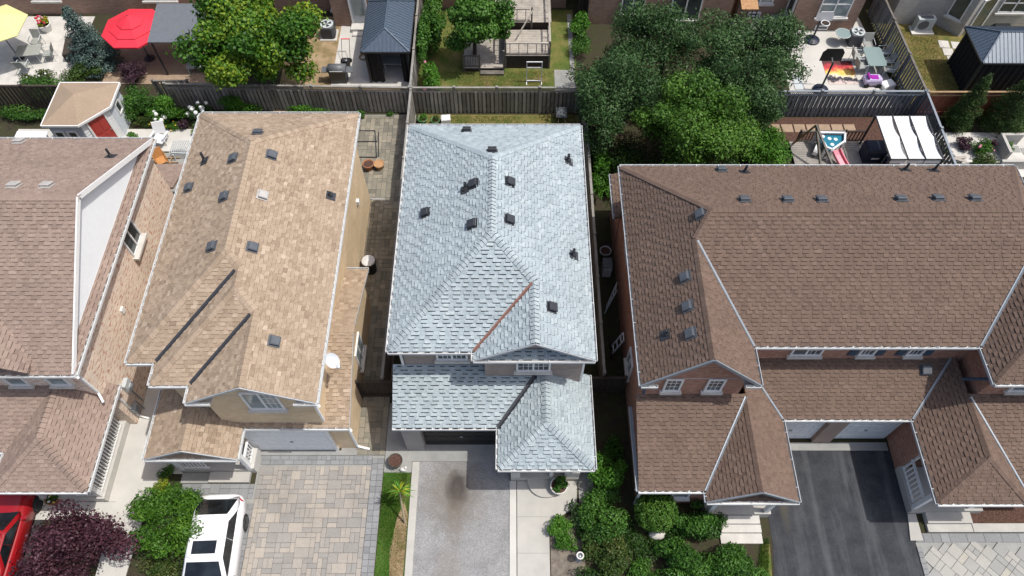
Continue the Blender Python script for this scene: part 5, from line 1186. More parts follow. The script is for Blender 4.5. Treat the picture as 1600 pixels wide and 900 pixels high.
def chair(label, c, rz, mat='metal_dark', seat='black_cloth', group=None, name='patio_chair', z=0.):
    t = thing(name, label, 'chair', (c[0], c[1], z), group, False, rz)
    MB().cbox((0, 0, .43), (.5, .5, .05), 0, .5, .01).build('seat', seat, t)
    mb = MB().loft([[(-.24, .24 + q * .12, .46 + q * .5), (.24, .24 + q * .12, .46 + q * .5), (.24, .27 + q * .12, .46 + q * .5), (-.24, .27 + q * .12, .46 + q * .5)] for q in (0, 1)]); mb.build('backrest', seat, t)
    for sx in (-1, 1):
        MB().tube([(sx * .25, -.25, 0), (sx * .25, -.22, .43)], .018, 6).build('leg', mat, t); MB().tube([(sx * .25, .28, 0), (sx * .25, .25, .43), (sx * .25, .38, .96)], .018, 6).build('leg', mat, t)
        MB().tube([(sx * .27, -.23, .43), (sx * .28, -.22, .64), (sx * .28, .28, .66)], .02, 6).build('armrest', mat, t)
    return t
chair('black chair on the left porch near the steps', (-16.45, 8.75), R(70), group='porch chairs', z=.42); chair('black chair on the left porch near the house wall', (-16.35, 10.0), R(110), group='porch chairs', z=.42)

# ================================================================ shrubs and trees at the front
tree('plum_tree', 'round purple leaved tree in the lower left corner', 'tree', (-15.9, 5.5), (-15.75, 5.65, 1.75), (1.95, 1.55, 1.25), 'leaf_purple', 15000, .11, 101, 34, .30, .10, narrow=.6, spread=.4)
tree('weeping_tree', 'weeping bright green tree beside the white car', 'tree', (-12.65, 6.9), (-12.62, 6.95, 1.15), (1.42, 1.2, .85), 'leaf_weep', 13000, .13, 102, 26, .36, .08, narrow=.35, spread=.3)
shrub('lime_shrub', 'small yellow green shrub at the walk corner', (-13.72, 8.35), (.35, .45), .5, 'leaf_lime', 1200, .07, 103); shrub('dark_shrub', 'small dark green shrub beside the tan porch', (-13.55, 8.95), .3, .6, 'leaf_green', 700, .08, 104)
shrub('low_shrub', 'pale low shrubs below the weeping tree', (-13.0, 5.6), (.9, .6), .6, 'leaf_mixed', 2500, .09, 105)
shrub('round_shrub', 'bright green shrub beside the grey porch roof', (3.72, 8.75), (.78, .85), 1.5, 'leaf_bright', 5200, .10, 106, 14, .42)
shrub('leafy_shrub', 'mid green bushy shrub beside the front path', (3.45, 7.25), (.95, .9), 1.2, 'leaf_green', 6000, .10, 107, 16, .4)
shrub('hosta', 'variegated hosta at the path edge', (2.55, 7.35), .38, .45, 'leaf_hosta', 260, .26, 108, cat='plant', narrow=.4)
shrub('small_shrub', 'yellow green shrub on the path edge near the porch', (1.82, 6.95), .42, .6, 'leaf_bright', 1900, .08, 109, base_t=.65); shrub('small_shrub', 'yellow green shrub on the path edge further from the porch', (2.05, 6.25), .40, .55, 'leaf_bright', 1700, .08, 110)
t = thing('topiary_shrub', 'round clipped dark shrub below the brown roof corner', 'shrub', (5.4, 7.3, 0)); rg = random.Random(5)
bl = [((5.4, 7.3, .95), (.78, .74, .76), .42)] + [((5.4 + .62 * math.cos(a * 2.4) * math.sin(p_), 7.3 + .58 * math.sin(a * 2.4) * math.sin(p_), .95 + .62 * math.cos(p_)), (.24, .24, .22), .45 + jit(rg, .22)) for a in range(40) for p_ in (math.acos(1 - 1.7 * (a + .5) / 40),)]
link('foliage', leaves_mesh('foliage', bl, 11000, .085, 111, .35, .5, .12, .16), 'leaf_elm', t); MB().tube([(5.4, 7.3, -.02), (5.4, 7.3, .9)], [.06, .04], 7).build('stem', 'bark', t)
shrub('rose_bush', 'tall dark bush beside the pale stone steps', (7.1, 6.95), (1.1, .75), 1.2, 'leaf_green', 6500, .10, 112, 18, .36, base_t=.3)
shrub('mixed_shrub', 'mixed bush with orange tips at the bottom edge', (3.5, 5.85), (1.05, .75), 1.0, 'leaf_mixed', 5200, .10, 113, 16, .4); shrub('dark_bush', 'dark leafy bush at the bottom edge', (6.35, 5.45), (1.25, .75), 1.2, 'leaf_green', 6500, .11, 114, 18, .4, base_t=.35); shrub('hedge_bush', 'wide green bush below the pale stone steps', (8.15, 5.55), (1.2, .72), 1.1, 'leaf_green', 8000, .10, 115, 20, .38)
shrub('leafy_shrub', 'dark low shrub beside the lantern', (3.1, 4.9), (.9, .7), .8, 'leaf_dark', 3000, .1, 116); shrub('leafy_shrub', 'dark narrow shrub between hosta and mixed bush', (2.95, 6.55), (.6, .5), .8, 'leaf_dark', 2600, .09, 117)
shrub('ground_plants', 'dark ground plants between the round shrub and the steps', (4.75, 6.2), (.8, .6), .5, 'leaf_dark', 2200, .09, 118)

for lb, c, r, h, m_, n, sd in (('low green plant before the mixed bush', (4.6, 5.3), (.6, .4), .6, 'leaf_green', 1700, 303), ('low plant along the shaded passage behind the round shrub', (4.1, 9.9), (.45, .6), .5, 'leaf_green', 1600, 306)):
    shrub('low_shrub', lb, c, r, h, m_, n, .09, sd)

for lb, c, r, h, sd in (('dark ground cover between topiary and pale stone', (6.15, 6.3), (.55, .4), .35, 311), ('dark ground cover left of the topiary', (4.35, 6.75), (.5, .5), .4, 312), ('dark ground cover below the wide green bush', (7.3, 5.0), (.6, .4), .4, 313)):
    shrub('ground_cover', lb, c, r, h, 'leaf_dark', 1500, .08, sd, cat='plant')
shrub('leafy_shrub', 'green bush in the gap beside the house with the sliding door', (3.9, 35.0), (.75, .8), 1.3, 'leaf_bright', 3200, .12, 314)
# ================================================================ trees of the back gardens
tree('maple_tree', 'big yellow green maple beside the tan house', 'tree', (-13.6, 30.6), (-13.0, 29.9, 3.8), (3.3, 2.7, 2.5), 'leaf_maple', 32000, .18, 201, 46, .28, .2, var=.30, narrow=.7, base_t=.42)
tree('garden_tree', 'mid green tree over the wooden deck', 'tree', (-2.1, 32.9), (-1.9, 32.5, 2.9), (1.9, 1.55, 1.45), 'leaf_green', 14000, .16, 202, 30, .32, .12, narrow=.7, base_t=.55)
TG = 'crowded trees behind the brown roof'
tree('olive_tree', 'grey green tree nearest the grey roof', 'tree', (5.0, 27.6), (4.75, 26.7, 3.3), (2.35, 2.9, 2.3), 'leaf_olive', 19000, .15, 203, 36, .28, .16, TG, narrow=.42)
tree('olive_tree', 'grey green tree at the brick wall with the window', 'tree', (8.0, 30.6), (7.6, 29.8, 3.6), (3.1, 2.2, 2.2), 'leaf_olive', 20000, .15, 204, 44, .26, .17, TG, narrow=.42)
tree('olive_tree', 'grey green tree at the edge of the concrete patio', 'tree', (12.2, 30.0), (12.2, 28.9, 3.4), (3.1, 2.9, 2.2), 'leaf_olive', 21000, .15, 205, 44, .26, .17, TG, narrow=.42, base_t=.55)
tree('elm_tree', 'fresh green tree in front of the darker trees', 'tree', (8.6, 25.3), (8.5, 24.3, 3.6), (2.9, 2.9, 2.4), 'leaf_elm', 28000, .15, 206, 44, .27, .18, TG, narrow=.5, base_t=.5)
tree('olive_tree', 'grey green tree between the fresh green tree and the patio', 'tree', (11.2, 26.8), (10.9, 26.6, 3.2), (2.4, 2.2, 2.2), 'leaf_olive', 17000, .15, 251, 40, .28, .16, TG, narrow=.42)
shrub('tall_shrub', 'bright green shrub beside the play deck', (12.75, 24.9), (1.15, 1.3), 2.3, 'leaf_bright', 6500, .12, 207, 18, .36); shrub('dark_shrub', 'dark shrub under the trees near the slate fence', (12.6, 27.0), (1.3, 1.2), 1.6, 'leaf_elm', 4500, .12, 208, 16, .4)
shrub('low_shrub', 'sprawling bright vine beside the side fence', (4.45, 23.9), (.62, 1.6), 1.0, 'leaf_bright', 5200, .13, 209, 18, .36, base_t=.4); shrub('dark_shrub', 'dark undergrowth below the grey green tree', (6.0, 23.6), (1.4, 2.2), 1.5, 'leaf_dark', 6000, .12, 210, 20, .4)
shrub('dark_shrub', 'dark undergrowth below the fresh green tree', (10.6, 23.2), (1.4, 2.0), 1.4, 'leaf_dark', 5200, .12, 250, 18, .4)
def hedge(label, base, r, h, n, seed, mat='leaf_green', flowers=None): return shrub('leafy_hedge', label, base, r, h, mat, n, .14, seed, 26, .34, 'hedge', None, .65, flowers, .5)
hedge('tall leafy hedge behind the dark gazebo', (-4.55, 34.2), (.75, 2.6), 2.5, 9500, 211); shrub('flower_shrub', 'leafy shrub with pink flowers at the fence corner', (-4.45, 30.4), (.55, 1.3), 1.5, 'leaf_bright', 3400, .12, 212, flowers=('flower_pink', 9, .09))
shrub('conifer_shrub', 'low bush by the gravel corner of the house with the sliding door', (4.0, 33.6), (.6, 1.0), 1.0, 'leaf_green', 2200, .1, 213)
def cone_tree(name, label, base, h, r, mat, n, size, seed, group=None, tiers=0, k=.9):
    """dense cone of short sprays in whorls"""
    t = thing(name, label, 'tree', (base[0], base[1], 0), group); rg = random.Random(seed); bl = []
    m_ = 46
    for i in range(m_):
        q = i / m_; a = i * 2.4; rr = r * (1 - q) ** k * rg.uniform(.55, 1.0)
        bl.append(((base[0] + math.cos(a) * rr * .72, base[1] + math.sin(a) * rr * .72, .15 + h * q), (max(.1, r * .42 * (1 - q * .7)), max(.1, r * .42 * (1 - q * .7)), h * (.05 if tiers else .09)), .45 + jit(rg, .2)))
    MB().tube([(base[0], base[1], -.03), (base[0], base[1], h * .95)], [r * .1, .015], 7).build('trunk', 'bark', t)
    link('crown', leaves_mesh('crown', bl, n, size, seed, .5, .35, .25), mat, t); return t
cone_tree('blue_spruce', 'silvery blue spruce behind the corner shed', (-23.1, 32.3), 3.7, 1.65, 'leaf_spruce', 11000, .13, 221, tiers=1, k=1.)
cone_tree('cedar', 'slim dark cedar before the reddish fence, nearer the slate fence', (23.35, 27.65), 3.3, .95, 'leaf_cedar', 11000, .09, 222, 'cedars before the reddish fence', k=.6); cone_tree('cedar', 'broad dark cedar before the reddish fence at the right edge', (25.6, 27.5), 3.5, 1.35, 'leaf_cedar', 15000, .09, 223, 'cedars before the reddish fence', k=.6); cone_tree('cedar', 'dark cedar cut off by the right picture edge', (27.4, 27.6), 3.2, .9, 'leaf_cedar', 6000, .09, 224, 'cedars before the reddish fence', k=.6)
shrub('juniper', 'golden green juniper below the blue spruce', (-23.6, 31.2), (1.0, .8), 1.1, 'leaf_cedar', 4500, .09, 225, base_t=.8); shrub('plum_shrub', 'small purple brown shrub below the red parasol', (-20.7, 31.0), (.75, .6), 1.2, 'leaf_plum', 2600, .09, 226, base_t=.7)
shrub('garden_shrub', 'green shrubs left of the corner shed', (-25.3, 29.9), (1.6, .7), 1.1, 'leaf_green', 5200, .10, 227, 18); shrub('garden_shrub', 'low plants at the left edge before the dark fence', (-26.0, 28.2), (1.8, .5), .6, 'leaf_green', 2800, .1, 228); shrub('flower_shrub', 'flowering plants on the terrace edge', (-25.9, 30.9), (1.0, .4), .7, 'leaf_mixed', 1700, .1, 229, flowers=('flower_white', 8, .05))
shrub('garden_shrub', 'bright green shrub beside the corner shed', (-19.75, 28.8), (.85, .9), 1.5, 'leaf_green', 4600, .11, 230, 16); shrub('garden_shrub', 'bright bushy shrub in front of the short brown fence', (-18.15, 28.3), (.9, .65), 1.5, 'leaf_bright', 5200, .10, 231, 16)
shrub('hydrangea', 'hydrangea with white blooms nearer the corner shed', (-18.45, 27.75), (.5, .4), .9, 'leaf_green', 1400, .1, 232, cat='flowering shrub', flowers=('flower_white', 15, .11)); shrub('hydrangea', 'hydrangea with white blooms beside the tan roof corner', (-16.5, 28.05), (.6, .45), 1.15, 'leaf_dark', 1500, .1, 233, cat='flowering shrub', flowers=('flower_white', 20, .11))
shrub('garden_shrub', 'bright shrub before the fence under the maple', (-14.35, 28.35), (1.0, .45), 1.2, 'leaf_bright', 4200, .10, 234, 14); shrub('plum_shrub', 'purple plant between the two hydrangeas', (-17.3, 27.6), (.35, .3), .5, 'leaf_plum', 700, .09, 235); shrub('hosta', 'pale green hosta at the tan roof corner', (-16.35, 27.45), .5, .45, 'leaf_hosta', 420, .24, 236, cat='plant'); shrub('low_shrub', 'low yellow flowered plant by the white patio strip', (-17.85, 27.5), (.5, .25), .35, 'leaf_bright', 900, .07, 237, flowers=('flower_yellow', 7, .05)); shrub('low_shrub', 'low plants between shed and hydrangea', (-19.3, 27.8), (.6, .35), .6, 'leaf_mixed', 1500, .08, 238, flowers=('flower_yellow', 5, .05))
shrub('fence_weeds', 'green weeds at the foot of the fence behind the tan roof', (-11.2, 28.4), (1.4, .3), .6, 'leaf_bright', 2600, .09, 239); shrub('fence_weeds', 'weed tuft at the fence above the old paving', (-8.1, 28.35), (.3, .22), .5, 'leaf_green', 700, .09, 240); shrub('fence_weeds', 'small weed tuft near the fence corner post', (-6.5, 28.45), (.25, .15), .25, 'leaf_green', 350, .07, 241)
shrub('vine', 'vine climbing the pots near the corner shed door', (-19.75, 26.75), (.22, .22), .45, 'leaf_bright', 450, .09, 242, cat='plant')
shrub('fence_weeds', 'low weeds along the back of the trees by the slate fence', (22.2, 25.6), (.35, 1.1), .4, 'leaf_mixed', 1500, .08, 243)

# ================================================================ parasols, canopies, gazebos
def parasol(label, c, r, z, mat, n=8, tiers=True, pole=True):
    t = thing('parasol', label, 'parasol', (c[0], c[1], 0), 'parasols')
    zt = z + r * .42; ang = [2 * math.pi * (j + .5) / n for j in range(n)]
    def ring(q, zz): return [(c[0] + r * q * math.cos(a), c[1] + r * q * math.sin(a), zz) for a in ang]
    tt = [(1.0, z - .10), (1.0, z), (.66, z + .18)], [(.72, z + .19), (.70, z + .21), (.36, z + .42)], [(.42, z + .43), (.40, z + .45), (.02, zt + .06)]
    if not tiers: tt = [(1.0, z - .05), (1.0, z), (.5, z + .33), (.02, zt)],
    for q in tt: MB().loft([ring(*w) for w in q], caps=False).build('canopy', mat, t)
    MB().tube([(c[0], c[1], 0), (c[0], c[1], zt + .1)], .025, 8).build('pole', 'metal_dark', t); MB().lathe((c[0], c[1], 0), [(.3, .03), (.3, .08), (.06, .14), (.05, .35)], 16).build('base', 'metal_dark', t)
    for a in ang: MB().bar((c[0], c[1], zt - .06), (c[0] + r * .97 * math.cos(a), c[1] + r * .97 * math.sin(a), z - .03), .015).build('rib', 'metal_dark', t)
    return t
parasol('red three tier parasol behind the corner shed', (-20.45, 32.8), 1.68, 2.15, 'umbrella_red'); parasol('pale yellow parasol at the left edge', (-27.85, 32.85), 1.7, 2.3, 'umbrella_yellow', 6, False)
t = thing('flat_canopy', 'flat grey canopy beside the red parasol', 'canopy', (-18, 32.9, 0))
MB().loft([[(-19.45, 34.4, z), (-19.25, 31.4, z - .1), (-16.5, 31.4, z - .1), (-16.7, 34.4, z)] for z in (2.42, 2.47)]).build('canopy_cloth', 'canopy_grey', t)
for x, y in ((-19.3, 34.3), (-19.1, 31.5), (-16.65, 31.5), (-16.8, 34.3)): MB().bar((x, y, 0), (x, y, 2.32), .07).build('post', 'metal_dark', t)
def gazebo(label, x0, x1, y0, y1, z, rz, along, mat='gazebo_metal', curtain=True, cut=None):
    t = thing('gazebo', label, 'gazebo', ((x0 + x1) / 2, (y0 + y1) / 2, 0), 'metal roofed gazebos'); w = min(x1 - x0, y1 - y0) * .36
    a = [(x0, y0, z), (x1, y0, z), (x1, y1, z), (x0, y1, z)]; mx, my = (x0 + x1) / 2, (y0 + y1) / 2
    r0, r1 = ((mx, y0 + w, rz), (mx, y1 - w, rz)) if along == 'y' else ((x0 + w, my, rz), (x1 - w, my, rz))
    fc = [[a[0], a[1], r0], [a[1], a[2], r1, r0], [a[2], a[3], r1], [a[3], a[0], r0, r1]] if along == 'y' else [[a[0], a[1], r1, r0], [a[1], a[2], r1], [a[2], a[3], r0, r1], [a[3], a[0], r0]]
    for f in fc:
        o = MB(); o.face(f); o.face([(p[0], p[1], p[2] - .03) for p in f[::-1]]); s_ = o.build('roof_panel', mat, t); v = [Vector(p) for p in f]
        n = (v[1] - v[0]).cross(v[2] - v[1]).normalized(); n = n if n.z > 0 else -n; e = (v[1] - v[0]); L_ = e.length; e.normalize(); up = n.cross(e); up = up if up.z > 0 else -up
        rb = MB(); k = int(L_ / .2)
        P2 = [((p - v[0]).dot(e), (p - v[0]).dot(up)) for p in v]
        for i in range(k):
            u = L_ * (i + .5) / k; c = clip(clip(P2, -1, 0, -(u - .02)), 1, 0, u + .02)
            if len(c) < 3: continue
            lo = min(q[1] for q in c); hi = max(q[1] for q in c)
            rb.bar(v[0] + e * u + up * (lo + .02) + n * .012, v[0] + e * u + up * (hi - .03) + n * .012, .035, .028)
        rb.build('roof_seam', mat, s_, kind='stuff')
    rb = MB()
    for p, q in ((a[0], r0), (a[1], r0 if along == 'y' else r1), (a[2], r1), (a[3], r1 if along == 'y' else r0), (r0, r1)): MB().bar(Vector(p) + Vector((0, 0, .03)), Vector(q) + Vector((0, 0, .03)), .07, .04).build('ridge_cap', mat, t)
    for i in range(4): MB().bar(Vector(a[i]) - Vector((0, 0, .05)), Vector(a[(i + 1) % 4]) - Vector((0, 0, .05)), .09, .1).build('eave_beam', 'metal_dark', t)
    ins = .18
    for x, y in ((x0 + ins, y0 + ins), (x1 - ins, y0 + ins), (x1 - ins, y1 - ins), (x0 + ins, y1 - ins)): MB().bar((x, y, 0), (x, y, z - .1), .11).build('post', 'metal_dark', t)
    if curtain:
        rg = random.Random(3)
        for (ax, ay, bx, by) in ((x0 + ins, y0 + ins, x0 + ins, y1 - ins), (x1 - ins, y0 + ins, x1 - ins, y1 - ins), (x0 + ins, y0 + ins, x0 + .95, y0 + ins), (x1 - .55, y0 + ins, x1 - ins, y0 + ins)) if curtain == 1 else ((x0 + ins, y0 + ins, x0 + ins, y1 - ins), (x0 + ins, y0 + ins, x1 - ins, y0 + ins), (x0 + ins, y1 - ins, x1 - ins, y1 - ins)):
            n = max(6, int(math.hypot(bx - ax, by - ay) / .09)); nx, ny = -(by - ay), bx - ax; q = math.hypot(nx, ny); nx, ny = nx / q, ny / q
            pts = [(ax + (bx - ax) * i / n + nx * .04 * math.sin(i * 1.7), ay + (by - ay) * i / n + ny * .04 * math.sin(i * 1.7)) for i in range(n + 1)]
            mb = MB()
            for p, p2 in zip(pts[:-1], pts[1:]): mb.face([(p[0], p[1], .06), (p2[0], p2[1], .06), (p2[0], p2[1], z - .12), (p[0], p[1], z - .12)])
            mb.build('curtain', 'black_cloth', t)
    return t
gazebo('dark metal roofed gazebo with black curtains beside the barbecue', -7.93, -5.38, 30.75, 34.8, 2.3, 3.05, 'y')
gazebo('dark metal roofed gazebo with black netting on the yellow lawn', 24.3, 28.6, 29.8, 32.6, 2.4, 3.2, 'x', curtain=2)
t = thing('side_table', 'table under the dark gazebo by the barbecue', 'table', (-6.5, 31.9, 0)); MB().cbox((-6.5, 31.9, .72), (1.2, .7, .04), 0, .5, .01).build('tabletop', 'fabric_grey', t)
for x in (-7.0, -6.0):
    for y in (31.65, 32.15): MB().bar((x, y, .04), (x, y, .7), .04).build('leg', 'ac_pale', t)
# white pergola canopy
t = thing('pergola', 'white cloth pergola in three bays on the play deck', 'pergola', (19.2, 25, 0)); x0, x1, y0, y1, z = 17.95, 20.45, 23.5, 26.25, 2.2
for i in range(3):
    mb = MB(); a, b_ = x0 + (x1 - x0) * i / 3 + .03, x0 + (x1 - x0) * (i + 1) / 3 - .03; n = 14
    for k in range(n):
        ya, yb_ = y0 + (y1 - y0) * k / n, y0 + (y1 - y0) * (k + 1) / n; sg = lambda y: z - .10 * abs(math.sin((y - y0) / (y1 - y0) * math.pi * 2))
        mb.face([(a, ya, sg(ya)), (b_, ya, sg(ya)), (b_, yb_, sg(yb_)), (a, yb_, sg(yb_))]); mb.face([(a, ya, sg(ya) - .012), (a, yb_, sg(yb_) - .012), (b_, yb_, sg(yb_) - .012), (b_, ya, sg(ya) - .012)])
    mb.face([(a, y0, z), (b_, y0, z), (b_, y0 - .02, z - .32), (a, y0 - .02, z - .32)]); mb.build('canopy_cloth', 'canvas_white', t)
for i in range(4): MB().bar((x0 + (x1 - x0) * i / 3, y0 - .05, z + .01), (x0 + (x1 - x0) * i / 3, y1 + .05, z + .01), .05).build('beam', 'metal_dark', t)
for y in (y0, y1): MB().bar((x0, y, z - .04), (x1, y, z - .04), .07).build('crossbeam', 'metal_dark', t)
for x, y in ((x0, y0), (x1, y0), (x0, y1), (x1, y1)): MB().bar((x, y, 0), (x, y, z - .07), .08).build('post', 'metal_dark', t)
# ================================================================ corner shed
t = thing('corner_shed', 'five sided grey shed with red door and pale roof', 'shed', (-21.6, 27.2, 0)); q = [(-22.95, 25.85), (-21.35, 25.85), (-20.25, 27.0), (-20.25, 28.5), (-22.95, 28.5)]
for i in range(5):
    a, b_ = q[i], q[(i + 1) % 5]; L_ = math.hypot(b_[0] - a[0], b_[1] - a[1]); mid = ((a[0] + b_[0]) / 2, (a[1] + b_[1]) / 2); ang = math.atan2(-(b_[0] - a[0]), (b_[1] - a[1])); W = wf(mid, ang)
    for k in range(12):
        mb = MB(); mb.loft([[W(-L_ / 2, -.02, z), W(L_ / 2, -.02, z), W(L_ / 2, o, z), W(-L_ / 2, o, z)] for z, o in ((k * .175, .025), (k * .175 + .172, .005))]); mb.build('siding_board', 'door_grey' if i != 1 else 'white_vinyl', t)
    if i == 1: door(t, mid, ang, .85, 1.85, 'door_red', .05)
    if i == 0: [window(t, (mid[0] + dx, mid[1]), ang, .5, .6, 1.0, 1, 1, 'glass', None) for dx in (-.45, .2)]
    if i == 2: window(t, mid, ang, .5, 1.0, .7, 1, 1, 'glass', None)
c = (-21.75, 27.3, 2.65); ov = [(x + (x - c[0]) * .13, y + (y - c[1]) * .13, 2.13) for x, y in q]
rfm = MB()
for i in range(5): rfm.face([ov[i], ov[(i + 1) % 5], c]); 
rfm.face([(p[0], p[1], 2.05) for p in ov[::-1]]); rf = rfm.build('roof', 'shingle_tan', t)
for i in range(5): MB().bar(Vector(ov[i]) - Vector((0, 0, .04)), Vector(ov[(i + 1) % 5]) - Vector((0, 0, .04)), .05, .12).build('fascia', 'white_trim', t)
# ================================================================ deck with stairs
t = thing('wooden_deck', 'weathered two level wooden deck with railings behind the garden tree', 'deck', (0, 33.5, 0))
def boards(par, x0, x1, y0, y1, z, w=.14, mat='wood_bleached', along='x'):
    n = int(((y1 - y0) if along == 'x' else (x1 - x0)) / w); d = (x1 - x0 if along == 'x' else w - .012, w - .012 if along == 'x' else y1 - y0, .035); me = MB().cbox((0, 0, -.0175), d).mesh('plank')
    for i in range(n):
        o = link('plank', me, mat, par); o.location = ((x0 + x1) / 2, y0 + w * (i + .5), z) if along == 'x' else (x0 + w * (i + .5), (y0 + y1) / 2, z)
boards(t, -2.7, -.42, 31.75, 34.4, .30); boards(t, -.40, 2.1, 32.0, 34.2, .95); boards(t, -1.5, 2.2, 34.25, 37.1, 1.35)
for y, z in ((31.45, .15), (33.95, .6)): pass
MB().box(-1.75, 31.45, 0, -.45, 31.74, .15).build('deck_step', 'wood_grey', t)
for x0, x1, y0, y1, z in ((-2.7, -.42, 31.8, 34.4, .26), (-.38, 2.08, 32.05, 34.2, .91), (-1.48, 2.18, 34.3, 37.1, 1.31)): MB().box(x0, y0, .02, x1, y1, z - .02).build('skirt', 'wood_dark', t)
railing(t, (-.35, 32.06), (2.05, 32.06), .95, .8, .4, 'wood_bleached'); railing(t, (2.06, 32.06), (2.06, 37), .95, .9, .5, 'wood_bleached'); railing(t, (-2.65, 31.8), (-1.8, 31.8), .30, .8, .14, 'wood_grey'); railing(t, (-1.4, 34.3), (1.0, 34.3), 1.35, .85, .45, 'wood_bleached'); railing(t, (-.38, 32.1), (-.38, 34.1), .95, .8, .4, 'wood_grey')
for x, y, z in ((-.35, 32.06, 1.8), (2.06, 32.06, 1.85), (-2.66, 31.8, 1.15), (-1.78, 31.8, 1.15), (1.1, 34.3, 2.3), (-.35, 34.2, 1.85), (-.46, 31.76, 1.5)): MB().bar((x, y, 0), (x, y, z), .09).build('post', 'wood_grey', t)
for s_ in ((.35, 33.2, 1.35, 1.2, 34.3, 2.2),): MB().bar(s_[:3], s_[3:], .06).build('handrail', 'wood_bleached', t)
t = thing('drying_frame', 'white metal frame standing on the lawn by the fence', 'frame', (1.2, 31, 0))
for x in (.80, 1.62): MB().bar((x, 30.95, 0), (x, 30.95, 1.45), .045).build('leg', 'plastic_white', t); MB().bar((x, 30.7, .03), (x, 31.2, .03), .045).build('foot', 'plastic_white', t)
for z in (.12, 1.05, 1.43): MB().bar((.8, 30.95, z), (1.62, 30.95, z), .05).build('rail', 'plastic_white', t)
# ================================================================ yard things behind the tan house
def ac_unit(label, c, mat='ac_metal'):
    t = thing('air_conditioner', label, 'air conditioner', (c[0], c[1], 0)); s_ = .38
    MB().cbox((c[0], c[1], .03), (.95, .95, .06)).build('pad', 'stone_pale', t)
    oc = [(c[0] + a * s_, c[1] + b_ * s_) for a, b_ in ((-1, -.7), (-.7, -1), (.7, -1), (1, -.7), (1, .7), (.7, 1), (-.7, 1), (-1, .7))]; bd = MB().prism(oc, .06, .82).build('housing', mat, t)
    for k in range(14): MB().loft([[(c[0] + (x - c[0]) * 1.015, c[1] + (y - c[1]) * 1.015, z) for x, y in oc] for z in (.12 + k * .045, .135 + k * .045)]).build('louvre', 'metal_dark', bd)
    MB().lathe((c[0], c[1], .82), [(.37, 0), (.37, .04), (.30, .045), (.30, .02)], 18).build('fan_ring', 'ac_pale', t); mb = MB()
    for j in range(4): a = j * math.pi / 2; mb.face([(c[0], c[1], .85), (c[0] + .28 * math.cos(a), c[1] + .28 * math.sin(a), .84), (c[0] + .28 * math.cos(a + .8), c[1] + .28 * math.sin(a + .8), .86)])
    mb.build('fan', 'metal_dark', t, kind='stuff'); return t
ac_unit('grey air conditioner by the back door and barbecue', (-10.55, 34.75)); ac_unit('dark air conditioner with white rim on the concrete patio', (19.55, 34.1))
t = thing('barbecue', 'dark closed barbecue grill on the sandy lawn edge', 'barbecue', (-9.5, 31.05, 0))
MB().box(-9.95, 30.8, .08, -9.05, 31.35, .78).build('cabinet', 'grill_metal', t); mb = MB(); mb.loft([[(x, 31.07 + .30 * math.cos(a), .80 + .33 * math.sin(a)) for a in [math.pi * k / 8 for k in range(9)]] for x in (-9.97, -9.03)]); mb.build('lid', 'ac_metal', t, True)
for x0, x1 in ((-10.35, -9.98), (-9.02, -8.65)): MB().box(x0, 30.85, .78, x1, 31.3, .82).build('side_shelf', 'ac_metal', t)
MB().bar((-9.85, 30.74, .95), (-9.15, 30.74, .95), .03).build('handle', 'ac_pale', t)
for x in (-9.9, -9.1):
    for y in (30.85, 31.3): MB().lathe((x, y, 0), [(.04, 0), (.04, .08)], 8).build('caster', 'rubber', t)
t = thing('lawn_mower', 'red handled lawn mower behind the barbecue', 'lawn mower', (-9.3, 32.5, 0)); MB().cbox((-9.3, 32.3, .2), (.5, .7, .16), 0, .5, .05).build('deck', 'black', t); MB().lathe((-9.3, 32.3, .28), [(.16, 0), (.16, .14), (.1, .18)], 12).build('engine', 'grill_metal', t)
for sx in (-.22, .22): MB().tube([(-9.3 + sx, 32.6, .25), (-9.3 + sx, 33.35, .95)], .015, 6).build('handle_bar', 'metal_dark', t)
MB().tube([(-9.54, 33.35, .95), (-9.06, 33.35, .95)], .03, 6).build('handle', 'umbrella_red', t)
for sx in (-.26, .26):
    for y in (32.02, 32.58): MB().tube([(-9.3 + sx * .9, y, .1), (-9.3 + sx * 1.15, y, .1)], .1, 12).build('wheel', 'rubber', t)
t = thing('garden_hose', 'coiled brown hose on the white slab beside the gazebo', 'hose', (-8.35, 32.9, 0)); MB().tube([(-8.4 + (.16 + .002 * a) * math.cos(a * .4), 32.9 + (.16 + .002 * a) * math.sin(a * .4), .06 + .001 * a) for a in range(50)], .018, 6).build('coil', 'wood_tan', t)
pot('flower_pot', 'terracotta pot of dark soil on the old paving by the tan wall', (-7.25, 24.75), .27, .42, 'terracotta', group='terracotta pots on the old paving'); pot('flower_pot', 'paler terracotta pot beside the dark soil pot on the old paving', (-6.72, 24.8), .25, .36, 'terracotta_pale', soil='terracotta_pale', group='terracotta pots on the old paving')
pot('flower_pot', 'small red pot at the side fence', (-5.48, 25.4), .14, .35, 'terracotta', 'leaf_green', n=150); pot('flower_pot', 'green planter pot nearest the fence corner', (-4.72, 27.95), .24, .3, 'plastic_green', 'leaf_bright', n=300); pot('flower_pot', 'green planter pot beside the white box', (-4.05, 27.85), .22, .3, 'plastic_green', 'leaf_mixed', n=300)
tag(MB().cbox((-3.5, 27.95, .2), (.5, .42, .4), R(6), .5, .04).build('storage_box', 'plastic_white'), 'white box on the dry grass at the back fence', 'box')
t = thing('wheelbarrow', 'small wheelbarrow in the shaded corner of the back lawn', 'wheelbarrow', (2.6, 28.0, 0)); MB().loft([[(2.6 + a * q, 28.1 + b_ * q, z) for a, b_ in ((-.25, -.35), (.25, -.35), (.25, .35), (-.25, .35))] for q, z in ((.6, .3), (1.1, .6))]).build('tray', 'ac_metal', t); MB().tube([(2.58, 28.55, .17), (2.64, 28.55, .17)], .17, 12).build('wheel', 'rubber', t)
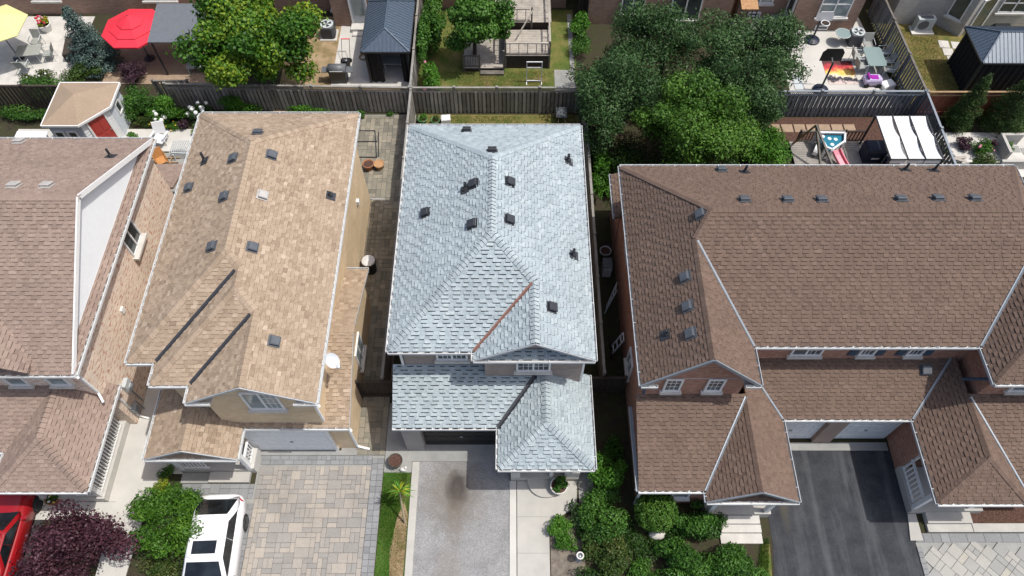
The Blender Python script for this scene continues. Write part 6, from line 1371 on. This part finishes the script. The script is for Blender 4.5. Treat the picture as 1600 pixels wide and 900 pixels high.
for sx in (-.2, .2): MB().tube([(2.6 + sx * .3, 28.55, .2), (2.6 + sx, 27.4, .55)], .02, 6).build('handle', 'wood_tan', t); MB().bar((2.6 + sx, 27.9, 0), (2.6 + sx, 27.9, .35), .03).build('leg', 'metal_dark', t)
t = thing('rubbish_bin', 'dark bin with white lid beside the tan garage wall', 'bin', (-6.55, 18.6, 0)); MB().lathe((-6.55, 18.6, .02), [(.26, 0), (.31, .75), (.34, .76), (.34, .82)], 18).build('body', 'black', t, True); MB().lathe((-6.55, 18.6, .84), [(.33, 0), (.28, .05), (.08, .09), (.05, .12)], 18).build('lid', 'plastic_white', t, True)
t = thing('pipe_rack', 'thin black pipe frame lying on the old paving', 'frame', (-7.9, 26.4, 0))
for a, b_ in (((-8.85, 27.3), (-7.2, 27.3)), ((-8.85, 26.55), (-7.0, 26.55)), ((-7.2, 27.3), (-6.95, 25.5)), ((-8.85, 25.5), (-6.9, 25.45)), ((-7.0, 27.2), (-6.85, 25.5))): MB().tube([(a[0], a[1], .07), (b_[0], b_[1], .07)], .025, 6).build('pipe', 'metal_dark', t)
# ================================================================ garden behind the rose roof
t = thing('garden_chair', 'white high backed garden chair on the white patio strip', 'chair', (-18.2, 26.6, 0)); MB().cbox((-18.2, 26.45, .38), (.62, .6, .06), R(-15), .5, .02).build('seat', 'plastic_white', t)
MB().loft([[(-18.5 + .0, 26.72 + q * .22, .4 + q * .62), (-17.95, 26.87 + q * .22, .4 + q * .62), (-17.95, 26.92 + q * .22, .4 + q * .62), (-18.5, 26.77 + q * .22, .4 + q * .62)] for q in (0, .7, 1)]).build('backrest', 'plastic_white', t)
for x, y in ((-18.45, 26.2), (-17.9, 26.3), (-18.5, 26.75), (-17.95, 26.9)): MB().bar((x, y, .03), (x, y, .4), .05).build('leg', 'plastic_white', t)
for x in (-18.55, -17.85): MB().cbox((x, 26.5, .58), (.1, .6, .03), R(-15)).build('armrest', 'plastic_white', t)
t = thing('trellis', 'yellow wooden trellis frame lying behind the rose roof', 'frame', (-18.2, 25.0, 0))
for k in range(5): MB().bar((-19.2, 24.2 + k * .3, .1), (-17.0, 24.2 + k * .3, .1), .05).build('slat', 'wood_tan', t)
for x in (-19.0, -18.2, -17.4): MB().bar((x, 24.1, .14), (x, 25.5, .14), .05).build('crossbar', 'wood_tan', t)
chair('orange wooden folding chair behind the rose roof', (-17.7, 24.95), R(35), 'wood_orange', 'wood_orange', name='folding_chair')
t = thing('metal_bench', 'curved slatted grey bench beside the tan roof edge', 'bench', (-16.7, 25.2, 0))
for k in range(11): a = -.5 + k * .11; MB().bar((-17.0 + .9 * math.sin(a), 25.0 + .5 * math.cos(a), .4), (-16.7 + 1.0 * math.sin(a), 25.5 + .5 * math.cos(a), .75), .03).build('slat', 'ac_pale', t)
for x in (-17.2, -16.3): MB().bar((x, 25.3, .03), (x, 25.3, .45), .05).build('leg', 'ac_pale', t)
MB().bar((-17.3, 25.45, .42), (-16.2, 25.4, .42), .05).build('seat_rail', 'ac_pale', t)
t = thing('folding_table', 'white table at the left edge behind the rose roof', 'table', (-24.6, 26.2, 0)); MB().cbox((-24.6, 26.3, .72), (1.6, .7, .04), 0, .5, .01).build('tabletop', 'plastic_white', t)
for x in (-25.2, -24.0):
    for y in (26.0, 26.6): MB().bar((x, y, .03), (x, y, .7), .035).build('leg', 'metal_dark', t)
pot('flower_pot', 'orange pot beside the corner shed door', (-19.95, 26.3), .16, .25, 'wood_orange', 'leaf_bright', n=200); pot('flower_pot', 'pot of red and yellow flowers on the terrace by the brick wall', (-27.0, 35.2), .35, .5, 'plastic_white', 'leaf_lime', n=700, flowers=['flower_red', 'flower_pink'])
t = thing('patio_table', 'grey slatted table under the yellow parasol', 'table', (-26.9, 32.7, 0)); MB().cbox((-26.9, 32.7, .71), (1.3, .9, .04), R(8), .5, .01).build('tabletop', 'fabric_grey', t)
for x, y in ((-27.4, 32.35), (-26.4, 32.4), (-27.4, 33.05), (-26.4, 33.1)): MB().bar((x, y, .03), (x, y, .7), .04).build('leg', 'ac_pale', t)
G2 = 'chairs around the parasol table'
chair('grey chair behind the parasol table', (-26.95, 33.75), 0, 'ac_pale', 'fabric_grey', G2, z=.03); chair('grey chair at the right end of the parasol table', (-25.95, 32.75), R(-80), 'ac_pale', 'fabric_grey', G2, z=.03); chair('grey chair in the shade before the parasol table', (-27.0, 31.8), R(180), 'ac_pale', 'fabric_grey', G2, z=.03)
tag(MB().cbox((-24.95, 33.3, .3), (.5, 1.5, .55), R(10), .5, .04).build('storage_bench', 'wood_dark'), 'dark bench beside the blue spruce', 'bench')
t = thing('garden_swing_bench', 'low bench in the shade of the flat grey canopy', 'bench', (-17.4, 31.8, 0)); MB().cbox((-17.4, 31.8, .42), (1.2, .5, .06)).build('seat', 'fabric_grey', t); MB().cbox((-17.4, 32.05, .7), (1.2, .05, .5)).build('backrest', 'plastic_white', t)
for x in (-17.9, -16.9): MB().cbox((x, 31.8, .2), (.07, .45, .4)).build('leg', 'ac_pale', t)
# ================================================================ basketball patio
def hoop(label, c, z, boardmat, face, w=1.1, hb=.75):
    t = thing('basketball_hoop', label, 'basketball hoop', (c[0], c[1], 0), 'portable basketball hoops'); MB().lathe((c[0], c[1], .03), [(.42, 0), (.42, .1), (.2, .2), (.08, .22)], 14).build('base', 'plastic_navy', t); MB().tube([(c[0], c[1], .2), (c[0], c[1], z)], .055, 8).build('pole', 'metal_dark', t)
    MB().bar((c[0], c[1], z - .1), (c[0], c[1] + face * .35, z), .06).build('arm', 'metal_dark', t)
    y = c[1] + face * .38; pr = [(-.5, 0), (.5, 0), (.5, .7), (.35, 1), (-.35, 1), (-.5, .7)]
    MB().loft([[(c[0] + a * w, y + d, z - .25 + b_ * hb) for a, b_ in pr] for d in (0, .03)]).build('backboard', boardmat, t)
    MB().tube([(c[0] + .23 * math.cos(a * math.pi / 8), y + face * .30 + .23 * math.sin(a * math.pi / 8), z - .15) for a in range(17)], .025, 6).build('rim', 'plastic_white', t)
hoop('portable basketball hoop with white board at the brick wall', (17.24, 34.3), 1.95, 'plastic_white', -1, .9, .6); hoop('portable basketball hoop with black board at the slate fence', (16.85, 30.3), 2.0, 'black', 1, 1.15, .8)
r_ = MB().box(-.83, -.92, 0, .83, .92, .012).build('rug', 'rug'); r_.location = (18.27, 31.68, .034); tag(r_, 'rug with red, yellow and black brush strokes on the patio', 'rug')
t = thing('dining_table', 'glass topped dining table on the concrete patio', 'table', (20.05, 32.2, .03)); W_ = .62
MB().prism([(20.05 + a, 32.2 + b_) for a, b_ in ((-.42, -.75), (.42, -.75), (.5, -.6), (.5, .6), (.42, .75), (-.42, .75), (-.5, .6), (-.5, -.6))], .70, .72).build('tabletop', 'glass_table', t)
for x in (-.4, .4):
    for y in (-.6, .6): MB().bar((20.05 + x, 32.2 + y, .03), (20.05 + x, 32.2 + y, .70), .045).build('leg', 'ac_pale', t)
for x in (-.47, .47): MB().bar((20.05 + x, 31.55, .68), (20.05 + x, 32.85, .68), .04).build('table_rail', 'ac_pale', t)
G3 = 'chairs around the dining table'
for lb, c, a in (('grey sling chair at the head of the dining table', (20.1, 33.45), 0), ('grey sling chair left of the dining table nearer the house', (19.25, 32.5), 90), ('grey sling chair left of the dining table beside the rug', (19.3, 31.75), 100), ('grey sling chair between table and slate fence nearest the house', (20.75, 32.85), -90), ('middle grey sling chair between table and slate fence', (20.78, 32.2), -92), ('grey sling chair between table and slate fence nearest the purple toy', (20.72, 31.5), -100)): chair(lb, c, R(a), 'ac_pale', 'fabric_grey', G3, z=.03)
t = thing('round_table', 'small round glass table beside the dark air conditioner', 'table', (18.75, 34.1, .03)); MB().lathe((18.75, 34.1, .70), [(.42, 0), (.42, .025)], 20).build('tabletop', 'glass_table', t)
for a in (0, 2.1, 4.2): MB().tube([(18.75 + .3 * math.cos(a), 34.1 + .3 * math.sin(a), .03), (18.75 + .1 * math.cos(a), 34.1 + .1 * math.sin(a), .4), (18.75 + .3 * math.cos(a), 34.1 + .3 * math.sin(a), .70)], .015, 6).build('leg', 'ac_pale', t)
MB().tube([(18.75 + .42 * math.cos(a * .3142), 34.1 + .42 * math.sin(a * .3142), .712) for a in range(21)], .02, 6).build('rim', 'ac_pale', t)
t = thing('toy_car', 'purple and lilac ride on toy at the patio corner', 'toy', (19.75, 30.75, 0)); MB().loft([[(19.75 + a * q, 30.8 + b_ * q, z) for a, b_ in ((-.5, -.28), (.4, -.28), (.5, 0), (.4, .28), (-.5, .28))] for q, z in ((.85, .12), (1, .22), (1, .42), (.85, .5))]).build('body', 'plastic_lilac', t); MB().cbox((19.78, 30.82, .48), (.42, .34, .1), 0, .5, .03).build('seat', 'plastic_purple', t); MB().cbox((19.42, 30.8, .56), (.08, .4, .2)).build('windscreen', 'plastic_purple', t)
for x in (-.35, .32):
    for y in (-.3, .3): MB().tube([(19.75 + x, 30.8 + y - .04, .15), (19.75 + x, 30.8 + y + .04, .15)], .13, 12).build('wheel', 'rubber', t)
tag(MB().cbox((20.55, 30.6, .18), (.75, .5, .25), R(20), .5, .05).build('cushion', 'canvas_white'), 'crumpled white cloth beside the purple toy', 'cloth'); tag(MB().cbox((15.75, 30.9, .05), (.5, 1.1, .03)).build('door_mat', 'ac_pale'), 'grey mat on the patio under the tree edge', 'mat')
t = thing('hooded_bench', 'tan covered swing bench at the brick wall under the window', 'bench', (13.4, 35.6, 0)); MB().loft([[(12.95, 35.1, z), (13.9, 35.1, z), (13.9, 35.9, z + .15), (12.95, 35.9, z + .15)] for z in (1.5, 1.55)]).build('hood', 'terracotta_pale', t); MB().cbox((13.42, 35.5, .45), (.95, .5, .1)).build('seat', 'wood_dark', t)
for x in (12.97, 13.87): MB().bar((x, 35.15, .03), (x, 35.15, 1.5), .05).build('post', 'metal_dark', t); MB().bar((x, 35.85, .03), (x, 35.85, 1.6), .05).build('post', 'metal_dark', t)
# heat pump
t = thing('heat_pump', 'pale heat pump on a slab by the pale brick wall', 'heat pump', (23.75, 35.2, 0)); MB().cbox((23.75, 35.15, .05), (1.3, .75, .1), 0, .5, .01).build('slab', 'stone_pale', t); MB().cbox((23.75, 35.25, .5), (1.0, .42, .8), 0, .5, .02).build('housing', 'ac_pale', t); MB().tube([(23.65, 35.035, .5), (23.65, 35.02, .5)], .30, 20).build('fan_grille', 'ac_metal', t); MB().cbox((23.75, 35.25, .912), (.7, .26, .02)).build('top_plate', 'ac_metal', t)
t = thing('covered_barbecue', 'black covered barbecue behind the netted gazebo', 'barbecue', (27.6, 34.2, 0)); MB().loft([[(27.6 + a * q, 34.2 + b_ * q * .6, z) for a, b_ in ((-.6, -.5), (.6, -.5), (.6, .5), (-.6, .5))] for q, z in ((1, 0), (1, .8), (.7, 1.15))]).build('cover', 'black_cloth', t)
# ================================================================ play deck
t = thing('play_deck', 'grey wooden deck with low rail behind the brown roof', 'deck', (17.5, 25, 0)); boards(t, 14.35, 21.0, 21.5, 26.45, .20, .15, 'deck_grey'); MB().box(14.38, 21.5, .02, 20.98, 26.42, .15).build('joists', 'wood_dark', t)
railing(t, (14.75, 26.42), (17.0, 26.42), .20, .75, .15, 'wood_grey'); railing(t, (17.1, 26.42), (18.0, 26.42), .20, .75, .15, 'wood_dark')
for x in (14.72, 17.02): MB().bar((x, 26.42, 0), (x, 26.42, 1.05), .08).build('post', 'wood_dark', t)
t = thing('swing_frame', 'wooden A frame of a swing on the play deck', 'swing', (15.2, 25.4, 0))
ap = Vector((14.95, 25.75, 2.1)); MB().bar((14.55, 26.3, .2), ap, .1).build('leg', 'wood_tan', t); MB().bar((15.55, 24.3, .2), ap, .1).build('leg', 'wood_grey', t); ap2 = Vector((15.2, 22.6, 2.1)); MB().bar(ap, ap2, .09).build('top_beam', 'wood_grey', t); MB().bar((14.6, 22.4, .2), ap2, .1).build('leg', 'wood_grey', t); MB().bar((15.8, 22.4, .2), ap2, .1).build('leg', 'wood_grey', t)
t = thing('play_slide', 'toddler play climber with blue floor and pink slide', 'slide', (16, 25.3, 0))
MB().prism([(15.5, 26.3), (16.9, 26.25), (16.75, 25.7), (16.0, 25.15), (15.75, 25.3)], .80, .86).build('platform', 'plastic_blue', t)
wl = [(15.5, 26.3), (16.9, 26.25), (16.75, 25.7), (16.0, 25.15), (15.75, 25.3)]
for a, b_ in zip(wl, wl[1:] + wl[:1]): MB().bar((a[0], a[1], 1.0), (b_[0], b_[1], 1.0), .09, .09).build('rim', 'plastic_white', t); MB().bar((a[0], a[1], .2), (a[0], a[1], 1.0), .12).build('post', 'plastic_white', t)
for p in ((15.8, 26.15), (16.1, 26.0), (16.4, 25.95), (16.15, 25.6)): MB().lathe((p[0], p[1], .86), [(.1, 0), (.1, .02)], 10).build('button', 'plastic_white', t)
mb = MB()
for k in range(6):
    q0, q1 = k / 6, (k + 1) / 6; f = lambda q: (16.25 + .65 * q, 25.25 - 1.15 * q, .85 - .6 * (q ** .8)); a, b_ = f(q0), f(q1)
    mb.face([(a[0] - .2, a[1] - .05, a[2]), (a[0] + .2, a[1] + .05, a[2]), (b_[0] + .2, b_[1] + .05, b_[2]), (b_[0] - .2, b_[1] - .05, b_[2])])
    for s_ in (-.2, .2): mb.bar((a[0] + s_, a[1] + s_ * .25, a[2] + .06), (b_[0] + s_, b_[1] + s_ * .25, b_[2] + .06), .05, .14)
mb.build('slide_chute', 'plastic_pink', t); MB().tube([(15.35, 25.6, .5), (15.55, 25.5, .5)], .28, 16).build('porthole_wall', 'plastic_white', t); MB().tube([(15.335, 25.6, .5), (15.36, 25.59, .5)], .16, 16).build('porthole', 'black', t)
t = thing('storage_bin', 'navy blue covered bin on the play deck', 'bin', (18.1, 25.3, .2)); MB().loft([[(18.25 + a * q, 25.35 + b_ * q, z) for a, b_ in ((-.5, -.4), (.5, -.4), (.5, .4), (-.5, .4))] for q, z in ((.95, .2), (1, .95), (.85, 1.1))]).build('cover', 'plastic_navy', t); MB().cbox((18.3, 24.97, .55), (.4, .02, .16)).build('label_plate', 'plastic_white', t)
tag(MB().cbox((19.0, 24.6, .5), (.7, .5, .6), R(-20), .5, .05).build('storage_box', 'plastic_navy'), 'navy box in the shade of the white pergola', 'box')
# right garden
t = thing('concrete_planter', 'grey concrete planter wall at the right edge', 'planter', (26, 26.2, 0)); MB().box(25.05, 26.35, .03, 26.2, 26.5, .75).build('back_wall', 'concrete', t); MB().box(25.05, 25.2, .03, 25.2, 26.35, .75).build('side_wall', 'concrete', t); MB().box(24.6, 24.7, .03, 28, 24.85, .6).build('front_wall', 'concrete', t); shrub('dark_shrub', 'small green plant inside the concrete planter corner', (25.5, 25.9), .25, .6, 'leaf_green', 500, .09, 261)
shrub('flower_shrub', 'purple flowers in the bed beside the concrete planter', (23.3, 26.2), (.4, .35), .6, 'leaf_plum', 1300, .1, 262, base_t=.75); shrub('flower_shrub', 'green plant with purple tips beside the concrete planter', (24.15, 25.95), (.65, .5), .65, 'leaf_green', 1700, .1, 263, flowers=('flower_pink', 4, .06)); shrub('flower_shrub', 'low green plants along the brown roof edge', (23.9, 25.1), (.7, .5), .5, 'leaf_mixed', 1400, .1, 264); shrub('plum_shrub', 'dark purple flowers at the planter end', (24.7, 26.2), (.3, .25), .55, 'leaf_plum', 700, .1, 265, base_t=.75)
t = thing('timber_pile', 'pile of pale boards beside the slate fence', 'timber', (22.5, 25.0, 0)); rg = random.Random(9)
for k in range(9): a = R(rg.uniform(-25, 15)); c = Vector((22.5 + jit(rg, .25), 24.95 + jit(rg, .45), .08 + k * .04)); d = Vector((math.cos(a), math.sin(a), 0)) * .6; MB().bar(c - d, c + d, .16, .03).build('plank', 'wood_bleached' if k % 3 else 'stone_pale', t)
# ================================================================ clutter in the side passage
t = thing('ladder', 'short metal ladder leaning in the shaded side passage', 'ladder', (4.3, 17, 0))
for s_ in (0, .4): MB().bar((4.15 + s_ * .3, 16.3 + s_, .03), (4.60 + s_ * .1, 16.8 + s_, 1.2), .05).build('stile', 'ac_pale', t)
for k in range(5): q = (k + .5) / 5; MB().bar((4.15 + .45 * q, 16.3 + .5 * q, .03 + 1.17 * q), (4.27 + .37 * q, 16.7 + .5 * q, .03 + 1.17 * q), .035).build('rung', 'ac_pale', t)
t = thing('storage_bin', 'pale bins standing in the shaded side passage', 'bin', (4.35, 18.7, 0)); MB().cbox((4.35, 18.5, .4), (.4, .5, .8), 0, .5, .04).build('body', 'plastic_white', t); MB().cbox((4.35, 18.5, .83), (.44, .54, .06), 0, .5, .02).build('lid', 'ac_metal', t)
pot('flower_pot', 'round grey tub in the shaded side passage', (4.35, 19.4), .25, .5, 'ac_pale')
t = thing('hand_truck', 'white hand truck leaning in the shaded side passage', 'trolley', (4.4, 14.6, 0))
for s_ in (-.18, .18): MB().bar((4.3, 14.4 + s_, .05), (4.7, 14.5 + s_, 1.25), .05).build('rail', 'plastic_white', t); MB().tube([(4.25, 14.4 + s_ * 1.3, .13), (4.33, 14.4 + s_ * 1.3, .13)], .13, 12).build('wheel', 'rubber', t)
for q in (.2, .5, .8, 1.): MB().bar((4.3 + .4 * q, 14.22 + .1 * q, .05 + 1.2 * q), (4.3 + .4 * q, 14.58 + .1 * q, .05 + 1.2 * q), .04).build('crossbar', 'plastic_white', t)
